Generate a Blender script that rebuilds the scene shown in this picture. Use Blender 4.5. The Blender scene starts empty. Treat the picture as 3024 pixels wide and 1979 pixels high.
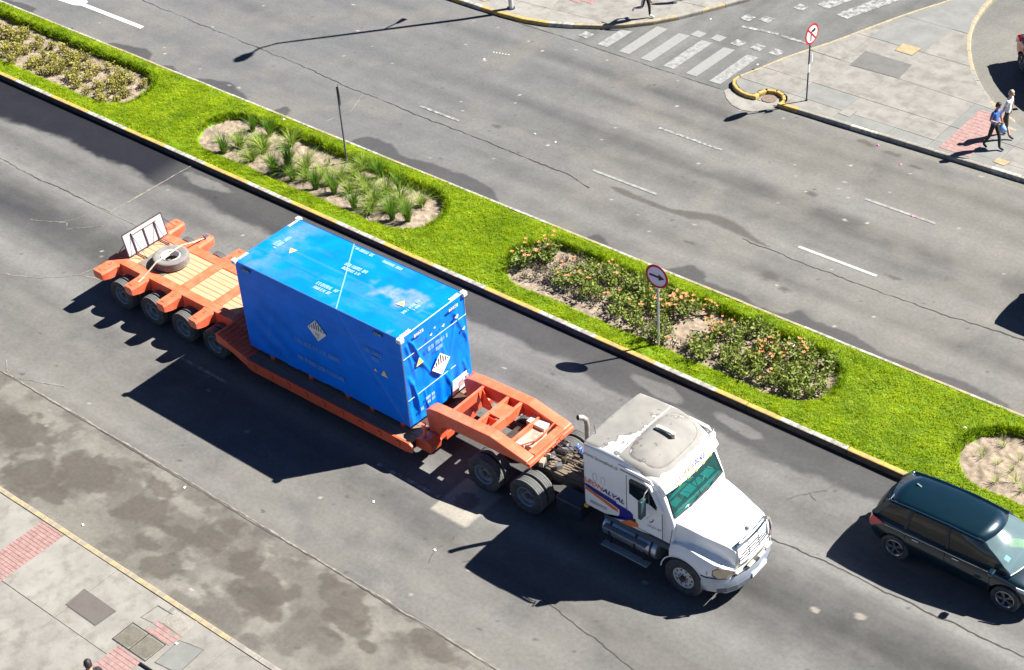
import bpy, bmesh, math, random
import numpy as np
from mathutils import Vector, Matrix
random.seed(7)
RNG = np.random.default_rng(11)
SC = bpy.context.scene
COL = SC.collection
PI = math.pi

# ------------------------------------------------------------------ camera
cd = bpy.data.cameras.new('camera'); cam = bpy.data.objects.new('camera', cd); COL.objects.link(cam)
cd.sensor_width = 36.0; cd.lens = 59.824; cd.clip_start = 0.5; cd.clip_end = 3000
az, pt, rl = math.radians(131.9616), math.radians(37.5679), math.radians(-4.1810)
fwd = Vector((math.cos(pt)*math.cos(az), math.cos(pt)*math.sin(az), -math.sin(pt)))
rt = fwd.cross(Vector((0, 0, 1))).normalized(); up = rt.cross(fwd)
r2 = rt*math.cos(rl) + up*math.sin(rl); u2 = -rt*math.sin(rl) + up*math.cos(rl)
m3 = Matrix((r2, u2, -fwd)).transposed()
cam.matrix_world = Matrix.Translation((27.7978, -24.5512, 29.8223)) @ m3.to_4x4()
SC.camera = cam
SC.render.resolution_x = 1024; SC.render.resolution_y = 670

# ------------------------------------------------------------------ world and sun
SUN = Vector((0.59, 0.755, 1.0)).normalized()          # towards the sun
w = bpy.data.worlds.new('World'); SC.world = w; w.use_nodes = True
nt = w.node_tree
sky = nt.nodes.new('ShaderNodeTexSky'); sky.sky_type = 'NISHITA'; sky.sun_disc = False
sky.sun_elevation = math.asin(SUN.z); sky.sun_rotation = math.atan2(SUN.x, SUN.y)
sky.altitude = 100; sky.air_density = 0.38; sky.dust_density = 0.05; sky.ozone_density = 5.0
bg = nt.nodes['Background']; bg.inputs['Strength'].default_value = 0.05
nt.links.new(sky.outputs['Color'], bg.inputs['Color'])
sl = bpy.data.lights.new('sun', 'SUN'); sl.energy = 5.0; sl.angle = math.radians(0.5); sl.color = (1.0, 0.955, 0.89)
so = bpy.data.objects.new('sun', sl); COL.objects.link(so)
so.rotation_euler = (-SUN).to_track_quat('-Z', 'Y').to_euler(); so.location = (20, 25, 40)
SC.view_settings.view_transform = 'Standard'; SC.view_settings.look = 'None'
SC.view_settings.exposure = 1.5; SC.view_settings.gamma = 1.0
SC.view_settings.use_curve_mapping = False
SC.render.engine = 'CYCLES'
SC.cycles.max_bounces = 8; SC.cycles.transparent_max_bounces = 12

# ------------------------------------------------------------------ helpers
def set_props(o, label=None, cat=None, group=None, kind=None):
    if label: o['label'] = label
    if cat: o['category'] = cat
    if group: o['group'] = group
    if kind: o['kind'] = kind
    return o
def origin(p):
    v = Vector((0, 0, 0))
    while p is not None:
        v = v + Vector(p.location); p = p.parent
    return v
def thing(name, label, cat, loc=(0, 0, 0), rz=0.0, group=None):
    o = bpy.data.objects.new(name, None); COL.objects.link(o)
    o.location = loc; o.rotation_euler = (0, 0, rz); o.empty_display_size = 0.2
    return set_props(o, label, cat, group)
def copy_tree(o, parent=None):
    c = o.copy(); COL.objects.link(c); c.parent = parent
    for ch in list(o.children): copy_tree(ch, c)
    return c
def link(name, me, mat=None, parent=None):
    o = bpy.data.objects.new(name, me); COL.objects.link(o)
    if mat is not None and not me.materials: me.materials.append(mat)
    if parent is not None: o.parent = parent
    return o
def smooth_me(me, ang=None):
    me.polygons.foreach_set('use_smooth', [True]*len(me.polygons))
    if ang is not None:
        bm = bmesh.new(); bm.from_mesh(me)
        for e in bm.edges:
            if len(e.link_faces) == 2 and e.calc_face_angle(0.0) > ang: e.smooth = False
        bm.to_mesh(me); bm.free()
class MB:
    """collects shapes in world (or local) coordinates and links them as one mesh"""
    def __init__(s): s.v = []; s.f = []; s.m = []; s.mi = 0
    def add(s, vs, fs):
        b = len(s.v); s.v += [tuple(x) for x in vs]; s.f += [tuple(b+i for i in f) for f in fs]; s.m += [s.mi]*len(fs); return s
    def box(s, x0, x1, y0, y1, z0, z1, M=None):
        vs = [Vector(p) for p in ((x0,y0,z0),(x1,y0,z0),(x1,y1,z0),(x0,y1,z0),(x0,y0,z1),(x1,y0,z1),(x1,y1,z1),(x0,y1,z1))]
        if M is not None: vs = [M @ v for v in vs]
        return s.add(vs, [(0,3,2,1),(4,5,6,7),(0,1,5,4),(1,2,6,5),(2,3,7,6),(3,0,4,7)])
    def prism(s, poly, axis, a, b):
        """poly 2d, extruded along axis from a to b"""
        n = len(poly)
        def P(p, c):
            return {'x': (c, p[0], p[1]), 'y': (p[0], c, p[1]), 'z': (p[0], p[1], c)}[axis]
        vs = [P(p, a) for p in poly] + [P(p, b) for p in poly]
        fs = [tuple(range(n))[::-1], tuple(range(n, 2*n))] + [(i, (i+1) % n, n+(i+1) % n, n+i) for i in range(n)]
        return s.add(vs, fs)
    def bar(s, p0, p1, wd, ht, upv=(0, 0, 1)):
        p0 = Vector(p0); p1 = Vector(p1); d = (p1-p0).normalized(); u = Vector(upv)
        a = d.cross(u)
        if a.length < 1e-4: a = d.cross(Vector((1, 0, 0)))
        a.normalize(); u = a.cross(d); a = a*wd/2; u = u*ht/2
        vs = [p0-a-u, p0+a-u, p0+a+u, p0-a+u, p1-a-u, p1+a-u, p1+a+u, p1-a+u]
        return s.add(vs, [(0,1,2,3),(7,6,5,4),(0,4,5,1),(1,5,6,2),(2,6,7,3),(3,7,4,0)])
    def cyl(s, p0, p1, r0, r1=None, n=16, caps=True):
        if r1 is None: r1 = r0
        p0 = Vector(p0); p1 = Vector(p1); d = (p1-p0).normalized()
        a = d.orthogonal().normalized(); b = d.cross(a)
        vs = []
        for p, r in ((p0, r0), (p1, r1)):
            for i in range(n):
                t = 2*PI*i/n; vs.append(p + a*(r*math.cos(t)) + b*(r*math.sin(t)))
        fs = [(i, (i+1) % n, n+(i+1) % n, n+i) for i in range(n)]
        if caps: fs += [tuple(range(n))[::-1], tuple(range(n, 2*n))]
        return s.add(vs, fs)
    def tube(s, pts, r, n=8):
        pts = [Vector(p) for p in pts]; rs = r if isinstance(r, (list, tuple)) else [r]*len(pts)
        vs = []; a = None
        for i, p in enumerate(pts):
            d = (pts[min(i+1, len(pts)-1)] - pts[max(i-1, 0)]).normalized()
            if a is None: a = d.orthogonal().normalized()
            a = (a - d*a.dot(d)).normalized(); b = d.cross(a)
            for k in range(n):
                t = 2*PI*k/n; vs.append(p + a*(rs[i]*math.cos(t)) + b*(rs[i]*math.sin(t)))
        fs = []
        for i in range(len(pts)-1):
            for k in range(n):
                fs.append((i*n+k, i*n+(k+1) % n, (i+1)*n+(k+1) % n, (i+1)*n+k))
        fs += [tuple(range(n))[::-1], tuple((len(pts)-1)*n+k for k in range(n))]
        return s.add(vs, fs)
    def lathe(s, prof, c, axis='y', n=32):
        """prof: list of (r, t) closed ring around axis through c"""
        c = Vector(c); vs = []; m = len(prof)
        for i in range(n):
            t = 2*PI*i/n; cs, sn = math.cos(t), math.sin(t)
            for r, h in prof:
                if axis == 'y': vs.append(c + Vector((r*cs, h, r*sn)))
                elif axis == 'z': vs.append(c + Vector((r*cs, r*sn, h)))
                else: vs.append(c + Vector((h, r*cs, r*sn)))
        fs = []
        for i in range(n):
            j = (i+1) % n
            for k in range(m):
                l = (k+1) % m; fs.append((i*m+k, i*m+l, j*m+l, j*m+k))
        return s.add(vs, fs)
    def loft(s, secs, closed=False, cap=True):
        m = len(secs[0]); vs = [p for sc in secs for p in sc]; fs = []
        for i in range(len(secs)-1):
            for k in range(m if closed else m-1):
                l = (k+1) % m; fs.append((i*m+k, i*m+l, (i+1)*m+l, (i+1)*m+k))
        if cap:
            fs.append(tuple(range(m))[::-1]); fs.append(tuple((len(secs)-1)*m+k for k in range(m)))
        return s.add(vs, fs)
    def grid(s, P):
        """P[i][j] points"""
        n = len(P); m = len(P[0])
        return s.add([p for r in P for p in r], [(i*m+j, i*m+j+1, (i+1)*m+j+1, (i+1)*m+j) for i in range(n-1) for j in range(m-1)])
    def build(s, name, mat, parent=None, bevel=0, seg=2, smooth=None, local=False, sub=0, fix=True, thick=0):
        o0 = Vector((0, 0, 0)) if (local or parent is None) else origin(parent)
        me = bpy.data.meshes.new(name)
        me.from_pydata([(v[0]-o0.x, v[1]-o0.y, v[2]-o0.z) for v in s.v], [], s.f)
        mats = mat if isinstance(mat, (list, tuple)) else [mat]
        for mm in mats: me.materials.append(mm)
        me.polygons.foreach_set('material_index', s.m)
        if fix or bevel:
            bm = bmesh.new(); bm.from_mesh(me)
            if fix: bmesh.ops.recalc_face_normals(bm, faces=bm.faces)
            if bevel:
                es = [e for e in bm.edges if len(e.link_faces) == 2 and e.calc_face_angle(0) > 0.5]
                bmesh.ops.bevel(bm, geom=es, offset=bevel, segments=seg, profile=0.5, affect='EDGES', clamp_overlap=True)
            bm.to_mesh(me); bm.free()
        if smooth is not None: smooth_me(me, smooth)
        o = link(name, me, None, parent)
        if thick:
            md = o.modifiers.new('solid', 'SOLIDIFY'); md.thickness = thick; md.offset = 0
        if sub:
            md = o.modifiers.new('sub', 'SUBSURF'); md.levels = sub; md.render_levels = sub
        return o
def bake(o, cutters=()):
    """apply boolean differences with the given cutter objects and drop them"""
    for c in cutters:
        md = o.modifiers.new('cut', 'BOOLEAN'); md.operation = 'DIFFERENCE'; md.object = c; md.solver = 'EXACT'
    dg = bpy.context.evaluated_depsgraph_get(); dg.update()
    me = bpy.data.meshes.new_from_object(o.evaluated_get(dg), depsgraph=dg)
    mats = [m for m in o.data.materials]
    o.modifiers.clear(); o.data = me
    if not me.materials:
        for m in mats: me.materials.append(m)
    for c in cutters: bpy.data.objects.remove(c)
    return o
def text_mesh(txt, size, shear=0.0, bold=0.0, sx=1.0, spacing=1.0):
    cu = bpy.data.curves.new('lettering', 'FONT'); cu.body = txt; cu.size = size; cu.shear = shear
    cu.offset = bold; cu.align_x = 'CENTER'; cu.align_y = 'CENTER'; cu.space_character = spacing; cu.resolution_u = 2
    o = bpy.data.objects.new('lettering', cu); COL.objects.link(o)
    dg = bpy.context.evaluated_depsgraph_get(); dg.update()
    me = bpy.data.meshes.new_from_object(o.evaluated_get(dg), depsgraph=dg)
    bpy.data.objects.remove(o)
    for v in me.vertices: v.co.x *= sx
    me.materials.clear()
    return me
def place_text(txt, size, mat, parent, pos, xdir, ydir, name='lettering', **kw):
    me = text_mesh(txt, size, **kw); x = Vector(xdir).normalized(); y = Vector(ydir).normalized(); z = x.cross(y)
    o0 = origin(parent) if parent else Vector((0, 0, 0))
    M = Matrix((x, y, z)).transposed().to_4x4(); M.translation = Vector(pos)-o0
    me.transform(M); return link(name, me, mat, parent)

# lattice noise for stain maps, clods, wrinkles
LAT = RNG.random((257, 257))
def vnoise(x, y, seed=0):
    x = np.asarray(x, float) + seed*17.31; y = np.asarray(y, float) + seed*9.73
    xi = np.floor(x).astype(int); yi = np.floor(y).astype(int); fx = x-xi; fy = y-yi
    fx = fx*fx*(3-2*fx); fy = fy*fy*(3-2*fy)
    a = LAT[xi % 257, yi % 257]; b = LAT[(xi+1) % 257, yi % 257]; c = LAT[xi % 257, (yi+1) % 257]; d = LAT[(xi+1) % 257, (yi+1) % 257]
    return (a*(1-fx)+b*fx)*(1-fy) + (c*(1-fx)+d*fx)*fy
def fbm(x, y, seed=0, oct=4):
    t = 0; a = 0.5; s = 0
    for k in range(oct):
        t = t + a*vnoise(np.asarray(x)*2**k, np.asarray(y)*2**k, seed+k*3); s += a; a *= 0.5
    return t/s
def sstep(a, b, x):
    t = np.clip((np.asarray(x, float)-a)/(b-a), 0, 1); return t*t*(3-2*t)
def gauss(x, c, s): return np.exp(-((x-c)/s)**2)

# ------------------------------------------------------------------ materials
MATS = {}
def pm(name, col, rough=0.6, metal=0.0, var=0.15, scale=6.0, bump=0.0, bscale=40.0, coat=0.0, spec=0.5, grime=0.0, gcol=(0.05, 0.045, 0.04), gscale=3.0, gthr=0.55, attr=None, alpha=None, trans=0.0, stretch=None):
    if name in MATS: return MATS[name]
    m = bpy.data.materials.new(name); m.use_nodes = True; t = m.node_tree; N = t.nodes; L = t.links
    b = N['Principled BSDF']; tc = N.new('ShaderNodeTexCoord'); vec = tc.outputs['Object']
    if stretch:
        mp = N.new('ShaderNodeMapping'); mp.inputs['Scale'].default_value = stretch; L.new(vec, mp.inputs['Vector']); vec = mp.outputs['Vector']
    n = N.new('ShaderNodeTexNoise'); n.inputs['Scale'].default_value = scale; n.inputs['Detail'].default_value = 5; n.inputs['Roughness'].default_value = 0.6
    L.new(vec, n.inputs['Vector'])
    r = N.new('ShaderNodeMapRange'); r.inputs[1].default_value = 0.3; r.inputs[2].default_value = 0.7
    r.inputs[3].default_value = 1-var; r.inputs[4].default_value = 1+var
    L.new(n.outputs['Fac'], r.inputs[0])
    mul = N.new('ShaderNodeMix'); mul.data_type = 'RGBA'; mul.blend_type = 'MULTIPLY'; mul.inputs[0].default_value = 1.0
    if attr:
        at = N.new('ShaderNodeAttribute'); at.attribute_name = attr; L.new(at.outputs['Color'], mul.inputs[6])
    else: mul.inputs[6].default_value = (*col, 1)
    L.new(r.outputs[0], mul.inputs[7]); out = mul.outputs[2]
    if grime > 0:
        n2 = N.new('ShaderNodeTexNoise'); n2.inputs['Scale'].default_value = gscale; n2.inputs['Detail'].default_value = 6; n2.inputs['Roughness'].default_value = 0.65
        L.new(vec, n2.inputs['Vector'])
        r2_ = N.new('ShaderNodeMapRange'); r2_.inputs[1].default_value = gthr-0.06; r2_.inputs[2].default_value = gthr+0.12
        r2_.inputs[3].default_value = 0; r2_.inputs[4].default_value = grime
        L.new(n2.outputs['Fac'], r2_.inputs[0])
        mx = N.new('ShaderNodeMix'); mx.data_type = 'RGBA'; L.new(r2_.outputs[0], mx.inputs[0]); L.new(out, mx.inputs[6]); mx.inputs[7].default_value = (*gcol, 1)
        out = mx.outputs[2]
    L.new(out, b.inputs['Base Color'])
    b.inputs['Roughness'].default_value = rough; b.inputs['Metallic'].default_value = metal
    b.inputs['Specular IOR Level'].default_value = spec; b.inputs['Coat Weight'].default_value = coat; b.inputs['Coat Roughness'].default_value = 0.04
    if bump > 0:
        n3 = N.new('ShaderNodeTexNoise'); n3.inputs['Scale'].default_value = bscale; n3.inputs['Detail'].default_value = 4
        L.new(vec, n3.inputs['Vector'])
        bp = N.new('ShaderNodeBump'); bp.inputs['Strength'].default_value = bump; bp.inputs['Distance'].default_value = 0.02
        L.new(n3.outputs['Fac'], bp.inputs['Height']); L.new(bp.outputs['Normal'], b.inputs['Normal'])
    if alpha is not None or trans:
        if alpha is not None: b.inputs['Alpha'].default_value = alpha
        b.inputs['Transmission Weight'].default_value = trans
    MATS[name] = m; return m
def leaf_mat(name, c1, c2, scale=3.0, trans=0.35):
    if name in MATS: return MATS[name]
    m = bpy.data.materials.new(name); m.use_nodes = True; t = m.node_tree; N = t.nodes; L = t.links
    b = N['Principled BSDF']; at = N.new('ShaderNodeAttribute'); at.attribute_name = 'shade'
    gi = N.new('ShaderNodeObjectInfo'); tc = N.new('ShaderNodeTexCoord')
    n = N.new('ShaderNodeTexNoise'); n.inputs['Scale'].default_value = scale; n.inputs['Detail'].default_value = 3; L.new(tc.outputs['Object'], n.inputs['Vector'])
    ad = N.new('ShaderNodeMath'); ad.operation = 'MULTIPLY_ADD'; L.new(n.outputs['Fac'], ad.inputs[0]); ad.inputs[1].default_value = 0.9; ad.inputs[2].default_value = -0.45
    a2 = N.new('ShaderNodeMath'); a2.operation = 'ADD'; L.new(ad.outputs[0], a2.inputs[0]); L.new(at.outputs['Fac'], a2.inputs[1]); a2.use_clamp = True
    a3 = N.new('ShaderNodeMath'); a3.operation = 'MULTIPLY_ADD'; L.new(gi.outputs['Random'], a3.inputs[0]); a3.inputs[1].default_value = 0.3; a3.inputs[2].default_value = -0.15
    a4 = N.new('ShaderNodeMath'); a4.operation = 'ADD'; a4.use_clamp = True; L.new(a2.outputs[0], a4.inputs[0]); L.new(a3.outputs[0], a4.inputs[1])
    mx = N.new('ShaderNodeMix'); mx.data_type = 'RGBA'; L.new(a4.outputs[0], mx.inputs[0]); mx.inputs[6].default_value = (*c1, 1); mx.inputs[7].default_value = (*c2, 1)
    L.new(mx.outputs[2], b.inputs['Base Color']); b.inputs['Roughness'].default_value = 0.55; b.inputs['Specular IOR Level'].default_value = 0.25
    tr = N.new('ShaderNodeBsdfTranslucent'); L.new(mx.outputs[2], tr.inputs['Color'])
    ms = N.new('ShaderNodeMixShader'); ms.inputs[0].default_value = trans
    L.new(b.outputs[0], ms.inputs[1]); L.new(tr.outputs[0], ms.inputs[2]); L.new(ms.outputs[0], N['Material Output'].inputs['Surface'])
    MATS[name] = m; return m
def glass_mat(name, col, alpha, rough=0.03, base_tone=0.15):
    """tinted pane: part see-through tinted, part glossy coat"""
    if name in MATS: return MATS[name]
    m = bpy.data.materials.new(name); m.use_nodes = True; t = m.node_tree; N = t.nodes; L = t.links
    b = N['Principled BSDF']; b.inputs['Base Color'].default_value = (col[0]*base_tone, col[1]*base_tone, col[2]*base_tone, 1); b.inputs['Roughness'].default_value = rough
    b.inputs['Coat Weight'].default_value = 0.6; b.inputs['Coat Roughness'].default_value = 0.02
    tr = N.new('ShaderNodeBsdfTransparent'); tr.inputs['Color'].default_value = (*col, 1)
    n = N.new('ShaderNodeTexNoise'); n.inputs['Scale'].default_value = 2.5; tc = N.new('ShaderNodeTexCoord'); L.new(tc.outputs['Object'], n.inputs['Vector'])
    r = N.new('ShaderNodeMapRange'); r.inputs[3].default_value = alpha-0.08; r.inputs[4].default_value = alpha+0.08; L.new(n.outputs['Fac'], r.inputs[0])
    ms = N.new('ShaderNodeMixShader'); L.new(r.outputs[0], ms.inputs[0]); L.new(tr.outputs[0], ms.inputs[1]); L.new(b.outputs[0], ms.inputs[2])
    L.new(ms.outputs[0], N['Material Output'].inputs['Surface']); MATS[name] = m; return m
def road_mat(name):
    """asphalt: colour map of stains and patches per vertex, aggregate grain from noise, gloss where wet"""
    m = bpy.data.materials.new(name); m.use_nodes = True; t = m.node_tree; N = t.nodes; L = t.links; b = N['Principled BSDF']
    tc = N.new('ShaderNodeTexCoord'); at = N.new('ShaderNodeAttribute'); at.attribute_name = 'tint'
    wt = N.new('ShaderNodeAttribute'); wt.attribute_name = 'wet'
    out = at.outputs['Color']
    for sc, lo, hi, det in ((55.0, 0.72, 1.28, 3), (9.0, 0.90, 1.10, 4), (1.3, 0.93, 1.07, 3)):
        n = N.new('ShaderNodeTexNoise'); n.inputs['Scale'].default_value = sc; n.inputs['Detail'].default_value = det; L.new(tc.outputs['Object'], n.inputs['Vector'])
        r = N.new('ShaderNodeMapRange'); r.inputs[1].default_value = 0.3; r.inputs[2].default_value = 0.7; r.inputs[3].default_value = lo; r.inputs[4].default_value = hi; L.new(n.outputs['Fac'], r.inputs[0])
        mx = N.new('ShaderNodeMix'); mx.data_type = 'RGBA'; mx.blend_type = 'MULTIPLY'; mx.inputs[0].default_value = 1; L.new(out, mx.inputs[6]); L.new(r.outputs[0], mx.inputs[7]); out = mx.outputs[2]
    L.new(out, b.inputs['Base Color'])
    r = N.new('ShaderNodeMapRange'); r.inputs[3].default_value = 0.85; r.inputs[4].default_value = 0.38; L.new(wt.outputs['Fac'], r.inputs[0]); L.new(r.outputs[0], b.inputs['Roughness'])
    b.inputs['Specular IOR Level'].default_value = 0.35
    n3 = N.new('ShaderNodeTexNoise'); n3.inputs['Scale'].default_value = 90; n3.inputs['Detail'].default_value = 3; L.new(tc.outputs['Object'], n3.inputs['Vector'])
    bp = N.new('ShaderNodeBump'); bp.inputs['Strength'].default_value = 0.35; bp.inputs['Distance'].default_value = 0.01
    L.new(n3.outputs['Fac'], bp.inputs['Height']); L.new(bp.outputs['Normal'], b.inputs['Normal'])
    return m
# ================================================================== SETTING
def np_mesh(name, V, F4, attrs=None):
    """V (n,3) array, F4 (m,4) or (m,3) int array"""
    me = bpy.data.meshes.new(name); k = F4.shape[1]
    me.vertices.add(len(V)); me.vertices.foreach_set('co', np.asarray(V, np.float32).ravel())
    me.loops.add(F4.size); me.loops.foreach_set('vertex_index', F4.astype(np.int32).ravel())
    me.polygons.add(len(F4)); me.polygons.foreach_set('loop_start', np.arange(0, F4.size, k, dtype=np.int32))
    me.polygons.foreach_set('loop_total', np.full(len(F4), k, np.int32))
    for nm, a in (attrs or {}).items():
        if a.ndim == 2:
            at = me.attributes.new(nm, 'FLOAT_COLOR', 'POINT'); at.data.foreach_set('color', np.asarray(a, np.float32).ravel())
        else:
            at = me.attributes.new(nm, 'FLOAT', 'POINT'); at.data.foreach_set('value', np.asarray(a, np.float32))
    me.update(calc_edges=True); me.validate(); return me
def grid_mesh(name, xs, ys, zf, attrf=None, keep=None):
    X, Y = np.meshgrid(xs, ys, indexing='ij'); x = X.ravel(); y = Y.ravel(); z = zf(x, y)
    n, m = len(xs), len(ys); i, j = np.meshgrid(np.arange(n-1), np.arange(m-1), indexing='ij'); a = (i*m+j).ravel()
    F = np.stack([a, a+m, a+m+1, a+1], 1)
    if keep is not None:
        F = F[keep(x[F].mean(1), y[F].mean(1))]
        u, inv = np.unique(F.ravel(), return_inverse=True); F = inv.reshape(F.shape); x, y, z = x[u], y[u], z[u]
    V = np.stack([x, y, z], 1)
    return np_mesh(name, V, F, attrf(x, y) if attrf else None)
def rgba(col, k):
    c = np.ones((len(k), 4)); c[:, :3] = np.clip(np.asarray(col)[None]*k[:, None], 0.004, 0.9); return c
def lerp_col(c, col, f):
    c[:, :3] = c[:, :3]*(1-f[:, None]) + np.asarray(col)[None]*f[:, None]; return c
def ell(x, y, cx, cy, rx, ry, nz, soft=0.35, ang=0.0):
    ca, sa = math.cos(ang), math.sin(ang); u = ((x-cx)*ca+(y-cy)*sa)/rx; v = (-(x-cx)*sa+(y-cy)*ca)/ry
    d = np.sqrt(u*u+v*v) + (nz-0.5)*2.0; return 1-sstep(1-soft, 1+soft*0.3, d)

# the ground beyond everything
g = MB().add([(-900, -900, -0.03), (900, -900, -0.03), (900, 900, -0.03), (-900, 900, -0.03)], [(0, 1, 2, 3)])
set_props(g.build('ground', pm('ground_dust', (0.13, 0.12, 0.105), 0.9, var=0.3, scale=0.4)), kind='structure')

LUMP = 0
XS = np.concatenate([np.linspace(-120, -33, 30), np.arange(-32.4, 21.5, 0.075), np.linspace(22, 120, 32)])
# ---- near carriageway
def near_attr(x, y):
    st = fbm(x*0.10, y*1.5, 1); st2 = fbm(x*0.35, y*3.0, 2); bl = fbm(x*0.8, y*0.8, 3); fine = fbm(x*3, y*3, 4)
    k = 1.0 + (st-0.5)*0.5 + (st2-0.5)*0.32 + (bl-0.5)*0.20 + (fine-0.5)*0.20
    wav = (fbm(x*0.12, y*0+3.3, 6)-0.5)*0.5
    k -= 0.55*gauss(y+wav, 0.15, 0.80)*(0.6+0.8*st) ; k -= 0.18*gauss(y, -3.6, 0.9); k -= 0.16*gauss(y, 2.9, 0.45)
    k += 0.36*gauss(y, 1.72, 0.38)*(0.4+1.2*st2) + 0.26*gauss(y+wav, -1.75, 0.45) + 0.12*gauss(y, 3.5, 0.35) + 0.10*gauss(y, -5.1, 0.3)
    c = rgba((0.114, 0.1125, 0.108), k)
    # cooler left part, warm dust to the lower left
    lerp_col(c, (0.150, 0.140, 0.122), 0.45*sstep(-1.2, -4.8, y)*sstep(0.35, 0.7, bl+0.15))
    # concrete parking lane
    lane = sstep(-5.48, -5.56, y)
    cl = rgba((0.150, 0.141, 0.124), 1+(bl-0.5)*0.55+(fine-0.5)*0.35+(st2-0.5)*0.2)
    c[:] = c*(1-lane[:, None]) + cl*lane[:, None]
    grime = sstep(0.47, 0.62, fbm(x*1.3, y*1.6, 8)+0.10*gauss(y, -6.9, 0.8))*sstep(9.8, 6.5, x)*lane
    lerp_col(c, (0.075, 0.069, 0.060), 0.62*grime)
    lerp_col(c, (0.066, 0.062, 0.055), 0.5*lane*sstep(0.54, 0.60, fbm(x*2.4, y*2.8, 9))*sstep(0.38, 0.6, fbm(x*.5, y*.5, 5)))
    nz = fbm(x*1.8, y*1.8, 12); nz2 = fbm(x*5, y*5, 13)
    for (cx, cy, rx, ry, a) in ((-4.7, -7.9, .75, .62, 0), (-3.6, -6.9, .95, .55, 0), (-6.2, -6.75, .7, .5, 0), (-1.4, -6.15, .5, .28, 0), (-1.15, -6.9, .75, .5, .3), (1.05, -6.6, .45, .3, 0), (.6, -8.05, .55, .35, .2), (1.0, -5.95, .38, .28, 0), (2.3, -6.62, .45, .3, 0), (3.2, -6.9, .8, .42, 0), (.1, -6.95, .4, .26, 0), (-.2, -7.7, .45, .25, 0), (-3.7, -8.0, .4, .3, 0), (4.35, -5.85, .28, .18, 0), (5.3, -6.15, .8, .35, -.25), (5.7, -6.65, .55, .25, 0), (7.9, -5.95, .6, .24, -.2), (6.75, -6.88, .24, .12, 0), (5.7, -7.1, .3, .12, 0), (3.4, -7.5, .7, .3, 0), (-8.2, -7.2, 1.0, .6, 0), (-7.2, -7.9, .6, .4, 0)):
        lerp_col(c, (0.070, 0.062, 0.051), 0.78*ell(x, y, cx, cy, rx*1.2, ry*1.2, 0.6*nz+0.4*nz2, 0.22, a))
    for (cx, cy, rx, ry) in ((2.86, -4.95, .55, .4), (1.9, -4.5, .5, .3), (3.9, -4.6, .8, .35)):
        lerp_col(c, (0.085, 0.085, 0.083), 0.6*ell(x, y, cx, cy, rx, ry, nz, 0.9))
    # spots, droppings and gum
    for _ in range(240):
        cx, cy = RNG.uniform(-26, 20), RNG.uniform(-8.5, 5); r = RNG.uniform(.02, .065); f = np.abs(x-cx) < .2
        d = np.hypot(x[f]-cx, (y[f]-cy)*1.2); s = np.zeros(len(x)); s[f] = (d < r)*1.0
        lerp_col(c, (0.34, 0.32, 0.28) if RNG.random() < .35 else (0.05, 0.047, 0.043), s*RNG.uniform(.4, .9))
    for (cx, cy, r) in ((14.41, .24, .1), (15.36, .67, .115)):
        lerp_col(c, (0.215, 0.195, 0.165), .9*sstep(r*1.1, r*.8, np.hypot((x-cx)*.85, y-cy)+(nz2-.5)*.06))
    # lighter dust along seams
    # pale concrete patch with a round cover
    p = sstep(4.72, 4.80, x)*sstep(5.98, 5.9, x)*sstep(-2.56, -2.48, y)*sstep(-1.05, -1.13, y)
    lerp_col(c, (0.27, 0.25, 0.21), p*(0.85+0.15*nz)); lerp_col(c, (0.12, 0.11, 0.10), p*(np.hypot(x-5.35, y+1.78) < .33)*.8)
    # wet gutter
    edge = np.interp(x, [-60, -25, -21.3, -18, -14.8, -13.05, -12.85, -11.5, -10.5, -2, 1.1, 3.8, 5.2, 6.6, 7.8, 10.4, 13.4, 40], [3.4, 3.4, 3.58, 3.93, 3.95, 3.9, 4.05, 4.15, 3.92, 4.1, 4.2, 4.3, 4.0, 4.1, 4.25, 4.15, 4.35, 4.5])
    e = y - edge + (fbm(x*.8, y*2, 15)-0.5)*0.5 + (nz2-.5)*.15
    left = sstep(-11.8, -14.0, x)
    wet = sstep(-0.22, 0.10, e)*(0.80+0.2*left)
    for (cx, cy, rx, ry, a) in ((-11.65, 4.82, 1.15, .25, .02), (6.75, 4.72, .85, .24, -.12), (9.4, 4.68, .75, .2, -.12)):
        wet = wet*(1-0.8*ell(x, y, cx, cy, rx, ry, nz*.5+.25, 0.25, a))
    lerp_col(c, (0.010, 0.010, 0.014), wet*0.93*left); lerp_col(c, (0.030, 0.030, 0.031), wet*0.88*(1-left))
    lerp_col(c, (0.014, 0.014, 0.015), 0.8*sstep(5.14, 5.26, y))  # kerb's shadow painted along its foot, over the wet gutter
    lerp_col(c, (0.040, 0.041, 0.048), 0.45*left*sstep(1.1, .2, np.abs(y-0.1)))
    return {'tint': c, 'wet': np.clip(wet, 0, 1)}
ROAD = road_mat('asphalt')
YN = np.arange(-8.62, 5.44, 0.05)
near = link('near_road', grid_mesh('near_road', XS, YN, lambda x, y: 0*x + 0.012*fbm(x*.4, y*.4, 21)-.006, near_attr), ROAD); set_props(near, kind='structure')
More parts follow.
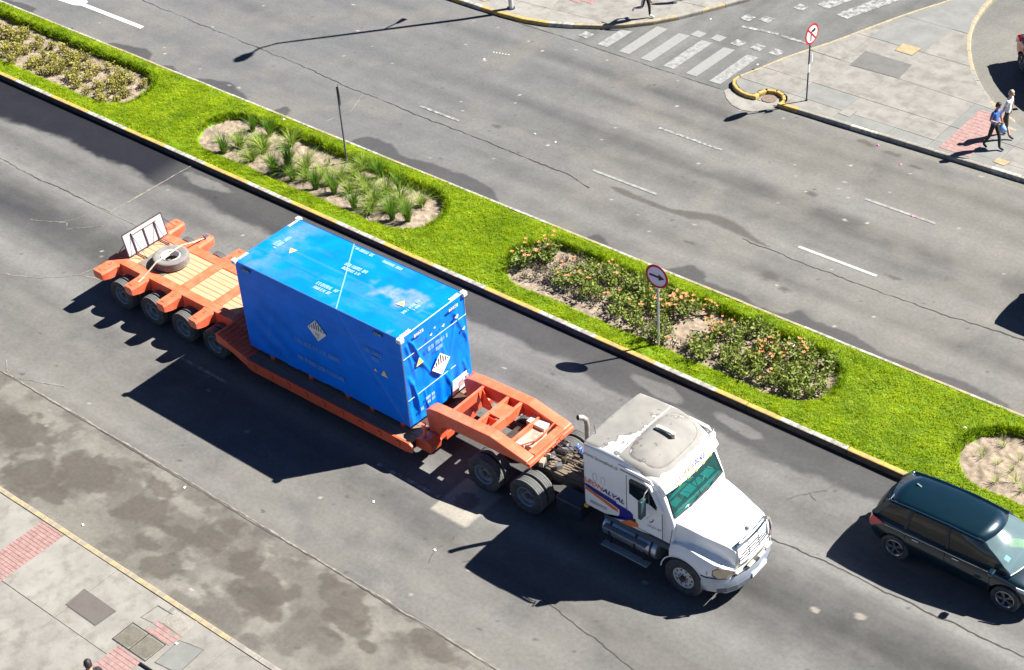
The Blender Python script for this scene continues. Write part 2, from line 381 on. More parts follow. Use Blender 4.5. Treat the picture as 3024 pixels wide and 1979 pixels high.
# ---- far carriageway
WX = [-80,-29,-28,-27.1,-26.8,-24.8,-24.5,-24.2,-22.4,-22.2,-21.4,-20.7,-20.2,-19.9,-19.3,-18.8,-18.2,-17.6,-17.1,-16.1,-15.2,-14.3,-13.3,-13.1,-12.7,-12.6,-9.6,-9.4,-9.2,-8.2,-7.4,-5.9,-4.4,-3.6,-3.0,-2.7,.5,.7,.8,1.14,1.45,1.6,3.4,3.6,4.17,4.8,4.9,5.8,6.4,6.9,7.7,7.9,8.4,9.2,10.1,11,12.4,13.3,14.2,14.6,15.2,40]
WY = [9.3,9.5,9.8,9.8,9.25,9.25,9.52,9.25,9.25,9.54,9.8,9.95,9.85,9.4,9.4,9.68,9.4,9.45,9.6,9.97,9.74,9.35,9.3,9.95,9.8,9.2,9.2,9.8,10.05,10.08,9.76,9.99,10.05,9.91,9.5,9.2,9.2,9.6,9.82,9.79,9.5,9.2,9.3,9.5,10.06,9.9,9.6,9.67,9.67,9.45,9.6,9.98,9.8,9.83,9.85,9.55,9.7,9.74,9.7,9.55,9.2,9.2]
def far_attr(x, y):
    st = fbm(x*0.08, y*1.2, 31); st2 = fbm(x*0.3, y*2.6, 32); bl = fbm(x*0.6, y*0.6, 33); fine = fbm(x*3, y*3, 34); nz = fbm(x*2, y*2, 35); nz2 = fbm(x*6, y*6, 36)
    k = 1.0 + (st-0.5)*0.5 + (st2-0.5)*0.32 + (bl-0.5)*0.18 + (fine-0.5)*0.2
    wav = (fbm(x*0.1, y*0+1.3, 37)-0.5)*0.8
    for cc, a, s in ((14.6, .32, .42), (13.5, .14, .35), (17.9, .34, .4), (16.7, .16, .35), (11.0, .20, .35), (10.4, -.10, .3)):
        k -= a*gauss(y+wav*.6, cc, s)*(0.5+st)
    k += .10*gauss(y, 12.5, .5) + .08*gauss(y, 15.9, .6)
    c = rgba((0.120, 0.1175, 0.111), k)
    lerp_col(c, (0.108, 0.113, 0.122), 0.5*sstep(2, -14, x))
    lerp_col(c, (0.150, 0.140, 0.120), 0.4*sstep(.5, .72, bl+.12*sstep(-4, 8, x)))
    h = np.interp(x, WX, WY); e = h - y + (nz-0.5)*.22 + (nz2-.5)*.1; wet = sstep(-.04, .06, e)
    lerp_col(c, (0.046, 0.045, 0.047), wet*.80)
    # oil streak
    oy = np.interp(x, [-.4, .5, 1.9, 2.6, 3.2, 4.0, 5.1, 6.5], [12.17, 12.1, 12.1, 12.3, 12.5, 12.45, 12.2, 12.05]); ow = np.interp(x, [-.5, -.2, .6, 1.9, 2.6, 3.1, 3.8, 5.0, 5.6], [0, .16, .13, .10, .28, .36, .30, .12, 0])
    lerp_col(c, (0.062, 0.056, 0.050), .8*(ow > 0)*(1-sstep(.5, 1.1, np.abs(y-oy)/np.maximum(ow, .01) + (nz-.5)*.8)))
    for (cx, cy, rx, ry) in ((6.35, 10.9, .28, .2), (7.0, 10.6, .2, .15), (3.4, 11.0, .2, .1), (5.0, 15.4, .2, .12), (5.9, 18.9, .35, .12), (6.9, 18.6, .2, .08), (4.9, 19.0, .4, .15), (-6.0, 13.0, .2, .12), (9.3, 12.9, .25, .1)):
        lerp_col(c, (0.06, 0.056, 0.05), .75*ell(x, y, cx, cy, rx, ry, nz2*.6+nz*.4, .4))
    for _ in range(200):
        cx, cy = RNG.uniform(-26, 15), RNG.uniform(9.6, 19.3); r = RNG.uniform(.02, .06); f = np.abs(x-cx) < .2
        d = np.hypot(x[f]-cx, (y[f]-cy)*1.1); s = np.zeros(len(x)); s[f] = (d < r)*1.0
        lerp_col(c, (0.38, 0.36, 0.32) if RNG.random() < .45 else (0.05, 0.047, 0.043), s*RNG.uniform(.4, .9))
    lerp_col(c, (0.19, 0.18, 0.15), .35*sstep(19.15, 19.4, y))
    return {'tint': c, 'wet': np.clip(wet*.6, 0, 1)}
YF = np.arange(9.20, 19.33, 0.055)
far = link('far_road', grid_mesh('far_road', XS, YF, lambda x, y: 0*x + 0.012*fbm(x*.4, y*.4, 41)-.006, far_attr), ROAD); set_props(far, kind='structure')
# ---- side street
def side_attr(x, y):
    bl = fbm(x*.7, y*.7, 51); st = fbm(x*2.2, y*.25, 52); fine = fbm(x*3, y*3, 53)
    c = rgba((0.108, 0.110, 0.106), 1+(bl-.5)*.5+(st-.5)*.5+(fine-.5)*.25)
    lerp_col(c, (0.165, 0.155, 0.13), .6*sstep(3.0, 6.0, x)); return {'tint': c, 'wet': 0*x}
side = link('side_street', grid_mesh('side_street', np.concatenate([np.linspace(-60, -11, 20), np.arange(-10.5, 12.5, .12), np.linspace(13, 80, 20)]), np.concatenate([np.arange(19.275, 33, .12), np.linspace(34, 120, 20)]), lambda x, y: 0*x-.004, side_attr), ROAD); set_props(side, kind='structure')

# ---- kerb stones along a path, each stone its own piece
CONC = pm('kerb_concrete', (0.25, 0.235, 0.205), 0.85, var=.2, scale=9, bump=.3, bscale=60, grime=.5, gcol=(.11, .10, .085), gthr=.55)
KW = pm('kerb_white_paint', (0.42, 0.40, 0.345), 0.7, var=.12, scale=12, bump=.2, bscale=60, grime=.85, gcol=(.15, .135, .11), gscale=6, gthr=.50)
KY = pm('kerb_yellow_paint', (0.47, 0.30, 0.065), 0.7, var=.15, scale=12, bump=.2, bscale=60, grime=.8, gcol=(.21, .17, .11), gscale=6, gthr=.52)
KYW = pm('kerb_worn_yellow', (0.36, 0.28, 0.15), 0.75, var=.2, scale=12, bump=.2, bscale=60, grime=.9, gcol=(.22, .20, .16), gscale=5, gthr=.47)
KD = pm('kerb_face_dark', (.060, .054, .046), .8, var=.5, scale=5, bump=.3, bscale=40, grime=.5, gcol=(.08, .07, .055), gscale=4, gthr=.58)  # road face and ends of median stones, much darker than the painted top
_kerb = {}
def kerb_stone(parent, p0, p1, mat, wd=.16, z0=-.05, z1=.15, name='kerb_stone', side=1, face=None):
    """stone between two path points; path is the road face; body lies on the left of p0->p1 when side=1"""
    p0 = Vector((*p0, 0)); p1 = Vector((*p1, 0)); L = (p1-p0).length; L = round(L, 2); key = (L, mat.name, wd, z1, side, face is None)
    if key not in _kerb:
        m = MB(); h = .006
        pr = [(0, z0), (wd*side, z0), (wd*side, z1), (.035*side, z1), (.012*side, z1-.012), (0, z1-.05)]
        m.prism(pr, 'x', h, L-h)
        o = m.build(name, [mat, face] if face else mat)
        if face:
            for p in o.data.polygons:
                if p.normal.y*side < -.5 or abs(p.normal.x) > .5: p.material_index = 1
        _kerb[key] = o.data; bpy.data.objects.remove(o)
    o = link(name, _kerb[key], None, parent); d = (p1-p0)
    o.location = p0 - origin(parent) + Vector((0, 0, random.uniform(-.006, .006))); o.rotation_euler = (0, 0, math.atan2(d.y, d.x) + random.uniform(-.003, .003)); return o
median = thing('median', None, None, (0, 7.3, 0)); set_props(median, kind='structure')
x = -45.17; k = 0
while x < 32:
    col = KY if (int(math.floor((x+20.57+.01)/2.05)) % 2 == 0) else KW
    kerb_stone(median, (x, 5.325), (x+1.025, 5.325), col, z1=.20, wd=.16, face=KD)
    k += 1; x += 1.025
x = -45.0; k = 0
seqs = [KW, KW, KYW, KW, KYW, KYW, KW, KYW]
while x < 32:
    kerb_stone(median, (x+1.03, 9.27), (x, 9.27), random.choice(seqs), wd=.11); x += 1.03

# ---- markings (thin paint sheets on the roads)
WP = pm('road_paint', (0.42, 0.42, 0.40), 0.7, var=.15, scale=14, bump=.2, bscale=80, grime=.75, gcol=(.13, .125, .115), gscale=6, gthr=.56)
WPW = pm('road_paint_worn', (0.245, 0.248, 0.24), 0.75, var=.2, scale=8, grime=.8, gcol=(.15, .146, .137), gscale=5, gthr=.5)
WPV = pm('road_paint_traces', (0.30, 0.305, 0.30), 0.75, var=.2, scale=14, grime=1.0, gcol=(.125, .12, .112), gscale=5, gthr=.46)
def sheet(name, poly, mat, parent, z=.011):
    m = MB().add([(px, py, z) for px, py in poly], [tuple(range(len(poly)))]); return m.build(name, mat, parent)
def rect(x0, x1, y0, y1): return [(x0, y0), (x1, y0), (x1, y1), (x0, y1)]
for x0, x1, y0, mt in ((-1.31, 1.22, 16.0, WPV), (6.54, 8.99, 16.08, WPW), (-9.12, -7.3, 12.56, WPV), (-1.55, 1.0, 12.62, WPW), (6.23, 8.9, 12.68, WP), (14.2, 16.6, 12.7, WP), (14.3, 16.7, 16.1, WPW)):
    sheet('lane_dash', rect(x0, x1, y0-.055, y0+.055), mt, far)
sheet('lane_arrow', [(-22.15, 10.93), (-22.16, 11.13), (-25.7, 11.12), (-25.75, 11.30), (-26.6, 11.42), (-28.6, 11.2), (-27.2, 10.7), (-26.0, 10.78), (-25.75, 10.92)], pm('arrow_paint', (.62, .62, .6), .7, var=.08, grime=.25, gcol=(.2, .2, .19)), far)
for x0, x1 in ((2.5, 4.68), (-5.3, -3.2)):
    sheet('lane_dash', rect(x0, x1, -2.12, -2.01), WPV, near)
WPC = pm('crosswalk_paint', (0.225, 0.226, 0.216), 0.75, var=.2, scale=5, grime=.7, gcol=(.16, .16, .15), gscale=5, gthr=.54)
for i, xc in enumerate((-6.40, -5.42, -4.44, -3.44, -2.46, -1.46)):
    sheet('crosswalk_stripe', [(xc-.25, 19.58), (xc+.2, 19.6), (xc+.26, 21.1 if i == 0 else 21.97), (xc-.2, 20.95 if i == 0 else 21.92)], WPC if i in (2, 4, 1) else WPW, side, .007)
for xc, yc in ((-7.44, 19.94), (-4.0, 22.25), (-3.22, 22.39), (-2.41, 22.47), (-1.63, 22.59), (-.88, 22.64), (-2.54, 24.58), (-3.2, 24.3), (-2.0, 26.1)):
    sheet('stop_block', [(xc-.22, yc-.2), (xc+.2, yc-.22), (xc+.24, yc+.2), (xc-.18, yc+.22)], WPC if xc in (-4.0, -3.22) else WPV, side, .007)
sheet('stop_line', [(-3.0, 23.55), (-1.55, 23.75), (-1.58, 23.9), (-3.0, 23.7)], WPV, side, .007)
sheet('stop_line', [(-1.4, 23.7), (-.2, 23.75), (-.2, 23.9), (-1.4, 23.85)], WPV, side, .007)
for x0, y0 in ((-1.6, 26.6), (-.6, 26.3)):
    sheet('lane_arrow', [(x0, y0), (x0+.5, y0-.1), (x0+1.35, y0+2.2), (x0+1.2, y0+2.6), (x0+.75, y0+2.3), (x0+.05, y0+.3)], WPV, side, .007)

# ---- cracks and seams
CRK = pm('crack_tar', (0.045, 0.041, 0.037), 0.8, var=.3, scale=20)
SEAM = pm('seam_dust', (0.24, 0.222, 0.19), 0.9, var=.25, scale=10, grime=.85, gcol=(.13, .122, .11), gscale=4, gthr=.47)
SEAMD = pm('seam_dark', (0.085, 0.08, 0.072), 0.9, var=.3, scale=10)
def strip(name, pts, wd, mat, parent, jit=.03, step=.12, z=.010, wvar=.5):
    P = []
    for (a, b) in zip(pts[:-1], pts[1:]):
        L = math.hypot(b[0]-a[0], b[1]-a[1]); n = max(1, int(L/step))
        for i in range(n): P.append((a[0]+(b[0]-a[0])*i/n, a[1]+(b[1]-a[1])*i/n))
    P.append(pts[-1]); Q = []; off = 0
    for i, p in enumerate(P):
        d = Vector((P[min(i+1, len(P)-1)][0]-P[max(i-1, 0)][0], P[min(i+1, len(P)-1)][1]-P[max(i-1, 0)][1])).normalized(); nn = Vector((-d.y, d.x))
        off = off*.75 + random.uniform(-jit, jit); ww = wd*.85*(1+random.uniform(-wvar, wvar))/2*(.35+1.2*vnoise(p[0]*.9, p[1]*.9, 5))
        c = Vector(p) + nn*off; Q.append([(*(c+nn*ww), z), (*(c-nn*ww), z)])
    return MB().grid(Q).build(name, mat, parent)
strip('crack', [(-24, 1.75), (-18.85, 1.77), (-17.1, 1.72), (-15.7, 1.76), (-14.4, 1.75), (-13.03, 1.77)], .03, CRK, near)
strip('seam', [(-14.2, 1.76), (-11.5, 1.72), (-6, 1.72)], .045, SEAM, near, jit=.012)
strip('crack', [(-6, 1.72), (2, 1.7), (12.4, 1.64), (13.9, 1.72), (15.44, 1.72), (16.24, 1.71), (18.9, 1.79), (24, 1.75)], .032, CRK, near)
strip('seam', [(-13.02, 1.78), (-12.95, 3.4), (-12.92, 5.3)], .05, SEAM, near, jit=.01)
strip('seam', [(-40, -5.5), (-9.2, -5.51), (-2.47, -5.48), (.77, -5.52), (4.99, -5.54), (9.54, -5.61), (22, -5.7)], .05, SEAM, near, jit=.015)
strip('seam_shadow', [(-9.2, -5.545), (4.99, -5.58), (9.54, -5.65), (22, -5.74)], .025, SEAMD, near, jit=.012, z=.012)
strip('crack', [(8.5, -3.1), (9.6, -3.4), (10.8, -3.55), (11.9, -3.75), (13.2, -3.85)], .028, CRK, near)
strip('crack', [(5.85, -2.5), (6.0, -3.0), (5.9, -3.4), (5.97, -4.0)], .022, SEAMD, near, step=.08)
strip('crack', [(-14.9, .0), (-14.2, .25), (-13.7, .55), (-13.4, .3), (-12.9, .8), (-12.5, 1.1)], .03, SEAM, near, step=.08)
strip('crack', [(-13.9, .45), (-13.6, .9), (-13.55, 1.3)], .028, SEAM, near, step=.08)
strip('crack', [(-13.2, -2.5), (-12.0, -2.0), (-11.0, -1.1), (-9.6, -.6)], .028, SEAM, near, step=.08)
strip('crack', [(-11.0, -1.1), (-10.9, -.6), (-10.6, -.2)], .022, SEAM, near, step=.08)
strip('crack', [(11.9, 3.0), (12.2, 3.6), (12.5, 3.9), (12.6, 4.5), (12.7, 5.2)], .024, SEAMD, near, step=.08)
strip('crack', [(12.2, 3.6), (12.5, 3.4)], .02, SEAMD, near, step=.08)
strip('seam', [(-9.5, -5.1), (-8.7, -5.55), (-7.0, -4.9)], .035, SEAM, near, step=.08); strip('seam', [(-10, -5.6), (-8.9, -5.9)], .035, SEAM, near)
strip('crack', [(-24, 12.6), (-15.5, 12.35), (-12.85, 12.16), (-8.15, 12.03), (-4.66, 12.0), (-1.9, 11.95), (-1.0, 11.7)], .032, CRK, far)
strip('crack', [(4.6, 12.1), (5.2, 12.04), (7.3, 12.02), (10.1, 12.05), (11.7, 12.15), (13.7, 12.35), (20, 12.6)], .032, CRK, far)
strip('seam', [(-40, 19.29), (-7.4, 19.33), (-1, 19.31)], .05, SEAMD, far, jit=.01, z=.012)
strip('seam', [(-11.4, 12.1), (-10.9, 10.9), (-11.2, 9.9)], .04, SEAM, far, jit=.02)

# ---- pavements: slabs cut from an outline, one object each
SLAB = pm('pavement_concrete', (0.205, 0.197, 0.178), 0.88, var=.16, scale=1.6, bump=.25, bscale=50, grime=.7, gcol=(.13, .122, .108), gscale=2.2, gthr=.53)
SLAB2 = pm('pavement_concrete_pale', (0.225, 0.215, 0.193), 0.88, var=.14, scale=1.3, bump=.25, bscale=50, grime=.65, gcol=(.14, .13, .115), gscale=2.5, gthr=.54)
SLAB3 = pm('pavement_concrete_cool', (0.172, 0.175, 0.165), 0.88, var=.15, scale=1.5, bump=.25, bscale=50, grime=.4, gcol=(.125, .125, .117), gscale=2, gthr=.52)
BED_ = pm('joint_mortar', (0.13, 0.12, 0.10), .9, var=.2)
def pavement(name, outline, cuts, mats, z=.150, base=.12):
    """outline: list of 2d points; cuts: list of ((x,y),(nx,ny)) straight joint lines"""
    par = thing(name, None, None, (outline[0][0], outline[0][1], 0)); set_props(par, kind='structure')
    MB().prism(outline, 'z', -.04, base).build('joint_bed', BED_, par)
    bm = bmesh.new(); bm.faces.new([bm.verts.new((p[0], p[1], 0)) for p in outline])
    for (p, n) in cuts:
        bmesh.ops.bisect_plane(bm, geom=bm.verts[:]+bm.edges[:]+bm.faces[:], plane_co=(*p, 0), plane_no=(*n, 0), dist=1e-5)
    polys = [[v.co.xy.copy() for v in f.verts] for f in bm.faces if f.calc_area() > .03]; bm.free()
    for P in polys:
        c = sum(P, Vector((0, 0)))/len(P); Q = []
        for p in P:
            d = p-c; Q.append(p - d.normalized()*min(.007, d.length*.2))
        zz = z + random.uniform(-.004, .004); n = len(Q)
        m = MB(); In = [q - (q-c).normalized()*.012 for q in Q]
        m.add([(*q, base-.02) for q in Q] + [(*q, zz-.008) for q in Q] + [(*q, zz) for q in In],
              [(i, (i+1) % n, n+(i+1) % n, n+i) for i in range(n)] + [(n+i, n+(i+1) % n, 2*n+(i+1) % n, 2*n+i) for i in range(n)] + [tuple(range(2*n, 3*n))])
        m.build('slab', random.choice(mats), par)
    return par
def arc_pts(pts, n=6):
    """Catmull-Rom through the points"""
    out = []; P = [Vector(p) for p in pts]
    for i in range(len(P)-1):
        p0, p1, p2, p3 = P[max(i-1, 0)], P[i], P[i+1], P[min(i+2, len(P)-1)]
        for k in range(n):
            t = k/n; out.append(0.5*((2*p1)+(-p0+p2)*t+(2*p0-5*p1+4*p2-p3)*t*t+(-p0+3*p1-3*p2+p3)*t*t*t))
    out.append(P[-1]); return [(p.x, p.y) for p in out]
def resample(pts, step):
    P = [Vector(p) for p in pts]; out = [P[0]]; acc = 0
    for a, b in zip(P[:-1], P[1:]):
        L = (b-a).length; t = step-acc
        while t <= L: out.append(a+(b-a)*(t/L)); t += step
        acc = (acc+L) % step
    if (out[-1]-P[-1]).length > .15: out.append(P[-1])
    return [(p.x, p.y) for p in out]
def kerb_path(parent, pts, matf, step=1.0, side=1, **kw):
    R = resample(pts, step)
    for i, (a, b) in enumerate(zip(R[:-1], R[1:])): kerb_stone(parent, a, b, matf(i, a), side=side, **kw)
# near pavement (lower left)
near_pave = pavement('near_pavement', [(-60, -8.84), (-60, -24.0), (40, -24.0), (40, -8.84)],
    [((xx, 0), (1, .0)) for xx in np.arange(-12.4, 22, 2.07)] + [((0, yy), (0, 1)) for yy in (-10.82, -12.9, -15.0, -19)], [SLAB, SLAB2, SLAB2])
xk = -50.0
while xk < 40:
    kerb_stone(near_pave, (xk+1.0, -8.67), (xk, -8.67), KYW if xk < 4 else CONC, wd=.15); xk += 1.0
# far corner pavement (top middle)
tl = [(-60, 19.36), (-13.0, 19.30), (-11.7, 19.30), (-10.3, 19.34), (-9.2, 19.6), (-8.3, 20.0), (-7.6, 20.35), (-6.9, 20.85), (-6.3, 21.35), (-5.75, 22.0), (-5.25, 22.75), (-4.85, 23.5), (-4.4, 24.4), (-3.9, 25.4), (-2.0, 30.0), (8, 55)]
tl_in = [(p[0]-.10, p[1]+.14) for p in tl[1:]]
far_pave = pavement('far_corner_pavement', [(-60, 60), (-60, 19.5)] + tl_in + [(8, 60)], [((xx, 0), (1, .35)) for xx in np.arange(-30, 6, 2.3)] + [((0, yy), (-.1, 1)) for yy in (21.6, 24.4, 27, 30, 34)], [SLAB2, SLAB2, SLAB])
def tlm(i, a):
    if a[0] < -8.2: return KY if i % 4 < 3 else KW
    if a[0] < -5.6: return KYW
    return KYW if i % 2 else CONC
kerb_path(far_pave, tl, tlm, 1.0, side=1)
# traffic island (right)
isl_left = [(-.95, 20.30), (-.72, 20.9), (-.50, 21.8), (-.2, 22.7), (.10, 23.4), (.5, 24.35), (.80, 25.25), (1.5, 27.3), (2.34, 29.25), (3.2, 31.6)]
isl_right = [(3.75, 31.6), (3.72, 30.1), (3.99, 28.4), (4.45, 27.1), (5.22, 25.7), (6.12, 24.5), (7.24, 23.4), (8.67, 22.62), (10.5, 22.2), (40, 22.0)]
bulb = [(.38, 19.34), (.0, 19.28), (-.42, 19.38), (-.78, 19.62), (-.98, 19.95), (-.95, 20.30)]
niche = [(1.22, 19.36), (1.26, 19.62), (1.14, 19.86), (.92, 20.0), (.66, 20.02), (.46, 19.9), (.35, 19.66), (.38, 19.34)]
front = [(40, 19.7), (10.2, 19.66), (1.3, 19.36)]
def inset(pts, d):
    P = [Vector(p) for p in pts]; out = []
    for i, p in enumerate(P):
        t = (P[min(i+1, len(P)-1)]-P[max(i-1, 0)]).normalized(); out.append(p + Vector((t.y, -t.x))*d)
    return [(p.x, p.y) for p in out]
ring = [(40, 19.85), (10.2, 19.81), (1.46, 19.52), (1.42, 19.72), (1.27, 19.97), (1.0, 20.13), (.66, 20.15), (.36, 20.02), (.21, 19.76), (.2, 19.48), (0, 19.41), (-.36, 19.5), (-.68, 19.72), (-.86, 19.98), (-.83, 20.3)] + inset(isl_left, .12)[1:] + inset(isl_right, .14)
island = pavement('traffic_island', ring, [((.20, 0), (1, 0)), ((1.46, 0), (1, 0)), ((0, 20.16), (0, 1)), ((0, 21.25), (.0, 1)), ((0, 23.2), (.03, 1)), ((0, 25.2), (0, 1)), ((0, 27.3), (0, 1)), ((2.25, 0), (1, -.05)), ((4.45, 0), (1, -.04)), ((6.7, 0), (1, 0)), ((9.0, 0), (1, 0)), ((11.3, 0), (1, 0)), ((13.6, 0), (1, 0)), ((16, 0), (1, 0)), ((20, 0), (1, 0))], [SLAB3, SLAB, SLAB3, SLAB])
kerb_path(island, front, lambda i, a: KY if a[0] < 2.4 else (KW if i % 5 == 0 else CONC), 1.0, side=-1, wd=.15)
kerb_path(island, niche, lambda i, a: KY, .32, side=-1, wd=.12)
kerb_path(island, arc_pts(bulb, 4), lambda i, a: KY, .32, side=-1, wd=.12)
kerb_path(island, isl_left, lambda i, a: KYW, 1.0, side=-1, wd=.13)
kerb_path(island, arc_pts(isl_right, 4), lambda i, a: KYW if a[1] > 25.6 or a[0] > 7 else CONC, .7, side=-1, wd=.16)
# concrete apron round the niche and its cover
sheet('apron', [(1.05, 19.42), (.4, 19.36), (-.3, 19.36), (-.85, 19.5), (-.90, 19.3), (-.56, 18.92), (-.13, 18.62), (.3, 18.52), (.7, 18.62), (1.16, 19.15)], SLAB2, side, .016)
sheet('apron', [(1.15, 19.40), (1.2, 19.62), (1.08, 19.82), (.9, 19.94), (.66, 19.96), (.48, 19.84), (.40, 19.66), (.43, 19.40)], SLAB2, side, .017)
set_props(MB().cyl((.72, 19.66, .0), (.72, 19.66, .04), .27, .26, 20).build('manhole_cover', pm('rusty_iron', (.16, .12, .095), .8, var=.3, scale=9, bump=.4, bscale=30)), 'round rusty iron manhole cover in the kerb niche', 'manhole cover')
# covers and patches in the pavements
def cover(name, poly, mat, label, cat, z=.158, rim=None):
    c = Vector((sum(p[0] for p in poly)/len(poly), sum(p[1] for p in poly)/len(poly)))
    t = thing(name, label, cat, (c.x, c.y, .15)); n = len(poly)
    m = MB(); m.prism([tuple(c+(Vector(p)-c)*.94) for p in poly], 'z', .13, z+.003); m.build('plate', mat, t)
    m = MB(); o_ = [tuple(Vector(p)) for p in poly]; i_ = [tuple(c+(Vector(p)-c)*.955) for p in poly]
    m.add([(*p, z-.002) for p in o_]+[(*p, z-.002) for p in i_]+[(*p, .12) for p in o_], [(i, (i+1) % n, n+(i+1) % n, n+i) for i in range(n)]+[(i, 2*n+i, 2*n+(i+1) % n, (i+1) % n) for i in range(n)])
    m.build('frame', rim or pm('cover_frame', (.10, .10, .095), .7, var=.2), t); return t
GREYC = pm('grey_patch', (.115, .112, .106), .85, var=.2, scale=2, bump=.2, grime=.4, gcol=(.10, .098, .09), gscale=2)
YELC = pm('yellow_cover', (.29, .225, .12), .8, var=.2, scale=6, grime=.5, gcol=(.3, .26, .18))
cover('utility_cover', [(1.85, 24.2), (3.67, 24.2), (3.78, 23.08), (1.88, 22.98)], GREYC, 'large dark grey patch in the traffic island pavement', 'cover')
cover('utility_cover', [(2.63, 25.43), (3.39, 25.45), (3.36, 24.78), (2.66, 24.79)], YELC, 'worn yellowish cover behind the large grey patch on the island', 'cover')
cover('utility_cover', [(3.28, 20.33), (3.73, 20.36), (3.71, 19.9), (3.26, 19.93)], SLAB2, 'small pale square cover near the island kerb', 'cover')
cover('utility_cover', [(8.90, 20.34), (9.36, 20.31), (9.28, 19.98), (8.86, 20.02)], YELC, 'small yellow cover on the island in front of two walking men', 'cover')
cover('utility_cover', [(-.14, -9.76), (1.10, -9.78), (1.06, -10.40), (-.10, -10.39)], pm('brown_plate', (.105, .092, .083), .7, var=.15, scale=3, bump=.15, grime=.5, gcol=(.085, .08, .073), gscale=3), 'large brown metal plate in the near pavement', 'cover')
GRT = pm('grate_steel', (.24, .225, .185), .6, metal=.3, var=.2, scale=20, grime=.5, gcol=(.12, .11, .09))
DK = pm('dark_gap', (.02, .02, .02), .9, var=.2)
for (x0, lab) in ((1.72, 'diamond-plate cover beside the brown metal plate, left of a pair'), (2.31, 'diamond-plate cover beside the small broken pink tiles, right of a pair')):
    t = thing('grating_cover', lab, 'cover', (x0+.28, -10.1, .15), 0, 'pair of ribbed covers')
    MB().box(x0, x0+.57, -10.40, -9.80, .13, .153).build('plate', GRT, t)
    m = MB()
    for k in range(30):
        u = -0.55 + k*.037
        a0, a1 = max(0, u), min(.53, u+.55)
        if a1-a0 > .05: m.bar((x0+.02+a0, -10.38+(a0-u), .155), (x0+.02+a1, -10.38+(a1-u), .155), .014, .012)
    m.build('ribs', GRT, t)['kind'] = 'stuff'
    m = MB()
    for a in ((x0, x0+.57, -10.43, -10.40), (x0, x0+.57, -9.80, -9.775), (x0-.02, x0, -10.43, -9.775), (x0+.57, x0+.585, -10.43, -9.775)): m.box(a[0], a[1], a[2], a[3], .13, .157)
    m.build('frame', DK, t)
sheet('concrete_patch', [(2.22, -8.9), (2.98, -8.84), (3.01, -9.39), (2.29, -9.36)], pm('rough_mortar', (.225, .21, .185), .9, var=.25, scale=5, bump=.6, bscale=18), near_pave, .159)
sheet('concrete_patch', [(1.79, -9.08), (2.2, -9.06), (2.19, -9.49), (1.76, -9.55)], SLAB2, near_pave, .158)
sheet('concrete_patch', [(3.05, -9.5), (3.75, -9.35), (3.8, -10.2), (3.1, -10.3)], SLAB3, near_pave, .158)
strip('patch_edge', [(1.74, -9.56), (1.78, -9.05), (2.3, -9.03)], .025, SEAMD, near_pave, jit=.006, z=.160)
strip('patch_edge', [(3.05, -9.5), (3.75, -9.35), (3.8, -10.2), (3.1, -10.3), (3.05, -9.5)], .022, SEAMD, near_pave, jit=.006, z=.160)
# pink pavers: too many small pieces to pick apart, one part per strip
PINK = pm('pink_paver', (.27, .165, .150), .85, var=.25, scale=7, bump=.2, grime=.5, gcol=(.26, .18, .165), gscale=4)
def pavers(parent, x0, x1, y0, y1, lx=.10, ly=.20, z=.158, skip=0.0, clip=None):
    m = MB(); i = 0; yy = y0
    while yy < y1-.02:
        xx = x0
        while xx < x1-.02:
            cx, cy = xx+lx/2, yy+ly/2
            if random.random() > skip and (clip is None or clip(cx, cy)):
                h = z + random.uniform(-.002, .003); m.box(xx+.006, min(xx+lx, x1)-.004, yy+.006, min(yy+ly, y1)-.004, .14, h)
            xx += lx
        yy += ly; i += 1
    o = m.build('pink_pavers', PINK, parent); o['kind'] = 'stuff'; return o
pavers(near_pave, -2.93, -2.03, -14.2, -8.86, .15, .11); pavers(near_pave, 1.98, 2.83, -14.0, -10.47, .21, .12); pavers(near_pave, 2.14, 2.98, -9.76, -9.38, .17, .12, skip=.1)
pavers(island, 7.05, 8.15, 19.85, 22.75, .2, .2, clip=lambda a, b: b < 22.95-.0*(a))
pavers(far_pave, -10.9, -8.6, 20.6, 24.5, .2, .2, clip=lambda a, b: b > 21.5+.35*abs(a+9.7))
m = MB(); m.add([(-13.4, 19.75, .162), (-12.2, 19.72, .162), (-11.8, 20.5, .162), (-13.2, 20.7, .162)], [(0, 1, 2, 3)]); m.build('yellow_cover_plate', YELC, far_pave)
# ================================================================== MEDIAN: lawn, beds, plants
BEDS = [(-30.5, -17.75), (-14.2, -3.68), (-0.45, 10.68), (14.48, 27.0)]
BY, BR = 7.27, 1.2
def bed_sdf(x, y):
    """negative inside a planting bed (stadium shapes, slightly wobbly)"""
    d = np.full(np.shape(x), 9.0); wob = (fbm(np.asarray(x)*1.1, np.asarray(y)*1.1, 61)-.5)*.16
    for a, b in BEDS:
        px = np.clip(x, a+BR, b-BR); dd = np.hypot(x-px, y-BY)-BR; d = np.minimum(d, dd)
    return d+wob
def lawn_z(x, y):
    s = bed_sdf(x, y); base = .16 + .05*fbm(x*.7, y*.7, 62) + .04*fbm(x*2.5, y*2.5, 63)
    base = base - .05*(sstep(5.75, 5.5, y)+sstep(8.88, 9.1, y))
    base = base + .05*gauss(s, .12, .12)*sstep(6.8, 8.2, y)
    return base*sstep(-.10, .03, s) + .0*x
TURF = leaf_mat('turf_thatch', (.13, .22, .006), (.22, .31, .010), 5, .0)
lawn = link('lawn_soil', grid_mesh('lawn_soil', np.arange(-46, 32, .12), np.linspace(5.485, 9.12, 46), lawn_z), TURF, median)
lawn.location = -origin(median); smooth_me(lawn.data)
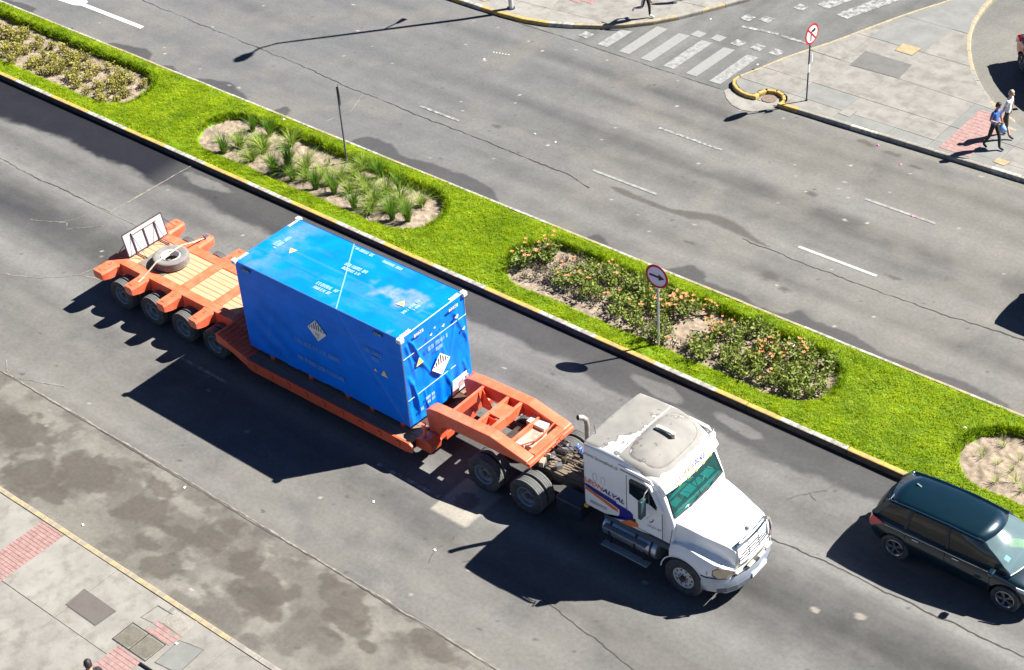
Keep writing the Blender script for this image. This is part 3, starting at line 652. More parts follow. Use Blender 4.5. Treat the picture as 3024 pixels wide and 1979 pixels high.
# bed soil
SOIL = pm('bed_soil', (.27, .215, .16), .95, var=.25, scale=5, bump=.8, bscale=25, grime=.6, gcol=(.13, .10, .075), gscale=4, gthr=.5)
for a, b in BEDS:
    def sz(x, y): return .03 + .09*fbm(x*1.6, y*1.6, 71) + .10*(fbm(x*5, y*5, 72)-.5) + .05*np.maximum(vnoise(x*11, y*11, 73)-.55, 0)*2
    o = link('bed_soil', grid_mesh('bed_soil', np.arange(a-.1, b+.1, .05), np.arange(BY-BR-.1, BY+BR+.12, .05), sz, keep=lambda x, y: bed_sdf(x, y) < .09), SOIL, median)
    o.location = -origin(median); smooth_me(o.data)
# grass blades: two triangles each
def blades(n, xr, yr, accept, zf, hmin, hmax, wmin, wmax, lean, rng):
    x = rng.uniform(*xr, n); y = rng.uniform(*yr, n); k = accept(x, y, rng); x, y = x[k], y[k]; n = len(x)
    z = zf(x, y)-.01; cl = np.clip(.5+1.5*(fbm(x*9, y*9, 81, 2)-.5), 0, 1); cl2 = fbm(x*1.2, y*1.2, 82)
    h = rng.uniform(hmin, hmax, n)*(.5+1.0*cl); wd = rng.uniform(wmin, wmax, n); t = rng.uniform(0, 2*PI, n)
    la = rng.normal(0, 1, n)*1.2 + 2*PI*fbm(x*1.7, y*1.7, 83)*2; ln = h*lean*rng.uniform(.2, 1.3, n)
    dx, dy = np.cos(t)*wd/2, np.sin(t)*wd/2; lx, ly = np.cos(la)*ln, np.sin(la)*ln
    V = np.empty((n, 5, 3))
    V[:, 0] = np.stack([x-dx, y-dy, z], 1); V[:, 1] = np.stack([x+dx, y+dy, z], 1)
    V[:, 2] = np.stack([x-dx*.8+lx*.4, y-dy*.8+ly*.4, z+h*.65], 1); V[:, 3] = np.stack([x+dx*.8+lx*.4, y+dy*.8+ly*.4, z+h*.65], 1)
    V[:, 4] = np.stack([x+lx, y+ly, z+h*np.clip(1-lean*.3, .4, 1)], 1)
    b = np.arange(n)*5; F = np.concatenate([np.stack([b, b+1, b+3], 1), np.stack([b, b+3, b+2], 1), np.stack([b+2, b+3, b+4], 1)])
    sh = np.clip(.50 + (cl2-.5)*1.0 + (cl-.5)*.6 + rng.normal(0, .13, n), 0, 1)
    dry = np.clip((gauss(y, 5.55, .22)+.5*gauss(y, 9.05, .15))*fbm(x*.9, y*.9, 84)*1.3-.3, 0, 1); sh = np.clip(sh+dry, 0, 1)
    return V.reshape(-1, 3), F, np.repeat(sh, 5)
GRASS = leaf_mat('grass_blade', (.13, .235, .003), (.40, .51, .010), 1.2, .45)
rng = np.random.default_rng(5)
def acc(x, y, r):
    s = bed_sdf(x, y); bare = fbm(x*1.3, y*2.0, 85)
    return (s > -.02) & (r.random(len(x)) < np.where(y < 5.85, np.clip((bare-.30)*6, .15, 1), 1))
V, F, sh = blades(600000, (-37, 23), (5.48, 9.12), acc, lawn_z, .045, .085, .010, .020, 1.3, rng)
grass = link('lawn_grass', np_mesh('lawn_grass', V, F, {'shade': sh}), GRASS)
set_props(grass, 'bright green lawn grass covering the median', 'grass', kind='stuff')
# longer fringe on the far rim of each bed
def acc2(x, y, r): s = bed_sdf(x, y); return (s > -.06) & (s < .14) & (y > 6.6) & (r.random(len(x)) < sstep(6.6, 7.6, y))
V, F, sh = blades(290000, (-34, 23), (6.5, 8.8), acc2, lambda x, y: np.maximum(lawn_z(x, y), .1), .13, .24, .010, .020, .7, rng)
fr = link('rim_grass', np_mesh('rim_grass', V, F, {'shade': sh*.8}), GRASS); set_props(fr, 'longer shaggy grass fringe along the far rims of the beds', 'grass', kind='stuff')

# ---- tussocks (bed 2 and 4): a few shared meshes
def tussock(n, h, spread, rng, wd=.016):
    V = []; F = []; S = []
    for i in range(n):
        a = rng.uniform(0, 2*PI); r0 = rng.uniform(0, .07); L = h*rng.uniform(.55, 1.15); sp = spread*rng.uniform(.15, 1.1); tw = a+PI/2+rng.normal(0, .3)
        w0 = wd*rng.uniform(.6, 1.2); b = len(V); s = np.clip(rng.normal(.5, .25), 0, 1)
        for k in range(4):
            u = k/3; rr = r0 + sp*L*u**1.6; zz = L*(u - .30*sp*u*u*1.6)
            c = np.array([math.cos(a)*rr, math.sin(a)*rr, max(zz, .02)]); ww = w0*(1-u*.85)/2; d = np.array([math.cos(tw), math.sin(tw), 0])*ww
            V += [c-d, c+d]; S += [s, s]
        for k in range(3): F.append((b+2*k, b+2*k+1, b+2*k+3, b+2*k+2))
    return np_mesh('tussock', np.array(V), np.array(F), {'shade': np.array(S)})
TG = leaf_mat('tussock_green', (.05, .15, .010), (.18, .30, .03), 4, .35); TP = leaf_mat('tussock_pale', (.13, .24, .025), (.38, .45, .085), 4, .35)
r_ = np.random.default_rng(3)
tus = {('g', k): tussock(170, .62, .5, r_, .02) for k in range(2)}; tus.update({('p', k): tussock(150, .55, 1.05, r_, .02) for k in range(3)}); tus.update({('s', k): tussock(26, .34, .9, r_, .012) for k in range(2)})
for (kk, i), me in tus.items(): me.materials.append(TG if kk == 'g' else TP)
TUFTS = [(-12.47, 6.36, 'g'), (-12.70, 7.94, 'g'), (-11.99, 8.07, 'g'), (-12.31, 6.96, 'p'), (-11.31, 6.54, 'p'), (-11.34, 7.17, 'p'), (-10.90, 8.02, 'p'), (-10.08, 6.41, 'g'), (-10.06, 7.06, 'g'), (-9.24, 6.45, 'g'), (-9.33, 7.13, 'p'), (-8.24, 6.51, 'g'), (-8.60, 7.20, 'p'), (-7.56, 6.67, 'g'), (-7.90, 7.36, 'p'), (-7.69, 7.82, 'p'), (-7.14, 7.57, 'p'), (-7.78, 8.30, 'p'), (-6.99, 8.2, 'g'), (-5.95, 8.07, 'g'), (-6.41, 6.40, 'g'), (-6.01, 6.91, 'p'), (-4.95, 6.61, 'g'), (-4.45, 6.80, 'g'), (-4.7, 7.76, 'p'), (-5.42, 7.50, 'p'), (-5.35, 7.0, 'p'), (-13.2, 6.75, 's'), (-6.71, 7.35, 'p'), (-9.81, 7.88, 's'), (-7.2, 7.0, 'p'), (-9.0, 7.9, 's'), (-8.4, 8.0, 's'), (-10.8, 6.9, 's'), (-6.1, 7.6, 'p'), (-5.0, 7.3, 'p'), (-8.1, 6.95, 'p'), (-8.9, 6.75, 'p'), (-9.7, 6.65, 'p'), (-11.8, 7.4, 'p'), (-5.8, 6.5, 'p'), (-6.6, 7.9, 's'), (-5.5, 8.1, 's'), (-10.4, 7.6, 's')]
for (x, y, k) in TUFTS:
    o = link('grass_tussock', tus[(k, random.randrange(2))], None); s = random.uniform(1.05, 1.4)
    o.location = (x, y, .085); o.rotation_euler = (0, 0, random.uniform(0, 6.28)); o.scale = (s, s, s*random.uniform(.9, 1.15))
    lab = {'g': 'upright dark green grass tussock in the bed around the dark pole', 'p': 'drooping pale green grass tussock in the bed around the dark pole', 's': 'sparse small grass tussock in the bed around the dark pole'}[k]
    set_props(o, lab, 'grass tussock', 'grass tussocks in the bed around the dark pole')
for (x, y) in ((15.53, 7.16), (15.93, 7.59), (15.35, 7.85), (15.82, 6.55), (16.21, 6.80), (16.49, 6.67), (15.94, 7.12), (16.7, 7.4), (17.1, 6.7), (16.4, 8.0), (15.1, 7.2), (17.6, 7.3)):
    o = link('grass_tussock', tus[('s', random.randrange(2))], None); o.location = (x, y, .085); s = random.uniform(.9, 1.3); o.rotation_euler = (0, 0, random.uniform(0, 6.28)); o.scale = (s, s, s)
    set_props(o, 'thin young grass tussock in the sandy bed beside the dark SUV', 'grass tussock', 'thin grass tussocks in the bed beside the SUV')

# ---- leafy bushes (bed 1 dry yellowish, bed 3 green with orange flowers)
def leaf_mesh(n, rad, h, size, rng, flat=.5):
    V = []; F = []; S = []
    st = [(rng.uniform(-.5, .5)*rad, rng.uniform(-.5, .5)*rad, rng.uniform(.7, 1.0)*h) for _ in range(7)]
    for i in range(n):
        sx, sy, sh_ = st[rng.integers(7)]; u = rng.random()**.7; a = rng.uniform(0, 2*PI); r = rad*.42*rng.random()**.5*(1.1-.5*u)
        c = np.array([sx*(.4+.9*u)+math.cos(a)*r, sy*(.4+.9*u)+math.sin(a)*r, sh_*u+.02])
        d = rng.normal(0, 1, 3); d[2] = abs(d[2])*flat+.1; d /= np.linalg.norm(d); s = np.cross(d, rng.normal(0, 1, 3)); s /= np.linalg.norm(s); L = size*rng.uniform(.6, 1.3)
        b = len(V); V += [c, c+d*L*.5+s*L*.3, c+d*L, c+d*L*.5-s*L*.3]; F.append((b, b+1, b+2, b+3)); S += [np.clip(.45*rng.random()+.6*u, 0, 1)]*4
    return np_mesh('foliage', np.array(V), np.array(F), {'shade': np.array(S)})
def stems_mesh(h, rad, rng, mat):
    m = MB()
    for i in range(8):
        a = rng.uniform(0, 2*PI); r = rad*rng.uniform(.3, .9); m.tube([(0, 0, 0), (math.cos(a)*r*.4, math.sin(a)*r*.4, h*.5), (math.cos(a)*r, math.sin(a)*r, h*rng.uniform(.6, .95))], [.008, .006, .003], 4)
    o = m.build('stems', mat); me = o.data; bpy.data.objects.remove(o); return me
def flower_mesh(n, rad, h, rng):
    V = []; F = []
    for i in range(n):
        a = rng.uniform(0, 2*PI); r = rad*rng.random()**.5; c = np.array([math.cos(a)*r, math.sin(a)*r, h*rng.uniform(.8, 1.12)])
        for k in range(6):
            t = 2*PI*k/6+rng.uniform(0, .5); L = .046*rng.uniform(.7, 1.3); d = np.array([math.cos(t), math.sin(t), .35]); s = np.array([-math.sin(t), math.cos(t), 0])*.45
            b = len(V); V += [c, c+(d+s)*L*.7, c+d*L*1.1, c+(d-s)*L*.7]; F.append((b, b+1, b+2, b+3))
    return np_mesh('flowers', np.array(V), np.array(F), {'shade': r_.random(len(V))})
STEM = pm('dry_stem', (.13, .10, .065), .9, var=.2)
LG = leaf_mat('bush_leaf', (.055, .095, .016), (.23, .285, .05), 6, .25); LD = leaf_mat('dry_leaf', (.12, .13, .025), (.42, .38, .09), 6, .3); LGR = leaf_mat('grey_leaf', (.055, .065, .03), (.20, .19, .11), 6, .25)
FL = leaf_mat('orange_petal', (.62, .20, .07), (.80, .38, .19), 8, .3)
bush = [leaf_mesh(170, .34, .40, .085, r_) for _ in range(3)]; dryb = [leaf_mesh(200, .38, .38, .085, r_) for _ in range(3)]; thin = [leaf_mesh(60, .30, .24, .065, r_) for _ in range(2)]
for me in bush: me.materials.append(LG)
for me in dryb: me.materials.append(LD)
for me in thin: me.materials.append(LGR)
stm = [stems_mesh(.36, .3, r_, STEM) for _ in range(2)]; flw = [flower_mesh(n, .25, .44, r_) for n in (3, 5, 8)]
for me in flw: me.materials.append(FL)
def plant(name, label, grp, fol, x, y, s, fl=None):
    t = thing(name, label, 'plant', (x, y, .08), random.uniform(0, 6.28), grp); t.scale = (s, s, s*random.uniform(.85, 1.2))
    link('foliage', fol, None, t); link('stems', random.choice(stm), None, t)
    if fl is not None: link('flowers', fl, None, t)['kind'] = 'stuff'
    return t
def scatter(x0, x1, y0, y1, dmin, n, rng, ok):
    P = []
    for _ in range(n*30):
        x, y = rng.uniform(x0, x1), rng.uniform(y0, y1)
        if ok(x, y) and all((x-a)**2+(y-b)**2 > dmin*dmin for a, b in P): P.append((x, y))
        if len(P) >= n: break
    return P
rs = np.random.default_rng(17)
ins = lambda x, y: bed_sdf(np.array([x]), np.array([y]))[0]
for (x, y) in scatter(-29, -18.1, 6.1, 8.1, .38, 84, rs, lambda x, y: ins(x, y) < -.22 and y < 7.95-.0*x and fbm(x*.9, y*.9, 91) > .36):
    plant('dry_bush', 'low yellowish green bush in the bed at the far left of the median', 'yellowish bushes in the leftmost bed', random.choice(dryb), x, y, rs.uniform(.75, 1.15))
for (x, y) in scatter(0.0, 10.4, 6.25, 8.2, .32, 160, rs, lambda x, y: ins(x, y) < -.25 and not (x < 4.4 and y < 6.6) and fbm(x*.8+3, y*.8, 92) > .28):
    left = x < 1.6 or (y < 6.9 and x < 6.5 and rs.random() < .75)
    if left and rs.random() < .8:
        plant('flowering_bush', 'sparse greyish bush in the orange-flower bed behind the arrow sign', 'sparse bushes in the orange-flower bed', random.choice(thin), x, y, rs.uniform(.8, 1.2), flw[0] if rs.random() < .15 else None)
    else:
        p = rs.random(); many = (x > 4.5 and y > 7.0)
        f = (flw[2] if p < .13 else flw[1] if p < .30 else None) if many else (flw[0] if p < .25 else None)
        plant('flowering_bush', 'leafy green bush with orange flowers in the bed behind the arrow sign' if f else 'leafy green bush without flowers in the bed behind the arrow sign', 'green bushes in the orange-flower bed', random.choice(bush), x, y, rs.uniform(.85, 1.35), f)
# scraps of litter on lawn and soil
WL = pm('white_litter', (.75, .75, .72), .7, var=.1)
for i, (x, y, z, s, lab) in enumerate(((8.95, 7.9, .5, .09, 'white scrap caught on the orange-flower bushes'), (14.3, 7.75, .29, .04, 'tiny white scrap on the lawn near the sandy bed'), (-12.1, 8.85, .3, .06, 'small white scrap on the lawn rim beside the tussock bed'))):
    m = MB(); m.add([(x-s, y-s*.6, z), (x+s*.8, y-s*.5, z+.02), (x+s, y+s*.7, z), (x-s*.7, y+s*.6, z+.03), (x, y, z+s*.7)], [(0, 1, 4), (1, 2, 4), (2, 3, 4), (3, 0, 4), (0, 3, 2, 1)]); set_props(m.build('litter_scrap', WL), lab, 'litter')
# ================================================================== VEHICLES: shared pieces
RUB = pm('tyre_rubber', (.030, .030, .031), .75, var=.3, scale=12, bump=.15, bscale=30, grime=.7, gcol=(.075, .072, .066), gscale=5, gthr=.48)
RUBD = pm('tyre_tread_dusty', (.105, .108, .105), .85, var=.25, scale=20, bump=.3, bscale=50)
STEEL = pm('rim_steel', (.17, .20, .23), .5, metal=.3, var=.2, scale=8, grime=.5, gcol=(.08, .085, .09))
WRIM = pm('white_rim', (.55, .55, .52), .5, var=.15, scale=10, grime=.5, gcol=(.25, .22, .18))
HUBM = pm('hub_iron', (.09, .06, .055), .6, metal=.3, var=.3, scale=10)
BLK = pm('black_plastic', (.018, .018, .02), .45, var=.2)
CHR = pm('chrome', (.85, .87, .90), .2, metal=1.0, var=.04)
ALU = pm('aluminium', (.42, .46, .50), .35, metal=.85, var=.12, scale=5)
DIRT = pm('greasy_iron', (.11, .09, .065), .75, metal=.2, var=.4, scale=9, bump=.4, bscale=30)
def tyre_profile(R, wd, rr):
    h = wd/2; g = .012
    return [(rr, -h*.72), (rr+.02, -h*.86), (R*.80, -h), (R*.94, -h*.97), (R-.012, -h*.88), (R, -h*.78), (R, -h*.45), (R-g, -h*.43), (R-g, -h*.36), (R, -h*.34), (R, -h*.04), (R-g, -h*.03), (R-g, h*.03), (R, h*.04), (R, h*.34), (R-g, h*.36), (R-g, h*.43), (R, h*.45), (R, h*.78), (R-.012, h*.88), (R*.94, h*.97), (R*.80, h), (rr+.02, h*.86), (rr, h*.72)]
def make_tyre(name, R, wd, rr, axis='y', n=40):
    m = MB(); pr = tyre_profile(R, wd, rr); m.lathe(pr, (0, 0, 0), axis, n)
    o = m.build(name, [RUB, RUBD], None, smooth=.6); me = o.data; bpy.data.objects.remove(o)
    for p in me.polygons:
        c = [me.vertices[i].co for i in p.vertices]
        if min((math.hypot(v.x, v.z) if axis == 'y' else math.hypot(v.x, v.y)) for v in c) > R-.014: p.material_index = 1
    return me
def truck_rim(wd, rr, out, kind):
    """rim seen from -y (out=-1) or +y; kind 'dish' (recessed dual), 'front' (convex disc with holes)"""
    m = MB(); s = out; h = wd*.36
    if kind == 'dish':
        m.lathe([(rr, s*h*1.05), (rr-.012, s*(h*1.1)), (rr-.035, s*h*.9), (rr-.06, s*h*.2), (rr*.55, s*h*-.45), (rr*.42, s*h*-.5), (rr*.40, s*h*.1), (rr*.30, s*h*.3), (.001, s*h*.32), (.001, -s*h), (rr, -s*h)], (0, 0, 0), 'y', 28)
    else:
        m.lathe([(rr, s*h*1.0), (rr-.015, s*(h*1.05)), (rr-.04, s*h*.75), (rr*.80, s*h*.72), (rr*.60, s*h*.95), (rr*.5, s*h*1.0), (rr*.42, s*h*1.0), (.001, s*h*1.02), (.001, -s*h), (rr, -s*h)], (0, 0, 0), 'y', 30)
    return m
def truck_wheel_mesh():
    out = {}
    for k in ('dish', 'front'):
        for s in (-1, 1):
            m = truck_rim(.27, .30, s, k); o = m.build('rim', WRIM if k == 'front' else STEEL, smooth=.5); out[(k, s)] = o.data; bpy.data.objects.remove(o)
            m = MB(); h = .27*.36
            if k == 'dish':
                m.cyl((0, s*h*-.3, 0), (0, s*h*.6, 0), .095, .085, 16); m.cyl((0, s*h*.6, 0), (0, s*h*.75, 0), .06, .05, 12)
                for i in range(10): a = 2*PI*i/10; m.cyl((.14*math.cos(a), s*-h*.45, .14*math.sin(a)), (.14*math.cos(a), s*h*.0, .14*math.sin(a)), .014, .014, 6)
                o = m.build('hub', HUBM)
            else:
                for i in range(10): a = 2*PI*i/10+.3; m.cyl((.225*math.cos(a), s*h*.70, .225*math.sin(a)), (.225*math.cos(a), s*h*.86, .225*math.sin(a)), .028, .028, 10)
                m.cyl((0, s*h*.9, 0), (0, s*h*1.75, 0), .085, .07, 16)
                for i in range(10): a = 2*PI*i/10; m.cyl((.125*math.cos(a), s*h*.9, .125*math.sin(a)), (.125*math.cos(a), s*h*1.25, .125*math.sin(a)), .014, .014, 6)
                o = m.build('hub', HUBM)
            out[('hub', k, s)] = o.data; bpy.data.objects.remove(o)
    return out
TW = truck_wheel_mesh(); TT = make_tyre('tyre', .525, .27, .30); TT2 = make_tyre('tyre', .50, .25, .285)
def truck_wheel(parent, x, y, R, side, kind, rot=0.0, hub=True):
    w_ = link('wheel', TW[(kind, side)], None, parent); w_.location = Vector((x, y, R)) - origin(parent); w_.rotation_euler = (0, rot, 0)
    link('tyre', TT if R > .51 else TT2, None, w_)
    if hub: link('hub', TW[('hub', kind, side)], None, w_)['kind'] = 'stuff'
    if R <= .51: w_.scale = (.955, 1, .955)
    return w_

# ================================================================== LOWBED TRAILER
ORG = pm('trailer_orange', (.80, .130, .055), .5, var=.1, scale=2.5, bump=.1, bscale=20, grime=.5, gcol=(.76, .22, .13), gscale=2.5, gthr=.52, coat=.1)
ORG2 = pm('trailer_orange_deep', (.66, .10, .035), .5, var=.15, scale=3, grime=.5, gcol=(.30, .07, .04), gscale=3, gthr=.56)
WOODP = pm('timber_pale', (.64, .31, .175), .8, var=.22, scale=5, bump=.3, bscale=25, stretch=(.25, 6, 6), grime=.3, gcol=(.42, .24, .14), gscale=3)
WOODB = pm('timber_dark', (.24, .16, .115), .85, var=.3, scale=5, bump=.3, bscale=25, stretch=(.25, 6, 6))
trailer = thing('lowbed_trailer', 'long orange lowbed trailer with four wheel rows and open gooseneck', 'trailer', (-3, 0, 0))
T = trailer
ZR = 1.23                                                    # rear platform height
for s in (-1, 1):                                            # longitudinal box rails of the rear platform
    m = MB(); m.prism([(-9.42, ZR-.42), (-9.42, ZR), (-4.05, ZR), (-3.98, ZR-.03), (-3.98, ZR-.46), (-9.0, ZR-.46)], 'y', s*.66, s*.97); m.build('platform_rail', ORG, T, bevel=.012)
BX = (-9.14, -7.76, -6.34, -4.96)
for i, bx in enumerate(BX):
    for s in (-1, 1):                                        # tapered outrigger ends
        wd = .19 if i else .24
        m = MB(); secs = []
        for (yy, zb, wx) in ((.972, ZR-.42, wd*1.25), (1.10, ZR-.40, wd), (1.38, ZR-.36, wd), (1.60, ZR-.30, wd*.92), (1.64, ZR-.27, wd*.85)):
            secs.append([(bx-wx, s*yy, ZR-.07), (bx-wx*.8, s*yy, ZR-.002), (bx+wx*.8, s*yy, ZR-.002), (bx+wx, s*yy, ZR-.07), (bx+wx*.92, s*yy, zb+.03), (bx+wx*.5, s*yy, zb), (bx-wx*.5, s*yy, zb), (bx-wx*.92, s*yy, zb+.03)])
        m.loft(secs, closed=True); o = m.build('outrigger_beam', ORG, T, smooth=.4)
        m = MB()
        for k in (-1, 0, 1): m.box(bx+k*.045-.014, bx+k*.045+.014, s*1.52-.02, s*1.52+.02, ZR-.001, ZR+.004)
        m.build('slot', BLK, o)
        m = MB(); m.lathe([(.05, -.008), (.062, 0), (.05, .008), (.040, 0)], (bx+.02, s*1.15, ZR+.006), 'z', 14); m.build('lashing_ring', DIRT, o)
    m = MB(); m.box(bx-.17, bx+.17, -.658, .658, ZR-.3, ZR+.004); m.build('cross_beam', ORG, T, bevel=.01)
m = MB(); m.box(-4.10, -3.99, -.658, .658, ZR-.3, ZR+.003); m.build('cross_beam', ORG, T)
m = MB(); m.box(-9.52, -9.42, -1.25, 1.25, ZR-.50, ZR-.12); m.build('rear_bumper', ORG2, T, bevel=.012)
for s in (-1, 1):
    m = MB(); m.box(-9.545, -9.52, s*.95-.2, s*.95+.2, ZR-.40, ZR-.24); m.build('tail_lamp', pm('red_lens', (.45, .02, .015), .25, var=.1), T)
for x0, x1 in ((-8.96, -7.94), (-7.58, -6.52), (-6.16, -5.14), (-4.78, -4.11)):
    n = 7; yy = -.655
    for k in range(n):
        ww = 1.31/n; m = MB(); z = ZR-.022+random.uniform(-.004, .004)
        m.box(x0, x1, yy+.005+random.uniform(0, .004), yy+ww-.005, ZR-.08, z); m.build('plank', WOODP, T, bevel=.004, seg=1); yy += ww
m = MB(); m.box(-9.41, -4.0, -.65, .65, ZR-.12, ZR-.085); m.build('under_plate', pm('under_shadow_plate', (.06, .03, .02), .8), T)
for xc in (-8.46, -7.09, -5.72, -4.38):                       # wheels and axles
    m = MB(); m.cyl((xc, -1.2, .5), (xc, 1.2, .5), .075, n=12); m.build('axle', DIRT, T)
    for s in (-1, 1):
        truck_wheel(T, xc, s*1.345, .50, s, 'dish', random.uniform(0, 6)); truck_wheel(T, xc, s*1.075, .50, s, 'dish', random.uniform(0, 6), hub=False)
# ramp down to the low deck, with grip bars
ZD = .80
R0, R1 = (-3.98, ZR), (-2.80, ZD)
m = MB(); m.prism([R0, R1, (R1[0], ZD-.12), (R0[0], ZR-.32)], 'y', -.968, .968); m.build('ramp_plate', ORG, T)
for s in (-1, 1):
    m = MB(); m.prism([(-4.02, ZR-.07), (-3.98, ZR-.045), (-2.80, ZD+.0), (-2.80, ZD-.30), (-3.45, ZD-.02), (-4.02, ZR-.36)], 'y', s*.972, s*1.62); m.build('ramp_wing', ORG, T, bevel=.01)
for k in range(8):
    u = (k+.6)/8.4; xx = R0[0]+(R1[0]-R0[0])*u; zz = R0[1]+(R1[1]-R0[1])*u
    m = MB(); m.bar((xx, -1.58, zz+.006), (xx, -.98, zz+.006), .04, .035); m.bar((xx, .98, zz+.006), (xx, 1.58, zz+.006), .04, .035); m.bar((xx, -.96, zz+.012), (xx, .96, zz+.012), .04, .03); m.build('grip_bar', ORG2, T)
# low deck
for s in (-1, 1):
    m = MB(); m.prism([(-2.80, ZD-.30), (-2.80, ZD+.01), (3.32, ZD+.01), (3.42, ZD-.05), (3.42, ZD-.26), (3.2, ZD-.32), (-2.5, ZD-.34)], 'y', s*1.57, s*1.64); m.build('side_rail', ORG2, T, bevel=.008)
    m = MB(); m.prism([(-2.7, ZD-.30), (-2.7, ZD-.05), (3.3, ZD-.05), (3.3, ZD-.30)], 'y', s*.75, s*.95); m.build('deck_beam', ORG2, T)
    yy = 1.565
    for k in range(5):
        w_ = .16; x0 = -2.79
        for seg in ((-2.79, .3), (.31, 3.30)):
            m = MB(); m.box(seg[0], seg[1], s*yy-(w_-.008 if s > 0 else 0), s*yy+(0 if s > 0 else w_-.008), ZD-.06, ZD-.01+random.uniform(-.004, .004)); m.build('deck_plank', WOODB, T, bevel=.004, seg=1)
        yy -= w_
for s in (-1, 1):
    for k in range(9):
        xx = -2.5+.68*k; m = MB(); m.box(xx-.06, xx+.06, s*1.642, s*1.675, ZD-.22, ZD-.06); m.build('stake_pocket', ORG2, T, bevel=.006, seg=1)
m = MB(); m.box(-2.79, 3.3, -.76, .76, ZD-.08, ZD-.02); m.build('deck_plate', pm('deck_steel', (.08, .035, .025), .7, var=.3, scale=4), T)
for xx in (-2.2, -.7, .7, 1.6, 2.7):
    m = MB(); m.box(xx-.07, xx+.07, -1.20, 1.20, ZD-.009, .938); m.build('cargo_support', ORG2, T, bevel=.006)
# gooseneck: neck plates rising from the deck, two top beams, cross members
for s in (-1, 1):
    m = MB(); m.prism([(3.42, ZD-.34), (3.42, ZD+.05), (3.34, 1.48), (3.50, 1.60), (3.78, 1.64), (5.55, 1.70), (6.72, 1.44), (6.72, 1.30), (5.6, 1.28), (4.1, 1.24), (3.84, 1.10), (3.76, .62), (3.62, .46)], 'y', s*.60, s*.92); m.build('neck_beam', ORG, T, bevel=.02)
    m = MB(); m.prism([(3.28, ZD-.30), (3.28, ZD-.02), (3.7, ZD+.08), (3.86, ZD-.05), (3.8, ZD-.3)], 'y', s*.93, s*1.35); m.build('deck_shoulder', ORG2, T, bevel=.02)
    m = MB(); m.cyl((3.48, s*1.18, ZD-.1), (3.48, s*1.18, 1.22), .045, n=10); m.cyl((3.48, s*1.18, 1.2), (3.48, s*1.18, 1.27), .065, n=10); m.build('stake_post', ORG, T)
def cross(x, w_, z0, z1, name='cross_member', mat=ORG): MB().box(x-w_/2, x+w_/2, -.598, .598, z0, z1).build(name, mat, T, bevel=.008)
m = MB(); m.prism([(3.44, .42), (3.44, .62), (3.7, .62), (3.7, .42)], 'y', -.598, .598); m.build('neck_floor', ORG2, T)
m = MB(); m.add([(4.02, -.598, 1.62), (4.10, -.598, 1.62), (4.10, .598, 1.62), (4.02, .598, 1.62), (4.0, -.598, 1.28), (4.05, -.598, 1.28), (4.05, .598, 1.28), (4.0, .598, 1.28)], [(0, 1, 2, 3), (0, 4, 5, 1), (1, 5, 6, 2), (2, 6, 7, 3), (3, 7, 4, 0), (4, 7, 6, 5)]); m.build('cross_member', ORG, T)
m = MB(); m.add([(4.1, .35, 1.60), (4.1, .50, 1.60), (4.55, .42, 1.05), (4.12, .42, 1.05)], [(0, 1, 2, 3)]); m.build('brace_plate', ORG, T, thick=.02)
cross(4.90, .09, 1.36, 1.66); cross(5.34, .09, 1.36, 1.68); cross(5.94, .06, 1.30, 1.52); cross(6.62, .22, 1.30, 1.47, 'front_plate')
m = MB(); m.prism([(4.86, -.05), (4.9, -.2), (5.34, -.2), (5.40, -.05), (5.40, .25), (5.34, .33), (4.9, .33), (4.86, .25)], 'z', 1.60, 1.665); m.build('gusset_plate', ORG, T)
m = MB(); m.add([(4.95, .1, 1.6), (5.3, .1, 1.6), (5.3, .1, 1.2), (4.95, .1, 1.2)], [(0, 1, 2, 3)]); m.add([(4.95, -.25, 1.6), (5.3, -.25, 1.6), (5.3, -.25, 1.3), (4.95, -.25, 1.3)], [(0, 1, 2, 3)]); m.build('web_plate', ORG, T, thick=.02)
m = MB(); m.box(6.72, 6.80, -.9, .9, 1.25, 1.38); m.build('nose_beam', ORG, T, bevel=.02)
LIDM = pm('pale_box_lid', (.62, .50, .42), .6, var=.12, scale=4, grime=.5, gcol=(.4, .28, .2))
m = MB(); m.box(5.72, 6.30, .30, .80, 1.18, 1.46); o = m.build('tool_box', LIDM, T, bevel=.015); o.rotation_euler = (0, 0, 0)
m = MB(); m.box(5.9, 6.45, -.35, .28, 1.20, 1.36); m.build('tool_box', pm('dusty_plate', (.42, .33, .26), .7, var=.3, scale=4, grime=.6, gcol=(.16, .12, .1)), T, bevel=.015)
m = MB(); m.tube([(6.4, .72, 1.46), (6.42, .55, 1.52), (6.45, .2, 1.50), (6.4, -.2, 1.46), (6.2, -.5, 1.44)], .022, 6); m.build('air_hose', ORG2, T)
m = MB(); m.box(6.0, 6.22, -.48, -.28, 1.2, 1.42); m.build('valve_box', LIDM, T, bevel=.01)
m = MB(); m.box(5.3, 5.55, -.45, -.25, .9, 1.05); m.build('air_tank', pm('pale_tank', (.45, .45, .42), .5), T, bevel=.04)
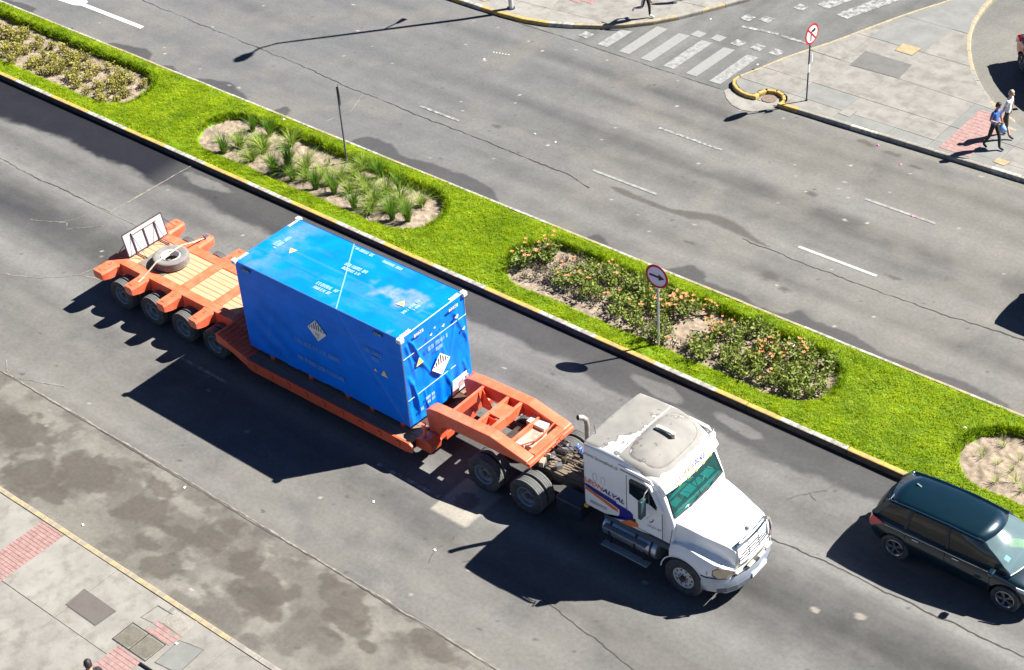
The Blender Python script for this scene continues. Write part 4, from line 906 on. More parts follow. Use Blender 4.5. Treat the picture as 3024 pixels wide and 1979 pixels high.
# ---- things resting on the trailer
spare = thing('spare_wheel', 'worn grey spare wheel lying flat on the trailer platform', 'wheel', (-7.62, -.02, ZR))
m = make_tyre('tyre', .54, .28, .30, 'z'); tm = link('tyre', m, None, spare); tm.location = (0, 0, .145); m.materials[0] = pm('grey_old_tyre', (.20, .19, .18), .85, var=.25, scale=6, bump=.2, grime=.5, gcol=(.13, .125, .12)); m.materials[1] = pm('grey_old_tread', (.17, .16, .145), .85, var=.3, scale=14, bump=.3)
m = MB(); m.lathe([(.30, -.11), (.30, .10), (.285, .135), (.25, .11), (.235, -.02), (.225, -.02), (.225, -.06), (.285, -.11)], (0, 0, .145), 'z', 30); m.build('rim', pm('pale_rim', (.58, .56, .55), .5, var=.15), spare, smooth=.5, local=True)
m = MB(); m.box(-.7, .42, -.62, .3, 0, .006); mo = m.build('dark_mat', pm('rubber_mat', (.17, .145, .115), .9, var=.2), spare, local=True); mo.location = (-.12, -.02, .004)
strap_t = thing('lashing_strap', 'pale beige lashing strap pulled across the spare wheel', 'strap', (-7.7, 0, ZR))
P = [(-7.66, -1.30, ZR+.012), (-7.69, -1.05, ZR+.04), (-7.66, -.54, ZR+.288), (-7.64, -.3, ZR+.30), (-7.68, .2, ZR+.30), (-7.70, .52, ZR+.292), (-7.72, 1.0, ZR+.12), (-7.74, 1.42, ZR+.03)]
m = MB()
for a, b in zip(P[:-1], P[1:]): m.bar(a, b, .055, .006)
m.build('webbing', pm('strap_webbing', (.62, .47, .33), .8, var=.12), strap_t)
m = MB(); m.box(-7.82, -7.68, 1.40, 1.56, ZR+.003, ZR+.055); m.cyl((-7.84, 1.42, ZR+.07), (-7.66, 1.42, ZR+.07), .022, n=8); m.build('ratchet', ALU, strap_t)
board = thing('warning_board', 'white board on a dark frame with stays at the trailer tail', 'board', (-8.9, .15, ZR))
BW = pm('board_white', (.46, .46, .50), .5, var=.06, scale=2, grime=.2, gcol=(.5, .5, .5)); BF = pm('board_frame', (.06, .045, .055), .5, var=.2)
m = MB(); tl_ = lambda u, v: (-8.86-.14*v, -.62+1.52*u, ZR+.03+.72*v)
m.grid([[tl_(i/4, j/3) for j in range(4)] for i in range(5)]); m.build('panel', BW, board, thick=.012)
m = MB()
for a, b in ((tl_(0, 0), tl_(1, 0)), (tl_(0, 0), tl_(0, 1)), (tl_(1, 0), tl_(1, 1)), (tl_(0, 1), tl_(1, 1))): m.bar(a, b, .03, .03)
for u in (.2, .5, .78):
    a, b = tl_(u, 0), tl_(u, .9); m.bar((a[0]+.025, a[1], a[2]), (b[0]+.025, b[1], b[2]), .035, .03)
m.build('frame', BF, board)
m = MB(); a, b = tl_(.2, .9), tl_(.86, .9); m.bar((a[0]+.04, a[1], a[2]), (b[0]+.04, b[1], b[2]), .05, .05); m.build('rail', pm('board_rail', (.66, .56, .42), .6), board)
m = MB()
for u in (.2, .78):
    a = tl_(u, .85); b = tl_(u, 0); m.cyl((a[0]+.03, a[1], a[2]), (-8.40, a[1], ZR+.02), .012, n=6); m.bar((b[0]+.02, b[1], ZR+.02), (-8.38, b[1], ZR+.02), .03, .03)
m.cyl((tl_(1, .75)[0], .9, ZR+.57), (-8.95, 1.3, ZR+.05), .013, n=6)
m.bar((tl_(0, .6)[0], -.62, ZR+.46), (-9.25, -.82, ZR+.01), .05, .02)
m.build('stay', BF, board)

# ================================================================== CONTAINER under a blue tarpaulin
TARP = None
def tarp_mat(name, col):
    m = bpy.data.materials.new(name); m.use_nodes = True; t = m.node_tree; N = t.nodes; L = t.links; b = N['Principled BSDF']
    tc = N.new('ShaderNodeTexCoord'); at = N.new('ShaderNodeAttribute'); at.attribute_name = 'dust'
    n = N.new('ShaderNodeTexNoise'); n.inputs['Scale'].default_value = 1.6; n.inputs['Detail'].default_value = 5; L.new(tc.outputs['Object'], n.inputs['Vector'])
    r = N.new('ShaderNodeMapRange'); r.inputs[1].default_value = .3; r.inputs[2].default_value = .7; r.inputs[3].default_value = .86; r.inputs[4].default_value = 1.12; L.new(n.outputs['Fac'], r.inputs[0])
    mu = N.new('ShaderNodeMix'); mu.data_type = 'RGBA'; mu.blend_type = 'MULTIPLY'; mu.inputs[0].default_value = 1; mu.inputs[6].default_value = (*col, 1); L.new(r.outputs[0], mu.inputs[7])
    n2 = N.new('ShaderNodeTexNoise'); n2.inputs['Scale'].default_value = 9; n2.inputs['Detail'].default_value = 5; L.new(tc.outputs['Object'], n2.inputs['Vector'])
    mm = N.new('ShaderNodeMath'); mm.operation = 'MULTIPLY'; L.new(at.outputs['Fac'], mm.inputs[0]); L.new(n2.outputs['Fac'], mm.inputs[1])
    ms = N.new('ShaderNodeMath'); ms.operation = 'MULTIPLY'; ms.inputs[1].default_value = 1.4; ms.use_clamp = True; L.new(mm.outputs[0], ms.inputs[0])
    mx = N.new('ShaderNodeMix'); mx.data_type = 'RGBA'; L.new(ms.outputs[0], mx.inputs[0]); L.new(mu.outputs[2], mx.inputs[6]); mx.inputs[7].default_value = (.24, .28, .36, 1)
    L.new(mx.outputs[2], b.inputs['Base Color']); b.inputs['Roughness'].default_value = .4; b.inputs['Specular IOR Level'].default_value = .25
    n3 = N.new('ShaderNodeTexNoise'); n3.inputs['Scale'].default_value = 4; n3.inputs['Detail'].default_value = 4; L.new(tc.outputs['Object'], n3.inputs['Vector'])
    bp = N.new('ShaderNodeBump'); bp.inputs['Strength'].default_value = .25; bp.inputs['Distance'].default_value = .03; L.new(n3.outputs['Fac'], bp.inputs['Height']); L.new(bp.outputs['Normal'], b.inputs['Normal']); return m
TARP = tarp_mat('blue_tarpaulin', (.0, .178, .80))
CX, CY, CZ0, CZ1 = 3.03, 1.22, .94, 3.86
cont = thing('shipping_container', 'shipping container wrapped in a bright blue tarpaulin on the lowbed trailer', 'container', (0, 0, CZ0))
def tarp_face(name, n, m_, f, dust=None):
    U, Vv = np.meshgrid(np.linspace(0, 1, n), np.linspace(0, 1, m_), indexing='ij'); u = U.ravel(); v = Vv.ravel()
    P = f(u, v); i, j = np.meshgrid(np.arange(n-1), np.arange(m_-1), indexing='ij'); a = (i*m_+j).ravel(); F = np.stack([a, a+m_, a+m_+1, a+1], 1)
    me = np_mesh(name, P - np.array([0, 0, CZ0]), F, {'dust': dust(u, v) if dust else np.zeros(len(u))})
    bm = bmesh.new(); bm.from_mesh(me); bm.to_mesh(me); bm.free(); smooth_me(me)
    return link(name, me, TARP, cont)
def edge(u, v, k=.02): return np.clip(np.minimum(np.minimum(u, 1-u), np.minimum(v, 1-v))/k, 0, 1)
def ftop(u, v):
    x = -CX+2*CX*u; y = -CY+2*CY*v; z = CZ1 - .012*np.sin(PI*v)*np.sin(PI*u) - .03*gauss(x, 1.9, .45)*gauss(y, .25, .4)
    z += edge(u, v, .03)*((fbm(x*1.3, y*1.3, 101)-.5)*.018 + .010*np.exp(-((y+.41)/.02)**2) + .010*np.exp(-((y-.55)/.02)**2))
    return np.stack([x, y, z], 1)
def dtop(u, v):
    x = -CX+2*CX*u; y = -CY+2*CY*v; n = fbm(x*2.2, y*2.2, 102)
    d = sstep(.40, .72, gauss(x, 1.75, .8)*gauss(y, .22, .5)*1.0 + (n-.5)*1.5) * (1-.8*gauss(x, 1.85, .18)*gauss(y, .28, .12))
    d = d*.8 + .35*sstep(.5, .72, n+.25*gauss(x, -2.4, .4)*1.0)*gauss(x, -2.5, .5) + .10*sstep(.55, .75, fbm(x*1.1, y*4, 103)) + .3*gauss(y, -.41, .012) + .3*gauss(y, .55, .012)+.2*gauss(y, .02, .01)
    return np.clip(d, 0, 1)
tarp_face('tarp_top', 110, 50, ftop, dtop)
def fside(s):
    def f(u, v):
        x = -CX+2*CX*u; z = CZ0+(CZ1-CZ0)*v; e = edge(u, v, .03)
        fold = .020*np.sin((x*.8+z*1.1)*7+3*fbm(x*.9, z*.9, 104))*gauss(x, -1.9, 1.0)*gauss(z, 1.5, .8) + .015*(fbm(x*1.2, z*2.2, 105)-.5)*2
        fold += .018*np.exp(-(((x-.75)+(z-3.84)*.74)/.05)**2)*(x > .6) + .012*np.exp(-((x+2.35-(z-1.0)*.35)/.05)**2)*sstep(3.2, 2.0, z)
        y = s*(CY + e*fold + .012*np.sin(PI*v))
        return np.stack([x, y, z], 1)
    return f
def dside(u, v):
    x = -CX+2*CX*u; z = CZ0+(CZ1-CZ0)*v
    return np.clip(.35*np.exp(-(((x-.75)+(z-3.84)*.74)/.018)**2)*(x > .6)+.25*np.exp(-((x+2.35-(z-1.0)*.35)/.02)**2)*sstep(3.2, 1.6, z)*sstep(1.2, 1.6, z)+.28*gauss(z, 3.19, .010)+.28*gauss(z, 1.85, .010), 0, 1)
tarp_face('tarp_side', 140, 70, fside(-1), dside); tarp_face('tarp_side', 60, 30, fside(1))
def fend(s):
    def f(u, v):
        y = -CY+2*CY*u; z = CZ0+(CZ1-CZ0)*v; e = edge(u, v, .03)
        f1 = np.zeros_like(y)
        for (y0, z0, dy, a, w_) in ((-.95, 3.7, .42, .050, .050), (-.85, 3.6, .28, .045, .045), (-1.05, 3.6, .18, .04, .05), (-.9, 3.3, .55, .035, .045), (.9, 3.6, -.3, .03, .05), (.75, 3.55, .35, .035, .05), (.1, 3.4, .2, .025, .05), (-1.1, 2.6, .25, .04, .05), (-.98, 2.4, .12, .045, .045), (.2, 1.9, .35, .03, .05), (-.6, 1.9, .15, .035, .04), (.9, 1.9, .25, .04, .05), (1.0, 3.2, .2, .03, .05)):
            t = (z0-z); f1 += a*np.exp(-((y-(y0+dy*t))/w_)**2)*sstep(0, .15, t)*sstep(1.6, .5, t)
        f1 += .03*(fbm(y*2.2, z*1.6, 106)-.5)*2 + .02*np.sin(y*16+3*fbm(y*1.2, z*1.2, 107))*sstep(2.4, 1.2, z)
        x = s*(CX + e*f1 + .07*(1-v)*u*(s > 0)); return np.stack([x, y, z], 1)
    return f
tarp_face('tarp_front', 90, 110, fend(1)); tarp_face('tarp_back', 30, 30, fend(-1))
MB().box(-CX, CX, -CY, CY, CZ0-.001, CZ0+.03).build('floor_frame', DK, cont)
# corner castings with an oval hole each
CAST = pm('casting_white', (.78, .78, .76), .5, var=.06)
for sx in (-1, 1):
    for sy in (-1, 1):
        m = MB(); m.box(sx*CX-.085, sx*CX+.085, sy*CY-.08, sy*CY+.08, CZ1-.11, CZ1+.022); o = m.build('corner_casting', CAST, cont, bevel=.03, seg=3)
        m = MB(); m.cyl((sx*CX, sy*CY, CZ1+.0221), (sx*CX, sy*CY, CZ1+.0235), .030, n=12); m.cyl((sx*CX, sy*(CY+.0805), CZ1-.045), (sx*CX, sy*(CY+.0815), CZ1-.045), .022, n=10); m.cyl((sx*(CX+.0855), sy*CY, CZ1-.045), (sx*(CX+.0865), sy*CY, CZ1-.045), .022, n=10); m.build('hole', pm('casting_hole', (.12, .11, .11), .8), o)
# seams (welded tape strips) on the sheet
SEAMT = pm('tarp_seam', (.16, .38, .64), .5, var=.2, scale=4); SEAMW = pm('tarp_seam_pale', (.45, .60, .72), .5, var=.2, scale=4)
def tape(p0, p1, wd, nrm, mat=None, name='seam'): MB().bar(p0, p1, wd, .006, nrm).build(name, mat or SEAMT, cont)
tape((-.86, 1.2, CZ1+.004), (.80, -1.22, CZ1+.004), .035, (0, 0, 1), SEAMT)
for z in (3.19, 1.84):
    tape((CX+.035, -CY, z), (CX+.035, CY, z-.02), .025, (1, 0, 0), SEAMW)
for sy in (-1, 1): tape((CX+.01, sy*(CY+.004), CZ1-.1), (CX+.01, sy*(CY+.004), CZ0+.02), .03, (1, sy*.8, 0), SEAMW)
tape((-CX, -CY-.002, CZ1-.006), (CX, -CY-.002, CZ1-.006), .02, (0, -1, 1), SEAMT); tape((CX+.002, -CY, CZ1-.006), (CX+.002, CY, CZ1-.006), .02, (1, 0, 1), SEAMW); tape((-CX, CY, CZ1), (CX, CY, CZ1), .04, (0, 1, 1), SEAMT)
# print: blocks of small stencilled characters too blurred to read
INK = pm('white_stencil', (.28, .47, .62), .6, var=.1); INKD = pm('pale_stencil', (.10, .29, .60), .6, var=.1); DARKINK = pm('black_print', (.03, .03, .03), .6); YEL = pm('yellow_sign', (.80, .58, .10), .5, var=.06)
def glyphs(org, xd, yd, wd, ht, mat, words=(3, 5), name='stencil_text'):
    """a line of letter-like strokes: org lower-left corner, xd, yd unit directions"""
    m = MB(); o = Vector(org); xd = Vector(xd).normalized(); yd = Vector(yd).normalized(); n_ = xd.cross(yd)*.003
    tot = sum(words)+.7*(len(words)-1); cw = wd/tot; x_ = 0
    for wi, k in enumerate(words):
        for c in range(k):
            w0 = cw*.78; p = o + xd*x_ + n_; q = lambda a, b: p + xd*(a*w0) + yd*(b*ht)
            def st(a, b, c_, d): m.add([q(a, b), q(c_, b), q(c_, d), q(a, d)], [(0, 1, 2, 3)])
            st(0, 0, .3, 1)
            r = random.random()
            if r < .8: st(.7, 0, 1, 1)
            if random.random() < .7: st(.3, .8, .7, 1)
            if random.random() < .6: st(.3, .4, .7, .58)
            if random.random() < .5: st(.3, 0, .7, .18)
            x_ += cw
        x_ += cw*.7
    m.build(name, mat, cont)['kind'] = 'stuff'
X, Y, Z = Vector((1, 0, 0)), Vector((0, 1, 0)), Vector((0, 0, 1))
zt = CZ1+.006
for (x0, y0) in ((-.40, .27), (-.42, -.80)):
    glyphs((x0, y0+.05, zt), (1, .03, 0), Y, .78, .13, INK, (7, 2)); glyphs((x0+.06, y0-.12, zt), (1, .03, 0), Y, .62, .12, INK, (5, 2))
glyphs((-.75, 1.02, zt), X, Y, .75, .11, INK, (7, 2)); glyphs((.35, 1.0, zt), X, Y, .7, .1, INK, (6, 3))
glyphs((-2.48, -.20, zt), Y, -X, .64, .11, INK, (1, 4, 4)); glyphs((-2.62, -.10, zt), Y, -X, .26, .09, INK, (4,))
glyphs((2.30, .28, zt), -Y, X, .70, .10, INK, (2, 4, 4)); glyphs((2.44, .13, zt), -Y, X, .28, .09, INK, (4,))
sy_ = -CY-.034
glyphs((-1.0, sy_, 2.02), X, Z, 1.68, .15, INKD, (4, 4, 3, 4, 6)); glyphs((-1.0, sy_, 1.44), (1, 0, -.03), Z, 1.75, .15, INKD, (3, 6, 4, 9))
glyphs((1.68, sy_, 2.93), X, Z, .75, .13, INKD, (4, 6, 1)); glyphs((1.95, sy_, 2.74), X, Z, .26, .12, INKD, (4,))
fx = CX+.085
glyphs((fx, -.35, 2.96), Y, Z, .76, .13, INK, (4, 6, 1)); glyphs((fx, -.07, 2.78), Y, Z, .26, .12, INK, (4,)); glyphs((fx, -.62, 1.50), Y, Z, .34, .10, SEAMW, (3, 2)); glyphs((fx, -.58, 1.36), Y, Z, .30, .09, SEAMW, (2, 2)); glyphs((fx, -.85, 1.30), Y, Z, .12, .09, SEAMW, (2,))
# four-figure size codes beside the castings
for (p, xd, yd, mt, bk) in (((2.26, sy_, 3.70), X, Z, INK, 1), ((-2.60, sy_, 3.70), X, Z, INK, 1), ((CX-.06, -.95, zt+.004), Y, -X, DARKINK, 2), ((CX-.06, .92, zt+.004), Y, -X, DARKINK, 2), ((-CX+.06, -.95, zt+.004), Y, -X, DARKINK, 2), ((-CX+.06, .95, zt+.004), Y, -X, DARKINK, 2), ((fx, -.62, 3.72), Y, Z, DARKINK, 3), ((fx, .72, 3.70), Y, Z, DARKINK, 3)):
    n_ = Vector(xd).cross(Vector(yd)); c = Vector(p)
    a = Vector(xd)*.17; b = Vector(yd)*.045
    MB().add([c-a-b, c+a-b, c+a+b, c-a+b], [(0, 1, 2, 3)]).build('code_label', DARKINK if bk == 1 else CAST, cont)
    place_text('2226', .11, mt, cont, c+n_*.003, xd, yd, 'code_figures', sx=1.25, bold=.002)
def diamond(c, xd, yd, r, name='hazard_placard'):
    c = Vector(c); xd = Vector(xd).normalized(); yd = Vector(yd).normalized(); n_ = xd.cross(yd)
    m = MB().add([c-xd*r, c-yd*r, c+xd*r, c+yd*r], [(0, 1, 2, 3)]); o = m.build(name, pm('placard_white', (.72, .72, .70), .5, var=.05), cont)
    m = MB(); c2 = c+n_*.003
    for k in range(-3, 4):
        x0 = k*r*.24; hw = r*.055; top = (r-abs(x0))*.9-.02
        if top > .05: m.add([c2+xd*(x0-hw)+yd*.02, c2+xd*(x0+hw)+yd*.02, c2+xd*(x0+hw)+yd*top, c2+xd*(x0-hw)+yd*top], [(0, 1, 2, 3)])
    m.build('stripes', DARKINK, o)
    m = MB(); m.add([c2-xd*r*.28-yd*r*.22, c2+xd*r*.28-yd*r*.22, c2+xd*r*.2-yd*r*.5, c2-xd*r*.2-yd*r*.5], [(0, 1, 2, 3)]); m.build('pictogram', pm('placard_grey', (.45, .45, .45), .5), o)
    place_text('9', r*.34, DARKINK, o, c2-yd*r*.68, xd, yd, 'figure')
diamond((-.06, -CY-.036, 2.78), X, Z, .35); diamond((fx+.004, .06, 2.28), Y, Z, .36)
def warn(c, xd, yd, r):
    c = Vector(c); xd = Vector(xd).normalized(); yd = Vector(yd).normalized(); n_ = xd.cross(yd)
    m = MB().add([c-xd*r-yd*r*.6, c+xd*r-yd*r*.6, c+yd*r*1.05], [(0, 1, 2)]); o = m.build('warning_triangle', pm('triangle_rim', (.75, .72, .6), .5), cont)
    m = MB(); c2 = c+n_*.003; q = r*.8; m.add([c2-xd*q-yd*q*.56, c2+xd*q-yd*q*.56, c2+yd*q*1.0], [(0, 1, 2)]); m.build('triangle_face', YEL, o)
warn((-2.03, .0, zt), (.6, -.8, 0), (.8, .6, 0), .13); warn((2.05, -.09, zt), (-.6, .8, 0), (.8, -.6, 0) if False else (-.8, -.6, 0), .13)
warn((2.33, sy_, 2.42), X, Z, .12); warn((2.02, sy_, 2.42), X, Z, .06); warn((fx, -.70, 2.84), Y, Z, .14)
m = MB(); m.add([(fx+.01, .36, .98), (fx+.01, 1.0, 1.02), (fx-.02, 1.12, 1.10), (fx-.02, 1.14, 1.36), (fx-.01, 1.04, 1.44), (fx+.015, .40, 1.46)], [(0, 1, 2, 3, 4, 5)]); o = m.build('document_pouch', pm('white_vinyl', (.72, .70, .72), .4, var=.08, grime=.2, gcol=(.6, .6, .6)), cont, thick=.01)
for y0, y1, z0, z1 in ((.62, .82, 1.1, 1.32), (.92, 1.03, 1.18, 1.36)): MB().add([(fx+.025, y0, z0), (fx+.025, y1, z0+.02), (fx+.025, y1, z1), (fx+.025, y0, z1-.02)], [(0, 1, 2, 3)]).build('paper', pm('pouch_paper', (.34, .30, .31), .6), o)
# torn holes with white lining at the front top
for (y, z, s) in ((.80, 3.38, .075), (1.02, 2.86, .06), (.27, 3.42, .055), (-.2, 3.42, .045), (-.05, 3.55, .035)):
    m = MB(); m.add([(fx, y-s, z-s*.3), (fx+.02, y+s*.2, z-s*.9), (fx+.01, y+s*.9, z+s*.4), (fx+.03, y+s*.1, z+s)], [(0, 1, 2, 3)]); m.build('torn_flap', CAST, cont, thick=.008)
# ================================================================== TRUCK TRACTOR
WHT = pm('truck_white', (.82, .82, .80), .35, var=.03, scale=2, coat=.25, grime=.12, gcol=(.55, .53, .49), gscale=2.5, gthr=.55)
def roof_mat():
    """white paint weathered through to grey primer in ragged patches"""
    m = bpy.data.materials.new('weathered_roof'); m.use_nodes = True; t = m.node_tree; N = t.nodes; L = t.links; b = N['Principled BSDF']
    at = N.new('ShaderNodeAttribute'); at.attribute_name = 'bare'; tc = N.new('ShaderNodeTexCoord')
    n = N.new('ShaderNodeTexNoise'); n.inputs['Scale'].default_value = 5; n.inputs['Detail'].default_value = 7; L.new(tc.outputs['Object'], n.inputs['Vector'])
    ad = N.new('ShaderNodeMath'); ad.operation = 'MULTIPLY_ADD'; L.new(n.outputs['Fac'], ad.inputs[0]); ad.inputs[1].default_value = .9; L.new(at.outputs['Fac'], ad.inputs[2])
    r = N.new('ShaderNodeMapRange'); r.inputs[1].default_value = .93; r.inputs[2].default_value = .97; L.new(ad.outputs[0], r.inputs[0])
    r2_ = N.new('ShaderNodeMapRange'); r2_.inputs[1].default_value = .3; r2_.inputs[2].default_value = .7; r2_.inputs[3].default_value = 0; r2_.inputs[4].default_value = 1
    n2 = N.new('ShaderNodeTexNoise'); n2.inputs['Scale'].default_value = 2.2; n2.inputs['Detail'].default_value = 5; L.new(tc.outputs['Object'], n2.inputs['Vector']); L.new(n2.outputs['Fac'], r2_.inputs[0])
    mg = N.new('ShaderNodeMix'); mg.data_type = 'RGBA'; L.new(r2_.outputs[0], mg.inputs[0]); mg.inputs[6].default_value = (.175, .170, .160, 1); mg.inputs[7].default_value = (.245, .235, .21, 1)
    # dark rim where paint flakes
    r3 = N.new('ShaderNodeMapRange'); r3.inputs[1].default_value = .90; r3.inputs[2].default_value = .95; L.new(ad.outputs[0], r3.inputs[0])
    r4 = N.new('ShaderNodeMapRange'); r4.inputs[1].default_value = .99; r4.inputs[2].default_value = 1.03; r4.inputs[3].default_value = 1; r4.inputs[4].default_value = 0; L.new(ad.outputs[0], r4.inputs[0])
    mu = N.new('ShaderNodeMath'); mu.operation = 'MULTIPLY'; L.new(r3.outputs[0], mu.inputs[0]); L.new(r4.outputs[0], mu.inputs[1])
    mx = N.new('ShaderNodeMix'); mx.data_type = 'RGBA'; L.new(r.outputs[0], mx.inputs[0]); mx.inputs[6].default_value = (.74, .74, .72, 1); L.new(mg.outputs[2], mx.inputs[7])
    m2_ = N.new('ShaderNodeMath'); m2_.operation = 'MULTIPLY'; m2_.inputs[1].default_value = .55; L.new(mu.outputs[0], m2_.inputs[0])
    m3_ = N.new('ShaderNodeMix'); m3_.data_type = 'RGBA'; L.new(m2_.outputs[0], m3_.inputs[0]); L.new(mx.outputs[2], m3_.inputs[6]); m3_.inputs[7].default_value = (.06, .05, .055, 1)
    L.new(m3_.outputs[2], b.inputs['Base Color'])
    rr = N.new('ShaderNodeMapRange'); rr.inputs[3].default_value = .35; rr.inputs[4].default_value = .8; L.new(r.outputs[0], rr.inputs[0]); L.new(rr.outputs[0], b.inputs['Roughness']); return m
ROOF = roof_mat()
truck = thing('semi_truck', 'white long-nose tractor truck with weathered sleeper roof pulling the orange trailer', 'truck', (9.2, 0, 0))
K = truck
# --- cab shell: stations along x, section = rounded box; bottom and roof heights vary
CAB = [(8.72, 1.32, 3.26, 1.12, .10), (8.78, 1.30, 3.32, 1.165, .14), (9.3, 1.30, 3.36, 1.17, .15), (9.9, 1.30, 3.37, 1.17, .16), (10.35, 1.30, 3.34, 1.16, .24), (10.62, 1.30, 3.26, 1.12, .30), (10.84, 1.30, 3.11, 1.06, .30), (10.98, 1.30, 2.94, 1.0, .20)]
def cab_sec(x, zb, zt, hw, r):
    n = 6; P = []
    zc = zt-r; crown = .09
    P += [(x, -hw+.05, zb), (x, -hw, zb+.08), (x, -hw, (zb+zc)/2), (x, -hw, zc)]
    for k in range(1, n): a = PI - (PI/2)*k/n; P.append((x, -(hw-r)+r*math.cos(a), zc+r*math.sin(a)))
    for k in range(0, 9):
        y = -(hw-r)+2*(hw-r)*k/8; P.append((x, y, zt+crown*(1-(y/(hw-r))**2)*.6))
    for k in range(1, n): a = PI/2-(PI/2)*k/n; P.append((x, (hw-r)+r*math.cos(a), zc+r*math.sin(a)))
    P += [(x, hw, zc), (x, hw, (zb+zc)/2), (x, hw, zb+.08), (x, hw-.05, zb)]
    return P
def interp_sec(S, x):
    for a, b in zip(S[:-1], S[1:]):
        if a[0] <= x <= b[0]:
            t = (x-a[0])/(b[0]-a[0]); return tuple(a[i]+(b[i]-a[i])*t for i in range(len(a)))
secs = [cab_sec(*interp_sec(CAB, xx)) for xx in (8.72, 8.75, 8.78, 8.9, 9.05, 9.3, 9.5, 9.7, 9.9, 10.1, 10.35, 10.5, 10.62, 10.74, 10.84, 10.92, 10.98)]
m = MB(); m.loft(secs, closed=True)
# cowl and door block in front of the sleeper, sloping windshield plane cut by its own profile
cab = m.build('cab', [WHT, ROOF], K, smooth=.6)
m = MB(); m.prism([(10.75, 1.30), (10.75, 2.82), (10.97, 2.82), (11.26, 2.10), (11.30, 1.95), (11.30, 1.30)], 'y', -1.075, 1.075); nose = m.build('door_block', WHT, K, bevel=.04, seg=3, smooth=.6)
# hollow the driver's space so that the windshield shows the inside
cut = MB().prism([(9.75, 2.0), (9.75, 3.02), (10.72, 3.02), (10.80, 2.84), (11.20, 2.84), (11.36, 2.165), (11.18, 2.165), (11.12, 2.0)], 'y', -.985, .985).build('cutter', WHT)
cut.location = -origin(K); cut.parent = K
cut2 = MB().prism([(9.75, 2.0), (9.75, 3.02), (10.72, 3.02), (10.80, 2.84), (11.20, 2.84), (11.36, 2.165), (11.18, 2.165), (11.12, 2.0)], 'y', -.985, .985).build('cutter', WHT); cut2.location = -origin(K); cut2.parent = K
for ct in (cut, cut2): ct.location = (0, 0, 0)
for ct in (cut, cut2):
    for v in ct.data.vertices: v.co -= origin(K)
bake(cab, [cut]); bake(nose, [cut2]); smooth_me(cab.data, .6); smooth_me(nose.data, .6)
at = cab.data.attributes.new('bare', 'FLOAT', 'POINT'); o0 = origin(K)
for i, v in enumerate(cab.data.vertices):
    x, y, z = v.co + o0; b = 0.0
    if z > 3.12:
        b = .80*float(sstep(1.16, 1.08, abs(y)))*float(sstep(8.72, 8.80, x))*float(sstep(11.0, 10.85, x))
        b -= .6*float(gauss(x, 9.55+.15*y, .16))*float(sstep(-.1, -.7, y)) + .35*float(gauss(x, 9.45, .14)*gauss(y, .62, .16)) + .3*float(gauss(x, 9.68, .05))
    at.data[i].value = b
for p in cab.data.polygons:
    if p.center.z + o0.z > 3.0 and p.normal.z > .3: p.material_index = 1
# raised roof fairing in front of the seam
def roof_z(x, y):
    _, zb_, zt_, hw_, r_c = interp_sec(CAB, min(max(x, 8.72), 10.98)); a = abs(y)
    if a <= hw_-r_c: return zt_ + .054*(1-(a/(hw_-r_c))**2)
    return zt_-r_c+math.sqrt(max(r_c*r_c-(a-hw_+r_c)**2, 0))
P = []; nr, na = 9, 48
for i in range(nr):
    rr = [.02, .25, .45, .62, .76, .87, .94, .98, 1.0][i]; row = []
    for k in range(na+1):
        a = 2*PI*k/na; ca, sa = math.cos(a), math.sin(a); e_ = 2/3.6
        dx = math.copysign(abs(ca)**e_, ca); dy = math.copysign(abs(sa)**e_, sa); x = 10.27+.50*rr*dx; y = rr*dy*(1.0-.10*(x-9.77)/1.0)
        row.append((x, y, roof_z(x, y)+.075*(1-rr**5)+(-.01 if i == nr-1 else 0)))
    P.append(row)
m = MB(); m.grid(P); fair = m.build('roof_fairing', ROOF, K, smooth=1)
at = fair.data.attributes.new('bare', 'FLOAT', 'POINT')
for i, v in enumerate(fair.data.vertices):
    x, y, z = v.co + o0; at.data[i].value = .62 - .25*float(gauss(x, 9.85, .1)*gauss(y, -.9, .2)) + .15*float(gauss(y, 0, .6))
m = MB(); m.tube([(p[0], p[1], p[2]+.006) for p in P[-1][::2]], .010, 5); m.build('fairing_edge', pm('fairing_sealant', (.16, .13, .135), .8, var=.5, scale=12), K)
# roof seam and visor lip
m = MB(); m.tube([(9.72, -1.1, 3.3), (9.72, -.98, 3.378), (9.72, -.5, 3.408), (9.72, 0, 3.422), (9.72, .5, 3.408), (9.72, .98, 3.378), (9.72, 1.1, 3.3)], .012, 6); m.build('roof_seam', WHT, K)
# sun visor over the windshield
vs = []
for k in range(13):
    y = -1.08+2.16*k/12; bow = .10*(1-(y/1.08)**2)
    vs.append([(10.88+bow, y, 3.06+.01*(1-abs(y))), (11.02+bow, y, 2.95), (11.08+bow, y, 2.86), (11.05+bow, y, 2.80), (10.93+bow, y, 2.84)])
m = MB(); m.loft(vs, closed=True); m.build('sun_visor', WHT, K, smooth=.7)
for y in (-.62, -.3, 0, .3, .62):
    bow = .10*(1-(y/1.08)**2); m = MB(); m.box(11.055+bow, 11.10+bow, y-.05, y+.05, 2.845, 2.885); m.build('marker_lamp', pm('amber_lens', (.75, .38, .05), .3, var=.1), K, bevel=.01)
# air horns on the roof
m = MB(); m.box(10.05, 10.42, .06, .16, 3.53, 3.58); m.cyl((10.02, .11, 3.44), (10.02, .11, 3.57), .06, n=12); m.cyl((10.45, .11, 3.42), (10.45, .11, 3.57), .06, n=12); m.build('roof_vent', pm('vent_cream', (.42, .40, .34), .6), K, bevel=.008)
m = MB(); m.tube([(8.82, -.75, 3.34), (8.81, -.76, 3.45), (8.79, -.77, 3.60)], .008, 5); m.build('aerial', BLK, K)
